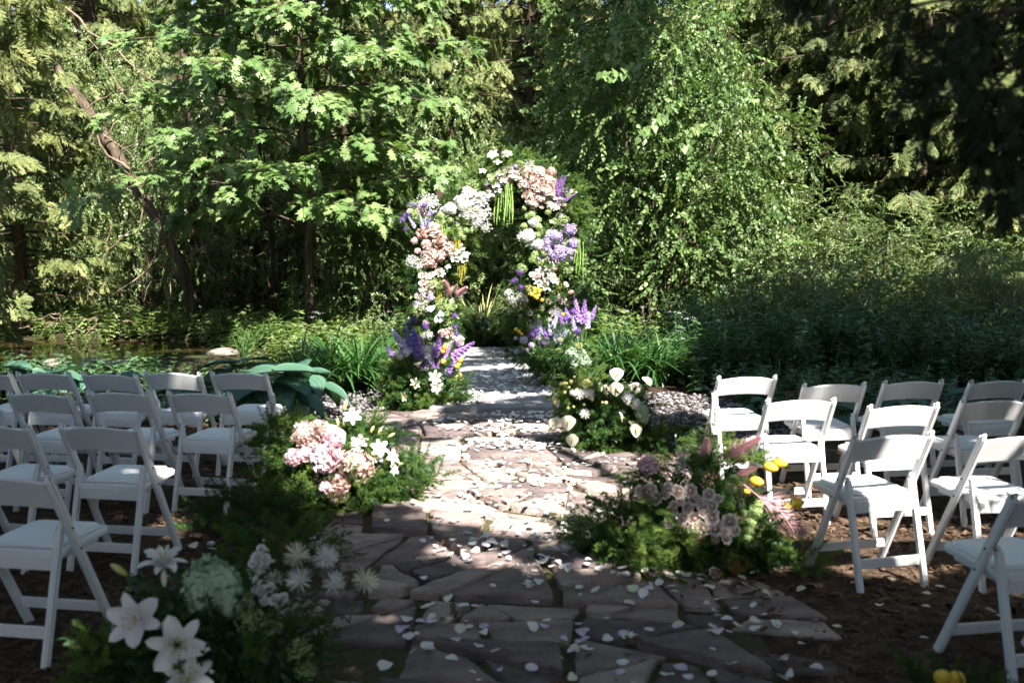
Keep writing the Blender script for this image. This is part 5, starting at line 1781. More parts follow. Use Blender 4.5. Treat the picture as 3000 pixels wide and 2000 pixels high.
# hanging cords (amaranthus), hung from the origin
def cords(nm, mat, seed, n, w_, L):
    r = np.random.default_rng(seed)
    mb = MB()
    for k in range(n):
        x0 = np.array([r.uniform(-w_, w_), r.uniform(-0.05, 0.05), r.uniform(-0.02, 0.02)])
        l = L * r.uniform(0.62, 1.05)
        s = np.linspace(0, 1, 9)
        C = x0 + np.stack([(0.02 * np.sin(s * 3 + k) + 0.035 * np.sin(k * 1.7)) * s, 0.03 * np.cos(s * 2 + k) * s, -l * s], 1)
        mb.add(*tube(C, np.array([0.003, .007, .009, .008, .009, .008, .009, .007, .003]) * r.uniform(0.8, 1.1), 5, False), np.clip(r.random() * 0.6 + 0.4 * np.repeat(np.tile([0, 1], 5)[:9], 5), 0, 1))
        m_ = 60
        f = r.random(m_)
        p = np.stack([np.interp(f, s, C[:, c]) for c in range(3)], 1)
        mb.add(*inst(DIAMOND, p, r.normal(0, 1, (m_, 3)) * np.array([1, 1, .5]), r.normal(0, 1, (m_, 3)), r.uniform(0.012, 0.026, m_)))
    return mb.mesh(nm, mat)
# leaves used in the arrangements
def heart_leaf_mesh(nm, mat, veins=False):
    m_, n = 6, 8
    V, F, tn = [], [], []
    for i in range(n + 1):
        f = i / n
        for j in range(-m_, m_ + 1):
            u = j / m_
            w_ = 0.5 * math.sin(PI * (0.06 + 0.94 * min(f, 0.985)) ** 0.65) ** 0.8
            V.append((w_ * u, 1.2 * f - 0.3 * (1 - f) ** 2 * abs(u), -0.25 * f * f + 0.15 * abs(u) * w_))
            tn.append(0.05 if (j == 0 or (abs(j) + i) % 3 == 0) else 0.8)
    k = 2 * m_ + 1
    for i in range(n):
        for j in range(k - 1):
            a = i * k + j
            F += [(a, a + 1, a + k + 1), (a, a + k + 1, a + k)]
    return mesh_np(nm, V, F, mat, tn, True)
FLOWER['caladium_leaf'] = (heart_leaf_mesh('caladium_leaf', 'caladium_leaf'), [])
V, F = petal(1.0, 0.12, 0.3, -0.5, 7, 2, 0.02)
FLOWER['strap_leaf'] = (mesh_np('strap_leaf', V, F, 'dark_leaf', np.full(len(V), 0.5), True), [])
# dried curling ribbons of leaf
mb = MB()
for k in range(7):
    r2 = np.random.default_rng(80 + k)
    s = np.linspace(0, 1, 12)
    d = nrm(np.array([r2.normal(0, 1), r2.normal(0, 0.5), 1.0]))
    C = d * (s * r2.uniform(0.7, 1.2))[:, None] + np.stack([0.16 * np.sin(s * r2.uniform(5, 9) + k), 0.10 * np.cos(s * 6 + k), 0.10 * np.sin(s * 8)], 1) * s[:, None]
    mb.add(*tube(C, np.linspace(0.035, 0.02, 12), 4, False), r2.random())
reg('curly_stem', mb, 'dried_tan', True)

# ---- feathery fern plumes for the greenery
def fern_plume(seed, n=95):
    r = np.random.default_rng(seed)
    mb = MB()
    s = np.linspace(0, 1, 5)
    C = np.stack([0.06 * np.sin(s * 3), s, 0.1 * s - 0.25 * s * s], 1)
    mb.add(*tube(C, [0.010, 0.009, 0.007, 0.005, 0.003], 3, False), 0.1)
    V, F, tt = [], [], []
    for k in range(n):
        f = r.uniform(0.08, 1.0)
        c0 = np.array([np.interp(f, s, C[:, c]) for c in range(3)])
        d = nrm(np.array([r.normal(0, 1.0), r.uniform(0.1, 1.0), r.normal(0, 0.8)]))
        l = (0.27 - 0.17 * f) * r.uniform(0.6, 1.2)
        for q in range(3):
            dd = nrm(d + r.normal(0, 0.35, 3))
            b0 = c0 + d * l * q * 0.28
            sd = nrm(np.cross(dd, r.normal(0, 1, 3))) * 0.012
            i = len(V)
            V += [b0 - sd, b0 + sd, b0 + dd * l * 0.55]
            F.append((i, i + 1, i + 2))
            v_ = np.clip(0.1 + 0.55 * f + r.random() * 0.4, 0, 1)
            tt += [v_ * 0.8, v_ * 0.8, v_]
    mb.add(np.array(V), np.array(F), tt)
    return mb.arrays()
FERN = [fern_plume(s) for s in (1, 2, 3)]
GREEN_TW = [twig(OVAL, 8, 0.24, 0.06, 0.1, 0.6, 0.9, s) for s in (14, 15)]
def fern_fill(blobs, n, size, mat, tws=FERN, up=0.5, seed=0, down=0.0):
    """plumes springing from the blobs (cx, cy, cz, rx, ry, rz), in the thing's own frame"""
    r = np.random.default_rng(seed)
    B = np.array(blobs, dtype=float)
    w_ = B[:, 3] * B[:, 5] + B[:, 3] * B[:, 4]
    pk = r.choice(len(B), n, p=w_ / w_.sum())
    d = nrm(r.normal(0, 1, (n, 3)) + np.array([0, -0.25, 0.15]))
    P = B[pk, :3] + d * B[pk, 3:] * (r.uniform(0.25, 0.88, n) ** 0.6)[:, None]
    D = d + r.normal(0, 0.45, (n, 3)) + np.array([0, 0, up - 0.4])
    N = r.normal(0, 0.5, (n, 3)) + np.array([0, -0.2, 0.9])
    mb = MB()
    scatter_twigs(mb, tws, P, D, N, size * r.uniform(0.65, 1.25, n), 0.6)
    return mb
class Arrangement:
    def __init__(s, name, label, cat, base, crop, Y):
        s.t = thing(name, label, cat, base)
        s.b = np.array(base, dtype=float)
        s.c, s.Y = crop, Y
    def foliage(s, nm, blobs, n, size, mat, tws=FERN, up=0.5, seed=0):
        """blobs measured on the enlargement: (cx, cy, rx, rz, dY, ry)"""
        B = []
        for (cx, cy_, rx, rz_, dY, ry) in blobs:
            p = s.c.at(cx, cy_, s.Y + dY) - s.b
            B.append((*p, s.c.m(rx, s.Y), ry, s.c.m(rz_, s.Y)))
        mb = fern_fill(B, n, size, mat, tws, up, seed)
        V, F, T = mb.arrays()
        tri_min = V[F][:, :, 2].min(1) + s.b[2]
        F = F[tri_min > 0.006]
        return link(nm, mesh_np(nm, V, F, mat, T), s.t, kind='stuff')
    def bloom(s, kind, cx, cy_, r, dY=0.0, face=None, name=None, stem=None, rscale=1.0):
        """kind at the measured spot, r its radius in enlarged pixels, face its direction"""
        me, extra = FLOWER[kind]
        p = s.c.at(cx, cy_, s.Y + dY)
        if face is None:
            rel = p - (s.b + np.array([0, 0, 0.25]))
            face = nrm(rel) * 0.55 + np.array([0, -0.75, 0.35])
        elif isinstance(face, str) and face == 'up':
            face = nrm(p - s.b) + np.array([0, 0, 0.35])
        face = nrm(np.array(face, dtype=float) + rng.normal(0, 0.10, 3))
        M = rotmat_from_z(face, rng.uniform(0, 6.28) if kind not in ('anthurium', 'caladium_leaf', 'strap_leaf') else 0.0)
        o = link(name or ('_'.join(kind.split('_')[:1]) if kind not in NAMES else NAMES[kind]), me, s.t, p - s.b, M, s.c.m(r, s.Y) * rscale)
        for (nm, pc) in extra:
            if stem is False and nm == 'stem':
                continue
            link(nm, PIECE[pc], o)
        return o
NAMES = {'rose_blush': 'rose', 'rose_cream': 'rose', 'rose_white': 'rose', 'rose_lilac': 'rose', 'peony_peach': 'peony', 'peony_blush': 'peony', 'peony_pink': 'peony', 'carnation_white': 'carnation',
         'hydrangea_blush': 'hydrangea', 'hydrangea_white': 'hydrangea', 'hydrangea_lavender': 'hydrangea', 'hydrangea_pale_green': 'hydrangea', 'snowball_green': 'snowball_bloom', 'allium': 'allium_head',
         'delphinium_purple': 'delphinium_spike', 'delphinium_blue': 'delphinium_spike', 'delphinium_pale': 'delphinium_spike', 'veronica': 'veronica_spike', 'stock_white': 'stock_spike',
         'lily_white': 'lily', 'lily_cream': 'lily', 'lily_pink': 'lily', 'lily_double': 'lily', 'orchid': 'orchid_bloom', 'spider_mum': 'spider_chrysanthemum', 'spider_mum_cream': 'spider_chrysanthemum',
         'lily_bud': 'lily_bud', 'lily_bud_white': 'lily_bud', 'yellow_ball': 'yellow_ball_bloom', 'yellow_fruit': 'yellow_fruit', 'green_ball': 'green_ball_bloom', 'anthurium': 'anthurium_spathe', 'plume': 'pink_plume',
         'filler_white': 'white_filler', 'filler_pale_yellow': 'yellow_filler', 'filler_green': 'green_filler', 'filler_pink': 'pink_filler', 'thistle_blue': 'blue_thistle', 'caladium_leaf': 'caladium_leaf', 'strap_leaf': 'lily_leaf', 'curly_stem': 'curly_stem'}
def moss_base(A, rx, ry, h):
    V, F = icos(3)
    V = V * (1 + 0.08 * np.sin(V @ np.array([7, 5, 3.0])) + 0.05 * np.sin(V @ np.array([13, -9, 6.0])))[:, None]
    V = V * np.array([rx, ry, h])
    V[:, 2] = np.maximum(V[:, 2], 0.006)
    link('moss_base', mesh_np('moss_base', V, F, 'moss', None, True), A.t)

FLOWER['pale_ball'] = (FLOWER['yellow_ball'][0].copy(), FLOWER['yellow_ball'][1])
FLOWER['pale_ball'][0].materials[0] = MAT['pale_yellow']
NAMES['pale_ball'] = 'pale_yellow_bloom'
mophead('hydrangea_lilac', 'lilac_petal', 29)
NAMES['hydrangea_lilac'] = 'hydrangea'
def spire(A, kind, p0, p1, dY=0.0, lean=-0.15, L=4.4):
    """a standing spike or plume from p0 to p1 of the enlargement"""
    a = A.c.at(*p0, A.Y + dY)
    c = A.c.at(*p1, A.Y + dY)
    d = c - a
    ln = np.linalg.norm(d)
    d = nrm(d + np.array([0, lean * ln, 0]))
    me, extra = FLOWER[kind]
    wf = 1.28 if kind.startswith('delph') else 1.0
    o = link(NAMES[kind], me, A.t, a - A.b, rotmat_from_z(d, rng.uniform(0, 6)), (ln / L * wf, ln / L * wf, ln / L * (1.08 if wf > 1 else 1.0)))
    for nm, pc in extra:
        link(nm, PIECE[pc], o)
    return o

# ================================================================== THE FLOWER ARCH
AC = Crop(1100, 400, 700 / 1829)
AY = 14.9
ab = AC.at(930, 1500, AY)
ab[2] = 0.0
ARCH = Arrangement('flower_arch', 'asymmetrical flower arch of dark timber smothered in pastel blooms and fern', 'arch', ab, AC, AY)
def arch_bar(nm, a, b_, w_, d_, side):
    link(nm, bm_mesh(nm, beam(a, b_, w_, d_, side, 0.006), 'dark_wood'), ARCH.t)
xl, xr = AC.at(480, 900, AY)[0] - ab[0], AC.at(1385, 900, AY)[0] - ab[0]
for x in (xl, xr):
    for y in (0.12, 0.72):
        arch_bar('post', (x, y, 0), (x, y, 2.55), 0.07, 0.07, (1, 0, 0))
for y in (0.12, 0.72):
    arch_bar('top_rail', (xl + 0.037, y, 2.32), (xr - 0.037, y, 2.32), 0.09, 0.05, (0, 0, 1))
    arch_bar('lower_rail', (xl + 0.037, y, 2.10), (xr - 0.037, y, 2.10), 0.04, 0.04, (0, 0, 1))
for x in (xl, xr):
    arch_bar('cross_tie', (x, 0.157, 2.45), (x, 0.683, 2.45), 0.06, 0.05, (0, 0, 1))
arch_blobs = [(455, 780, 150, 230, .05, .30), (420, 1080, 160, 230, .05, .32), (460, 1350, 190, 230, .05, .35), (560, 640, 160, 110, .05, .28), (350, 610, 130, 90, .05, .25),
              (700, 560, 160, 110, .05, .28), (850, 390, 150, 100, .05, .28), (1000, 300, 150, 90, .05, .28), (1150, 250, 120, 70, .05, .25),
              (1290, 400, 200, 150, .05, .30), (1430, 480, 140, 150, .05, .28), (1420, 640, 170, 130, .05, .3), (1330, 850, 160, 200, .05, .32), (1330, 1080, 200, 200, .05, .35), (1400, 1250, 240, 180, .05, .4), (1150, 1380, 220, 150, .05, .4), (620, 830, 90, 200, .05, .25), (1450, 900, 140, 180, .05, .3)]
ARCH.foliage('fern_greenery', arch_blobs, 1250, 0.30, 'fern_green', FERN, 0.4, 1)
ARCH.foliage('leafy_greenery', arch_blobs, 750, 0.9, 'small_leaf', GREEN_TW, 0.4, 2)
ARCH.foliage('dark_greenery', arch_blobs, 320, 0.9, 'dark_leaf', GREEN_TW, 0.2, 3)
ARCH.foliage('bright_greenery', arch_blobs, 380, 0.22, 'fern_light', FERN, 0.5, 6)
ARCH.foliage('light_greenery', [(840, 340, 150, 80, -.2, .15), (1090, 200, 130, 70, -.15, .15), (960, 240, 130, 60, -.2, .15), (1500, 480, 120, 130, -.1, .15), (1520, 620, 90, 90, -.1, .15), (640, 720, 130, 70, -.2, .15)], 330, 0.22, 'fern_light', FERN, 0.5, 4)
_bl = ARCH.bloom
ARCH.bloom = lambda kd, x, y, r, *a, **k: _bl(kd, x + rng.normal(0, 3), y + rng.normal(0, 3), r * rng.uniform(1.02, 1.32), *a, **k)
fz = -0.34                                     # blooms sit on the front of the greenery
for (x, y, r) in [(270, 525, 24), (300, 528, 22), (370, 527, 24), (222, 605, 20), (257, 595, 20), (210, 640, 22), (302, 605, 18), (347, 597, 24), (231, 705, 20)]:
    ARCH.bloom('allium', x, y, r, fz + rng.uniform(-.1, .1), (-0.4, -0.35, 0.7))
for (x, y, r) in [(1104, 1035, 24), (1052, 1108, 18), (1080, 1095, 16), (1115, 1150, 22)]:
    ARCH.bloom('allium', x, y, r, fz, (-0.2, -0.3, 0.9))
for p0, p1, kd in [((300, 690), (255, 615), 'delphinium_pale'), ((360, 700), (345, 610), 'delphinium_pale'), ((395, 690), (425, 560), 'delphinium_pale'), ((500, 560), (560, 520), 'delphinium_pale'),
                   ((1390, 420), (1430, 300), 'veronica'), ((1375, 400), (1400, 320), 'veronica'), ((1430, 450), (1490, 370), 'veronica'), ((1440, 500), (1535, 435), 'veronica'), ((1345, 430), (1355, 360), 'veronica'), ((1400, 440), (1455, 300), 'veronica')]:
    spire(ARCH, kd, p0, p1, fz, -0.3)
for (x, y, r) in [(505, 600, 32), (545, 600, 25), (480, 655, 22), (515, 658, 30), (570, 645, 27), (570, 718, 22), (640, 745, 24), (740, 715, 22), (690, 715, 22), (600, 780, 20),
                  (1190, 595, 28), (1165, 615, 22), (1245, 640, 25), (1250, 700, 28), (1285, 740, 28), (1250, 755, 25), (1205, 760, 22), (1140, 690, 24), (1230, 895, 27), (1200, 940, 27), (1150, 545, 20), (1215, 920, 24)]:
    ARCH.bloom('snowball_green', x, y, r, fz)
for (x, y, r) in [(450, 715, 48), (355, 740, 42), (487, 795, 48), (400, 830, 42), (415, 875, 42), (487, 905, 45), (420, 950, 48), (300, 795, 24), (325, 880, 22), (560, 850, 40), (545, 890, 30)]:
    ARCH.bloom('peony_peach', x, y, r * 1.12, fz)
for (x, y, r) in [(1160, 265, 48), (1250, 290, 52), (1325, 345, 42), (1350, 270, 28)]:
    ARCH.bloom('hydrangea_blush', x, y, r * 1.1, fz)
for (x, y, r) in [(1145, 350, 45), (1130, 375, 40), (1240, 375, 60), (1300, 410, 55), (1180, 450, 48), (1200, 500, 42), (1255, 470, 40), (1200, 330, 40), (1290, 355, 40)]:
    ARCH.bloom('peony_blush', x, y, r * 1.1, fz)
for (x, y, r) in [(1315, 495, 28), (1275, 535, 22), (1378, 530, 30), (1440, 515, 22), (1365, 465, 25)]:
    ARCH.bloom('rose_blush', x, y, r, fz)
for (x, y, r) in [(1410, 465, 22), (1365, 470, 20)]:
    ARCH.bloom('rose_lilac', x, y, r, fz)
for (x, y, r) in [(575, 545, 45), (660, 520, 48), (720, 520, 42), (690, 455, 42), (1155, 760, 52), (1245, 820, 46), (1210, 650, 42), (780, 540, 34)]:
    ARCH.bloom('hydrangea_white', x, y, r, fz)
for (x, y, r) in [(740, 430, 34), (790, 470, 32), (800, 440, 30), (870, 435, 30), (700, 400, 30), (760, 480, 30), (840, 470, 28), (640, 470, 28), (820, 500, 28), (900, 135, 34), (1000, 140, 30), (935, 190, 28), (880, 150, 24), (930, 365, 28), (935, 415, 24), (610, 870, 32), (650, 905, 32), (690, 900, 30), (610, 935, 28), (650, 860, 28), (600, 905, 26), (685, 940, 26), (950, 280, 24), (1050, 300, 24), (980, 330, 24), (890, 320, 20), (820, 260, 22), (1010, 125, 26)]:
    ARCH.bloom('orchid', x, y, r, fz - 0.04)
for (x, y, r) in [(1080, 310, 30), (960, 270, 22), (870, 300, 20), (1030, 270, 20), (1100, 270, 20)]:
    ARCH.bloom('rose_cream', x, y, r, fz)
for (x, y, r) in [(740, 600, 70), (800, 640, 60), (820, 580, 60), (690, 600, 55), (380, 500, 60), (430, 515, 60), (770, 680, 45), (1180, 215, 40), (850, 700, 40), (280, 960, 60), (340, 980, 50)]:
    ARCH.bloom('filler_white', x, y, r, fz, (0, -0.6, 0.5))
for (x, y, r) in [(1380, 770, 42), (1325, 800, 38), (1310, 845, 38), (1415, 870, 40), (1355, 905, 36), (1405, 905, 40), (1485, 715, 36), (1515, 820, 32), (1490, 880, 26), (1350, 780, 34)]:
    ARCH.bloom('hydrangea_lavender', x, y, r * 1.05, fz)
for (x, y, r) in [(1270, 1040, 40), (1320, 1000, 34), (1355, 1080, 44), (1235, 1085, 36), (1300, 1145, 40), (1375, 1110, 34), (1225, 1060, 30), (1310, 1110, 34), (1250, 1120, 30), (1340, 1050, 30)]:
    ARCH.bloom('lily_white', x, y, r * 1.1, fz)
for (x, y, r) in [(1240, 1165, 12), (1255, 1190, 12), (1222, 1190, 12), (1200, 1210, 11), (1250, 1215, 12), (1235, 1235, 11), (1275, 1250, 11), (1215, 1165, 11), (1265, 1175, 11), (1220, 1225, 11)]:
    ARCH.bloom('yellow_ball', x, y, r * 1.1, fz - 0.05)
ARCH.bloom('filler_pale_yellow', 1180, 1180, 40, fz)
for (x, y, r) in [(360, 1060, 28), (415, 1065, 28), (370, 1105, 32), (435, 1135, 28), (365, 1165, 28), (485, 1030, 26), (400, 1180, 25), (395, 1100, 26)]:
    ARCH.bloom('rose_blush', x, y, r * 1.1, fz)
for (x, y, r) in [(505, 1055, 30), (470, 1050, 24), (560, 1000, 24)]:
    ARCH.bloom('lily_white', x, y, r, fz)
spire(ARCH, 'plume', (580, 1220), (525, 1100), fz, -0.3, 4.0)
spire(ARCH, 'plume', (610, 1235), (700, 1150), fz, -0.3, 4.0)
spire(ARCH, 'plume', (600, 1190), (625, 1130), fz, -0.3, 4.0)
for (x, y, r) in [(370, 1220, 40), (420, 1225, 40), (375, 1285, 35), (425, 1190, 35)]:
    ARCH.bloom('filler_pink', x, y, r, fz)
for (x, y, r, f) in [(410, 1330, 60, (-0.2, -0.5, 0.8)), (505, 1370, 45, (0.2, -0.8, 0.5)), (480, 1415, 50, (0, -0.8, 0.5))]:
    ARCH.bloom('caladium_leaf', x, y, r, fz - 0.1, f)
for (x, y, r) in [(320, 1320, 45), (520, 1280, 50), (560, 1330, 45), (590, 1300, 40)]:
    ARCH.bloom('filler_green', x, y, r, fz)
for (x, y, r) in [(1020, 1200, 38), (1090, 1230, 35), (1045, 1265, 40), (1130, 1245, 30)]:
    ARCH.bloom('filler_white', x, y, r, fz)
for (x, y, r) in [(1060, 1340, 70), (1140, 1300, 60)]:
    ARCH.bloom('curly_stem', x, y, r, fz, (-0.4, -0.4, 0.6))
r_ = np.random.default_rng(99)                 # small blooms woven between the big ones
for k in range(270):
    q = arch_blobs[r_.integers(len(arch_blobs))]
    x, y = q[0] + r_.normal(0, 0.42) * q[2], q[1] + r_.normal(0, 0.42) * q[3]
    if 700 < x < 1100 and y > 640:
        continue
    kd = r_.choice(['orchid', 'rose_blush', 'rose_blush', 'rose_lilac', 'hydrangea_lavender', 'filler_pink', 'snowball_green', 'filler_green', 'filler_green', 'peony_peach'])
    rad = r_.uniform(14, 24) if not kd.startswith('filler') else r_.uniform(30, 50)
    ARCH.bloom(kd, x, y, rad, fz + r_.uniform(-0.02, 0.10))
def hang(nm, mat, cx, cy_, half, L, n, seed, dY=fz):
    p = AC.at(cx, cy_, AY + dY) - ab
    link('hanging_amaranth', cords(nm, mat, seed, n, AC.m(half, AY), AC.m(L, AY)), ARCH.t, p)
hang('green_cords', 'amaranth_green', 1005, 365, 42, 300, 22, 1)
hang('dark_green_cords', 'amaranth_green', 945, 400, 20, 270, 8, 2, fz + 0.1)
hang('yellow_cords', 'amaranth_olive', 625, 785, 24, 130, 12, 3)
hang('olive_cords', 'amaranth_olive', 665, 930, 22, 190, 12, 4)
hang('left_cords', 'amaranth_olive', 482, 1075, 18, 250, 9, 5)
hang('right_cords', 'amaranth_green', 1560, 790, 30, 270, 10, 6)
hang('inner_cords', 'amaranth_olive', 1402, 1020, 12, 220, 5, 7)
hang('green_left_cords', 'amaranth_green', 522, 670, 22, 170, 9, 8)

# ornamental grass in front of the opening
p = gnd(1108, 800)
t = thing('ornamental_grass', 'tall arching cream striped grass in the opening of the flower arch', 'plant', p)
link('leaf_blades', blades(85, 1.30, 0.42, 0.010, 71, 0.75, 6).mesh('pampas_blades', 'pampas_grass'), t, kind='stuff')
mb = fern_fill([(0, 0, 0.22, 0.38, 0.3, 0.25), (-0.3, 0, 0.15, .3, .25, .2), (0.35, 0, 0.15, .3, .25, .2)], 150, 0.3, 'fern_green', FERN, 0.4, 9)
V, F, T = mb.arrays()
F = F[V[F][:, :, 2].min(1) > 0.0]
link('fern_skirt', mesh_np('fern_skirt', V, F, 'fern_green', T), t, kind='stuff')
mb = MB()
mb.add(*inst(LANCE, np.stack([rng.normal(0, 0.12, 60), rng.normal(-0.1, 0.1, 60), rng.uniform(0.3, 0.5, 60)], 1), np.stack([rng.normal(0, 1, 60), rng.normal(-0.4, 0.7, 60), rng.uniform(-0.2, 0.4, 60)], 1), np.tile([0, 0, 1.0], (60, 1)), rng.uniform(0.18, 0.3, 60)))
link('striped_leaves', mb.mesh('striped_leaves', 'caladium_leaf'), t, kind='stuff')

# ================================================================== ARRANGEMENTS ALONG THE WALK
# -- left, far: purple spires
c = Crop(1100, 880, 400 / 1792)
b_ = gnd(*c.px(640, 1400))
A = Arrangement('flower_arrangement', 'arrangement of purple delphinium spires and alliums on the left edge of the slabs', 'flowers', b_, c, b_[1])
moss_base(A, 0.36, 0.28, 0.12)
FB = [(640, 1270, 470, 170, 0, .34), (480, 1080, 330, 180, 0, .3), (900, 1100, 280, 180, 0, .3), (330, 1340, 250, 90, -.05, .2), (650, 900, 330, 180, .08, .25), (1050, 1330, 220, 100, -.05, .2)]
A.foliage('fern_greenery', FB, 430, 0.21, 'fern_green', FERN, 0.5, 11)
A.foliage('light_greenery', [(250, 1200, 150, 100, -.1, .1), (600, 1330, 200, 100, -.25, .08), (800, 1280, 200, 100, -.25, .08), (330, 860, 130, 80, -.1, .1)], 110, 0.16, 'fern_light', FERN, 0.5, 12)
A.foliage('dark_greenery', FB, 90, 0.8, 'dark_leaf', GREEN_TW, 0.4, 13)
for (x, y, r) in [(510, 258, 54), (435, 305, 46), (655, 325, 55), (663, 362, 48), (1042, 203, 46), (1040, 350, 50), (1068, 447, 46), (1063, 560, 48)]:
    A.bloom('allium', x, y, r, rng.uniform(-.05, .15), 'up')
for p0, p1, kd in [((440, 680), (235, 400), 'delphinium_pale'), ((460, 620), (400, 330), 'delphinium_blue'), ((540, 720), (505, 360), 'delphinium_blue'), ((640, 890), (560, 460), 'delphinium_purple'), ((560, 800), (525, 550), 'delphinium_purple'),
                   ((800, 720), (850, 430), 'delphinium_purple'), ((830, 880), (900, 690), 'delphinium_purple'), ((760, 890), (745, 720), 'delphinium_purple'), ((1020, 730), (1285, 555), 'delphinium_purple'), ((895, 1000), (1085, 755), 'delphinium_purple'), ((240, 740), (135, 585), 'delphinium_purple'), ((600, 760), (610, 500), 'delphinium_purple'), ((700, 800), (760, 560), 'delphinium_pale'), ((380, 720), (310, 520), 'delphinium_purple'), ((900, 760), (985, 600), 'delphinium_purple')]:
    spire(A, kd, p0, p1, -0.12, -0.12)
for (x, y, r) in [(290, 700, 66), (410, 690, 66), (670, 640, 66), (680, 725, 55), (330, 740, 50)]:
    A.bloom('spider_mum', x, y, r, -.26)
for (x, y, r, kd, f) in [(785, 1005, 100, 'lily_white', (0.1, -0.9, 0.3)), (810, 1140, 95, 'lily_white', (0.1, -1, 0.1)), (530, 1085, 85, 'lily_cream', (-0.2, -1, 0.1)), (385, 1260, 75, 'lily_cream', (-0.4, -0.9, 0)), (560, 850, 70, 'lily_cream', (-0.1, -0.35, 0.9))]:
    A.bloom(kd, x, y, r, -.33, f)
for (x, y, r) in [(910, 615, 36), (882, 668, 32), (890, 805, 38), (1112, 783, 35), (1068, 862, 35), (1095, 835, 28)]:
    A.bloom('yellow_ball', x, y, r, -.18, 'up')
for (x, y, r) in [(960, 430, 85), (1080, 530, 90), (880, 430, 60)]:
    A.bloom('peony_blush', x, y, r, .18)
for (x, y, r) in [(260, 800, 65), (1080, 1000, 75), (420, 830, 60), (1120, 1120, 45), (200, 760, 40)]:
    A.bloom('filler_pale_yellow', x, y, r, -.1)
for (x, y, r) in [(700, 470, 80), (640, 480, 60), (950, 600, 80), (760, 600, 60)]:
    A.bloom('filler_white', x, y, r, .15)
A.bloom('green_ball', 975, 1070, 35, -.3)
A.bloom('lily_bud', 655, 905, 32, -.3, 'up')
for (x, y, r, f) in [(520, 960, 190, (-0.5, -0.3, 0.8)), (590, 1080, 240, (0.5, -0.5, 0.7)), (420, 950, 150, (-0.8, -0.2, 0.6))]:
    A.bloom('strap_leaf', x, y, r, -.3, f)
# -- right, far: alliums and pale green hydrangea
c = Crop(1480, 850, 320 / 1568)
b_ = gnd(*c.px(800, 1420))
A = Arrangement('flower_arrangement', 'arrangement of alliums, lavender spires and pale green hydrangea on the right edge of the slabs', 'flowers', b_, c, b_[1])
moss_base(A, 0.34, 0.28, 0.12)
FB = [(780, 1150, 330, 260, 0, .32), (640, 960, 280, 130, 0, .28), (320, 1000, 150, 100, 0, .2), (1020, 1180, 200, 190, 0, .28), (800, 760, 300, 150, .08, .25)]
A.foliage('fern_greenery', FB, 400, 0.21, 'fern_green', FERN, 0.5, 15)
A.foliage('leafy_greenery', FB, 120, 0.75, 'herb_leaf', GREEN_TW, 0.5, 16)
for (x, y, r) in [(390, 645, 70), (440, 580, 58), (555, 760, 62), (860, 415, 60), (970, 310, 58), (1043, 585, 70)]:
    A.bloom('allium', x, y, r, -.1, 'up')
for p0, p1, kd in [((1060, 470), (1005, 145), 'delphinium_purple'), ((1125, 470), (1140, 155), 'delphinium_purple'), ((1230, 410), (1305, 225), 'delphinium_purple'), ((650, 640), (625, 480), 'delphinium_pale'), ((690, 520), (765, 325), 'delphinium_pale'), ((940, 460), (865, 260), 'delphinium_purple'), ((820, 560), (800, 330), 'delphinium_purple'), ((1000, 560), (960, 360), 'delphinium_pale'), ((520, 640), (470, 420), 'delphinium_pale'), ((1180, 540), (1215, 330), 'delphinium_pale'), ((620, 760), (560, 560), 'delphinium_purple')]:
    spire(A, kd, p0, p1, .02, -0.1)
for (x, y, r) in [(155, 560, 28), (200, 595, 28), (235, 630, 24), (830, 350, 22)]:
    A.bloom('yellow_ball', x, y, r, -.1, 'up')
for (x, y, r) in [(270, 705, 70), (380, 780, 50), (160, 885, 50), (310, 860, 45), (480, 690, 50), (150, 690, 35)]:
    A.bloom('hydrangea_lilac', x, y, r, -.1)
for (x, y, r) in [(770, 700, 120), (720, 620, 80), (820, 620, 80)]:
    A.bloom('thistle_blue', x, y, r, -.05, (0, -0.6, 0.6))
for (x, y, r) in [(950, 910, 125), (1105, 1010, 115), (1000, 1060, 95), (1100, 920, 80)]:
    A.bloom('hydrangea_pale_green', x, y, r, -.1)
for (x, y, r) in [(900, 620, 70), (1020, 690, 70), (655, 305, 45), (640, 430, 50), (1190, 360, 60), (700, 790, 40)]:
    A.bloom('filler_white', x, y, r, .05)
for (x, y, r) in [(230, 1040, 55), (380, 1020, 65), (250, 840, 55), (320, 1300, 70)]:
    A.bloom('filler_green', x, y, r, -.1)
for (x, y, r) in [(1060, 790, 55), (800, 710, 40), (760, 870, 45)]:
    A.bloom('filler_pale_yellow', x, y, r, -.2)
A.bloom('curly_stem', 480, 500, 150, .05, (0, -0.2, 0.9))
# -- right, middle: anthuriums
c = Crop(1580, 1050, 360 / 1711)
b_ = gnd(*c.px(930, 1240))
A = Arrangement('flower_arrangement', 'arrangement of cream anthuriums and yellow bobbles beside the right pebbles', 'flowers', b_, c, b_[1])
moss_base(A, 0.42, 0.30, 0.12)
FB = [(850, 1000, 460, 250, 0, .34), (930, 720, 430, 180, 0, .3), (600, 600, 240, 130, 0, .25), (1330, 1080, 250, 170, -.03, .25), (1250, 720, 220, 160, .03, .25)]
A.foliage('fern_greenery', FB, 520, 0.19, 'fern_green', FERN, 0.5, 18)
A.foliage('dark_greenery', FB, 120, 0.6, 'dark_leaf', GREEN_TW, 0.5, 19)
A.foliage('light_greenery', [(500, 480, 170, 120, -.1, .1), (400, 620, 130, 100, -.1, .1), (800, 300, 120, 100, .05, .1)], 90, 0.14, 'fern_light', FERN, 0.6, 20)
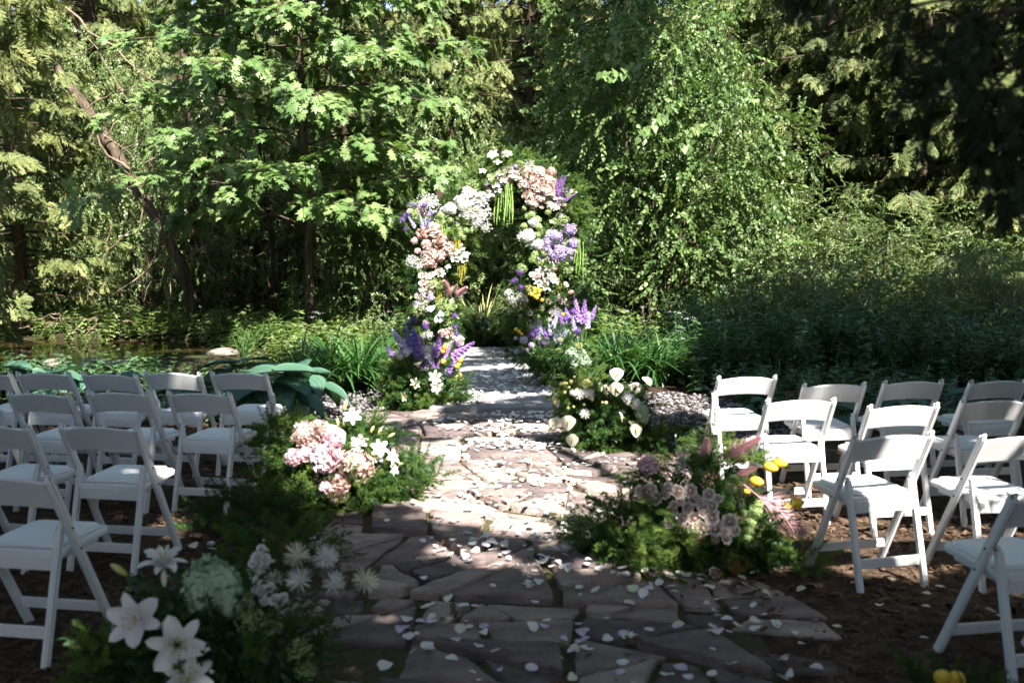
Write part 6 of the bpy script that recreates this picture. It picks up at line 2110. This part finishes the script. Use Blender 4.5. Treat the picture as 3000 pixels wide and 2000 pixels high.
for (x, y, r, f, dy) in [(1075, 205, 108, (0.05, -0.9, 0.35), -.05), (1065, 410, 112, (0.1, -0.85, 0.45), -.12), (945, 430, 95, (-0.15, -0.9, 0.3), -.02), (1490, 310, 100, (0.35, -0.35, 0.85), -.05), (1345, 395, 95, (-0.2, -0.7, 0.6), -.02),
                         (255, 570, 110, (-0.85, -0.5, 0.1), -.1), (400, 880, 118, (-0.2, -0.75, 0.6), -.32), (225, 885, 100, (-0.4, -0.7, 0.5), -.25), (465, 1125, 100, (-0.3, -0.95, 0.1), -.38), (1335, 990, 105, (0.25, -0.9, 0.35), -.33), (1310, 900, 80, (0.1, -0.4, 0.9), -.27), (1130, 800, 80, (0.9, -0.3, 0.25), -.35)]:
    A.bloom('anthurium', x, y, r * 1.22, dy - 0.03, f)
for (x, y, r) in [(560, 495, 85), (700, 495, 85), (640, 770, 78), (470, 480, 55), (630, 480, 60)]:
    A.bloom('spider_mum', x, y, r, -.36)
for (x, y, r) in [(735, 752, 45), (862, 875, 45), (905, 790, 43), (965, 745, 43)]:
    A.bloom('green_ball', x, y, r, -.36, (0, -0.8, 0.6))
for (x, y, r) in [(1230, 550, 85), (1330, 630, 85), (1430, 730, 95), (1450, 830, 70)]:
    A.bloom('hydrangea_pale_green' if x > 1400 else 'carnation_white', x, y, r * 1.1, -.30)
for (x, y, r) in [(490, 255, 18), (605, 275, 26), (700, 270, 24), (300, 355, 22), (345, 345, 22), (445, 325, 28), (585, 360, 24), (415, 400, 22), (725, 360, 24), (355, 470, 24), (740, 570, 24), (880, 610, 18), (930, 615, 26), (625, 640, 20), (400, 690, 20), (480, 670, 18), (520, 430, 20), (380, 345, 20)]:
    A.bloom('pale_ball', x, y, r, -.32, 'up')
for (x, y, r) in [(500, 370, 90), (650, 350, 75), (450, 610, 65), (980, 540, 50)]:
    A.bloom('filler_pale_yellow', x, y, r, -.1)
# -- left, middle: pink peonies and lilies
c = Crop(780, 1150, 500 / 1960)
b_ = gnd(*c.px(900, 1260))
A = Arrangement('flower_arrangement', 'arrangement of pink and blush peonies with white lilies left of the walk', 'flowers', b_, c, b_[1])
moss_base(A, 0.46, 0.32, 0.10)
FB = [(560, 1060, 480, 260, 0, .36), (330, 720, 280, 230, .05, .28), (1200, 1050, 380, 230, 0, .32), (1640, 960, 240, 190, .1, .25), (300, 1330, 400, 120, -.15, .25), (900, 700, 380, 230, .08, .28), (1200, 480, 300, 150, .12, .2), (150, 1000, 250, 250, 0, .3)]
A.foliage('fern_greenery', FB, 620, 0.18, 'fern_green', FERN, 0.5, 22)
A.foliage('dark_greenery', FB, 120, 0.6, 'dark_leaf', GREEN_TW, 0.5, 23)
A.foliage('light_greenery', [(250, 400, 180, 120, .1, .12), (100, 430, 120, 100, .1, .12), (1000, 1080, 150, 120, -.3, .08), (400, 1200, 250, 100, -.3, .08)], 110, 0.15, 'fern_light', FERN, 0.6, 24)
for (x, y, r, kd) in [(440, 460, 130, 'hydrangea_blush'), (620, 430, 110, 'peony_blush'), (735, 540, 155, 'peony_pink'), (560, 560, 90, 'peony_blush'), (690, 745, 170, 'peony_pink'), (1030, 830, 170, 'hydrangea_blush'), (865, 1040, 115, 'peony_peach'), (815, 1150, 110, 'peony_peach'), (690, 1080, 75, 'peony_pink'), (320, 740, 100, 'peony_pink'), (460, 710, 85, 'peony_pink')]:
    A.bloom(kd, x, y, r * 1.12, -.30 if y > 600 else -.22)
for (x, y, r, f) in [(990, 275, 120, (0.15, -0.6, 0.6)), (1065, 580, 120, (-0.2, -0.8, 0.5)), (1050, 640, 90, (-0.3, -0.9, 0.1)), (1300, 640, 115, (0.2, -0.8, 0.4)), (1280, 720, 90, (-0.1, -0.95, 0)), (1440, 740, 100, (0.7, -0.5, 0.4)), (1460, 880, 80, (0.6, -0.7, 0.1))]:
    A.bloom('lily_white', x, y, r, -.15, f)
for (x, y, r, f) in [(905, 170, 66, (0.15, -0.1, 1)), (825, 360, 50, (0.05, -0.2, 1)), (890, 360, 55, (0.1, -0.2, 1)), (1210, 440, 50, (0.35, -0.2, 1)), (1295, 465, 55, (0.45, -0.2, 0.9)), (1420, 500, 52, (0.9, -0.2, 0.45)), (1500, 835, 62, (0.9, -0.3, 0.3)), (1390, 790, 55, (0.7, -0.4, 0.5))]:
    A.bloom('lily_bud', x, y, r, -.1, f)
for (x, y, r, f) in [(860, 260, 170, (-0.5, -0.3, 0.7)), (980, 370, 160, (0.5, -0.3, 0.7)), (1200, 540, 170, (0.3, -0.3, 0.9)), (1150, 400, 150, (-0.2, -0.4, 0.9))]:
    A.bloom('strap_leaf', x, y, r, -.05, f)
# -- right, near: spray roses, plumes and yellow fruit
c = Crop(1680, 1250, 700 / 2195)
b_ = gnd(*c.px(1130, 1230))
A = Arrangement('flower_arrangement', 'arrangement of blush spray roses, pink plumes and yellow fruit right of the walk', 'flowers', b_, c, b_[1])
moss_base(A, 0.42, 0.30, 0.10)
FB = [(520, 930, 330, 300, 0, .34), (1000, 480, 470, 220, .1, .3), (1250, 1120, 460, 230, 0, .36), (700, 1250, 480, 170, -.05, .3), (1640, 900, 200, 280, .03, .25), (1050, 800, 420, 300, .12, .3), (1650, 1250, 330, 150, 0, .3)]
A.foliage('fern_greenery', FB, 640, 0.17, 'fern_green', FERN, 0.5, 27)
A.foliage('dark_greenery', FB, 160, 0.55, 'dark_leaf', GREEN_TW, 0.5, 28)
A.foliage('light_greenery', [(720, 790, 120, 150, -.28, .08), (640, 1100, 170, 110, -.3, .1), (930, 1430, 160, 60, -.32, .08), (1000, 1030, 130, 70, -.3, .06), (1300, 200, 160, 110, .1, .1), (1600, 350, 140, 100, .05, .1)], 200, 0.13, 'fern_light', FERN, 0.5, 29)
ROSES = [(705, 575, 58), (750, 655, 60), (870, 570, 58), (960, 595, 62), (1075, 585, 58), (1245, 620, 55), (1110, 665, 58), (1050, 745, 56), (1185, 770, 60), (1275, 725, 52), (905, 775, 52), (885, 870, 55), (1010, 840, 52), (1110, 840, 58), (1275, 840, 60), (1435, 875, 72), (985, 915, 50), (1095, 930, 46), (1190, 930, 58), (1305, 945, 60), (1380, 970, 45), (1410, 1030, 45), (1290, 790, 45), (640, 640, 42), (610, 580, 44), (980, 680, 42), (920, 720, 42), (1480, 950, 50), (1170, 690, 44), (840, 620, 44), (1330, 660, 40)]
for (x, y, r) in ROSES:
    A.bloom('rose_blush', x, y, r * 1.08, -.30 + 0.00012 * (900 - y), (rng.normal(0, .25), -0.9, 0.35))
for (x, y, r) in [(1120, 1050, 60), (1160, 1010, 50), (1300, 1030, 45)]:
    A.bloom('peony_peach', x, y, r, -.3)
A.bloom('peony_pink', 680, 350, 105, -.1)
for (x, y, r) in [(1000, 290, 90), (1010, 400, 75), (960, 350, 60)]:
    A.bloom('filler_pink', x, y, r, -.1)
spire(A, 'plume', (1190, 330), (1235, 70), 0.0, -0.1, 4.6)
spire(A, 'plume', (1410, 280), (1740, 50), -.05, -0.2, 4.6)
spire(A, 'plume', (1690, 630), (2160, 1010), -.12, -0.1, 4.6)
spire(A, 'plume', (1500, 440), (1700, 360), -.05, -0.1, 4.6)
for (x, y, r, f) in [(1810, 370, 56, (0.7, -0.2, -0.3)), (1895, 330, 56, (0.9, -0.2, -0.1)), (1680, 500, 54, (0.8, -0.3, -0.2)), (2050, 700, 58, (0.9, -0.2, 0.1)), (1965, 730, 52, (0.7, -0.2, 0)), (1820, 795, 54, (0.8, -0.3, 0)), (1590, 590, 36, (0.8, -0.3, 0))]:
    A.bloom('yellow_fruit', x, y, r, -.1, f)
for (x, y, r) in [(1480, 490, 52), (1430, 590, 46), (1530, 590, 46), (1640, 880, 50), (1680, 780, 60), (1600, 1020, 46), (1710, 1110, 52), (1560, 800, 40), (1700, 720, 46), (1430, 650, 40), (1620, 940, 40), (1660, 1080, 40)]:
    A.bloom('snowball_green', x, y, r, -.18)
# -- left, nearest: lilies, spider chrysanthemums and a pale green hydrangea
c = Crop(200, 1500, 1000 / 2352)
YN = 3.40
b_ = np.array([Xat(560, YN), YN, 0.0])
A = Arrangement('flower_arrangement', 'shaded arrangement of white lilies, spider chrysanthemums and pale green hydrangea at the lower left', 'flowers', b_, c, YN)
moss_base(A, 0.40, 0.28, 0.12)
FB = [(900, 1000, 560, 230, 0, .3), (1300, 800, 350, 260, .03, .28), (500, 1050, 350, 200, 0, .25), (1450, 1000, 260, 220, 0, .25), (900, 700, 420, 200, .1, .25), (1000, 1350, 600, 200, 0, .3)]
A.foliage('fern_greenery', FB, 480, 0.15, 'fern_green', FERN, 0.5, 31)
A.foliage('leafy_greenery', FB, 260, 0.55, 'dark_leaf', GREEN_TW, 0.5, 32)
A.foliage('light_greenery', [(250, 1000, 130, 110, -.15, .08), (150, 1120, 100, 80, -.15, .06)], 60, 0.12, 'fern_light', FERN, 0.8, 33)
for (x, y, r, kd, f, dy) in [(655, 330, 165, 'lily_double', (0, -0.35, 0.95), -.02), (465, 740, 185, 'lily_pink', (-0.1, -0.95, 0.35), -.2), (750, 920, 210, 'lily_white', (0.25, -0.85, 0.45), -.25), (820, 1150, 190, 'lily_white', (0.3, -0.8, 0.5), -.28),
                             (1575, 300, 100, 'spider_mum_cream', (0, -0.6, 0.8), 0), (1775, 310, 100, 'spider_mum', (0.1, -0.6, 0.8), 0.03), (1590, 465, 100, 'spider_mum', (0, -0.7, 0.7), -.05), (1830, 490, 92, 'spider_mum', (0.2, -0.7, 0.7), -.05), (2045, 470, 100, 'spider_mum_cream', (0.4, -0.6, 0.7), -.02), (680, 780, 80, 'spider_mum_cream', (0, -0.7, 0.7), -.1),
                             (990, 540, 210, 'hydrangea_pale_green', (0, -0.7, 0.7), -.05), (1130, 620, 120, 'hydrangea_pale_green', (0.3, -0.8, 0.5), -.12)]:
    A.bloom(kd, x, y, r, dy, f)
for (x, y, r) in [(1345, 195, 22), (1330, 250, 34), (1375, 260, 28), (1300, 310, 42), (1360, 320, 40), (1330, 380, 40), (1270, 350, 34), (1405, 340, 30), (1300, 470, 34), (1330, 540, 44), (1390, 520, 40), (1420, 600, 44), (1480, 590, 40), (1460, 660, 40), (1350, 610, 36), (1290, 530, 34)]:
    A.bloom('rose_white' if r > 30 else 'lily_bud_white', x, y, r, -.05, (rng.normal(0, .4), -0.7, 0.5), stem=False)
for (x, y, r) in [(1310, 400, 90), (1420, 470, 80), (1500, 690, 80)]:
    A.bloom('filler_white', x, y, r, 0.0)
A.bloom('lily_bud', 370, 410, 70, 0, (-0.75, -0.2, 0.6))
A.bloom('lily_bud_white', 660, 430, 60, -.05, (0.1, -0.5, -0.7), stem=False)
A.bloom('lily_bud_white', 995, 1095, 36, -.3, (0, -0.9, 0.4))
for (x, y, r) in [(1250, 740, 110), (1600, 950, 95), (1300, 900, 85), (1640, 1090, 80), (1400, 780, 80)]:
    A.bloom('filler_green', x, y, r, -.15)
for (x, y, r, f) in [(480, 560, 240, (0.2, -0.2, 0.9)), (780, 500, 200, (0.6, -0.3, 0.7)), (1280, 620, 160, (0.3, -0.5, 0.8)), (1880, 440, 110, (0.4, -0.5, 0.7)), (2000, 480, 90, (0.5, -0.5, 0.6))]:
    A.bloom('strap_leaf', x, y, r, .02, f)
# -- right, nearest: only a yellow bloom peeps over the lower edge
YN = 3.2
c = Crop(2000, 1400, 1000 / 2352)
b_ = np.array([Xat(2215, YN), YN, 0.0])
A = Arrangement('flower_arrangement', 'tip of an arrangement with yellow blooms at the lower right picture edge', 'flowers', b_, c, YN)
A.foliage('fern_greenery', [(1850, 1560, 230, 160, 0, .2)], 90, 0.13, 'fern_green', FERN, 0.5, 35)
for (x, y, r) in [(1790, 1375, 60), (1890, 1385, 60), (1840, 1430, 60)]:
    A.bloom('yellow_ball', x, y, r, 0, 'up')
# loose ferns spilling over the soil between the arrangements
def fern_spill(px, py, sx_, n, label, mat='fern_green', size=0.17, h=0.12):
    p = gnd(px, py)
    t = thing('asparagus_fern', label, 'plant', p, 0, 'loose ferns laid on the ground')
    mb = fern_fill([(0, 0, h * 0.5, sx_, 0.22, h)], n, size, mat, FERN, 0.6, int(px))
    V, F, T = mb.arrays()
    F = F[V[F][:, :, 2].min(1) > 0.006]
    link('fronds', mesh_np('fronds', V, F, mat, T), t, kind='stuff')
fern_spill(590, 1215, 0.42, 150, 'dark fern spilling between the lily and the pink peony arrangements')
fern_spill(640, 1300, 0.38, 110, 'dark fern on the soil behind the nearest left arrangement')
fern_spill(960, 1110, 0.20, 60, 'loose fern on the stones right of the pink peony arrangement')
fern_spill(640, 1020, 0.30, 110, 'light fern beside the left front row aisle chair', 'fern_light')
fern_spill(1510, 1030, 0.30, 90, 'fern trailing right of the anthurium arrangement', 'fern_green')
fern_spill(1840, 1305, 0.10, 26, 'small bright fern wisp by the chair foot', 'fern_light', 0.14, 0.08)
fern_spill(1400, 1260, 0.25, 80, 'fern trailing onto the stones left of the spray roses')
fern_spill(930, 870, 0.25, 60, 'light fern left behind the purple spire arrangement', 'fern_light')

# ================================================================== LOOSE SMALL THINGS
def stone_z(x, y):
    if on_path(np.array(x), np.array(y)):
        d = [((c_[0] - x) / 1.6) ** 2 + (c_[1] - y) ** 2 for c_, z_ in stone_tops]
        return stone_tops[int(np.argmin(d))][1] + 0.010
    return 0.018
p = gnd(*Crop(1680, 1250, 700 / 2195).px(1300, 1425))
o = thing('fallen_rose', 'single blush rose head fallen by the edge of the walk', 'flower', (p[0], p[1], stone_z(p[0], p[1])))
link('bloom', FLOWER['rose_blush'][0], o, (0, 0, 0.022), rotmat_from_z((0.2, -0.7, 0.6)), 0.034)
p = gnd(*Crop(1680, 1250, 700 / 2195).px(1450, 1445))
o = thing('moss_tuft', 'rust coloured feathery tuft beside the fallen rose', 'plant', (p[0], p[1], 0.01))
mb = fern_fill([(0, 0, 0.03, 0.07, 0.05, 0.03)], 16, 0.10, 'orange_moss', FERN, 0.7, 3)
link('fronds', mb.mesh('tuft_fronds', 'orange_moss'), o, kind='stuff')
# petals
def petal_mesh(seed, mat):
    r = np.random.default_rng(seed)
    V, F = [], []
    cup, curl, rf = r.uniform(0.15, 0.5), r.uniform(-0.15, 0.40), r.uniform(0.0, 0.06)
    for i in range(7):
        f = i / 6
        for j in range(-3, 4):
            u = j / 3
            w_ = 0.47 * math.sin(PI * (0.14 + 0.72 * f)) ** 0.6
            V.append((w_ * u, f - 0.30 * f * u * u + 0.04 * u * math.sin(seed), cup * u * u * w_ + curl * (f - 0.3) ** 2 + rf * math.sin(3 * u + 5 * f + seed)))
    for i in range(6):
        for j in range(6):
            q = i * 7 + j
            F += [(q, q + 1, q + 8), (q, q + 8, q + 7)]
    V = np.array(V)
    V[:, 1] -= 0.5
    V[:, 2] = (V[:, 2] - V[:, 2].min()) * 0.8
    return mesh_np('petal', V, F, mat, np.clip(0.4 + 0.6 * (V[:, 1] + 0.5), 0, 1), True)
PETM = {k: [petal_mesh(s, m_) for s in range(4)] for k, m_ in (('white', 'white_petal'), ('cream', 'cream_petal'), ('pink', 'pinkish_petal'), ('lilac', 'lilac_petal'))}
PETF = [(np.array([v.co[:] for v in me.vertices]), np.array([p_.vertices[:] for p_ in me.polygons]), np.full(len(me.vertices), 0.8)) for me in PETM['white']]
def petal_spots(n, y0, y1, fx, clusters, spread):
    out = []
    cl = [(rng.uniform(y0, y1)) for _ in range(clusters)]
    cl = [(fx(y), y) for y in cl]
    while len(out) < n:
        if rng.random() < 0.5:
            cx, cy_ = cl[rng.integers(len(cl))]
            out.append((cx + rng.normal(0, spread), cy_ + rng.normal(0, spread * 0.8)))
        else:
            y = rng.uniform(y0, y1)
            out.append((fx(y), y))
    return out
near = petal_spots(205, 3.6, 5.6, lambda y: rng.uniform(-0.62, 1.15) + 0.10, 26, 0.10)
mid = petal_spots(70, 5.6, 8.3, lambda y: np.clip(rng.normal(0.12, 0.42), -0.8, 1.0), 20, 0.14)
soil = [(rng.uniform(1.35, 2.3), rng.uniform(3.9, 4.9)) for _ in range(15)] + [(rng.uniform(-1.9, -1.0), rng.uniform(4.0, 5.6)) for _ in range(9)]
def petal_things(spots, where, mix, zf):
    for (x, y) in spots:
        col = rng.choice(['white', 'cream', 'pink', 'lilac'], p=mix)
        nm = {'white': 'white', 'cream': 'cream', 'pink': 'pale pink', 'lilac': 'pale lilac'}[col]
        me = PETM[col][rng.integers(4)]
        o = link('rose_petal', me, None, (x, y, zf(x, y)), (rng.normal(0, 0.22), rng.normal(0, 0.22) + (PI if rng.random() < 0.3 else 0), rng.uniform(0, 6.28)), rng.uniform(0.030, 0.060))
        tag(o, '%s rose petal lying %s' % (nm, where), 'petal', '%s petals %s' % (nm, where))
petal_things(near, 'on the shaded near flagstones', [.46, .14, .26, .14], lambda x, y: stone_z(x, y) + 0.008)
petal_things(mid, 'on the sunlit middle of the stone walk', [.8, .14, .04, .02], lambda x, y: stone_z(x, y) + 0.008)
petal_things(soil, 'on the dark bark mulch beside the walk', [.5, .1, .25, .15], lambda x, y: 0.03)
def petal_stuff(nm, spots, zf, s0, s1):
    P = np.array([(x, y, zf(x, y)) for x, y in spots])
    n = len(P)
    mb = MB()
    pk = rng.integers(0, 4, n)
    for k in range(4):
        q = pk == k
        m_ = int(q.sum())
        mb.add(*inst(PETF[k], P[q], np.stack([rng.normal(0, 1, m_), rng.normal(0, 1, m_), rng.normal(0, 0.15, m_)], 1), np.stack([rng.normal(0, 0.25, m_), rng.normal(0, 0.25, m_), np.where(rng.random(m_) < 0.3, -1.0, 1.0)], 1), rng.uniform(s0, s1, m_)))
    link(nm, mb.mesh(nm, 'white_petal', True), kind='stuff')
slab = petal_spots(760, 10.1, 15.6, lambda y: np.clip(rng.normal(-0.12, 0.27), -0.66, 0.42), 60, 0.13)
slab = [(x, y) for x, y in slab if -0.72 < x < 0.48 and 10.06 < y < 15.8]
petal_stuff('petal_carpet', slab, lambda x, y: 0.082, 0.04, 0.06)
band2 = petal_spots(240, 4.6, 8.0, lambda y: np.clip(rng.normal(0.15, 0.4), -0.8, 1.0), 22, 0.13)
petal_stuff('loose_petals', band2, lambda x, y: stone_z(x, y) + 0.010, 0.026, 0.044)
band = petal_spots(330, 7.9, 9.95, lambda y: np.clip(rng.normal(0.05, 0.36), -0.9, 0.9), 26, 0.14)
petal_stuff('scattered_petals', band, lambda x, y: stone_z(x, y) + 0.010, 0.036, 0.056)
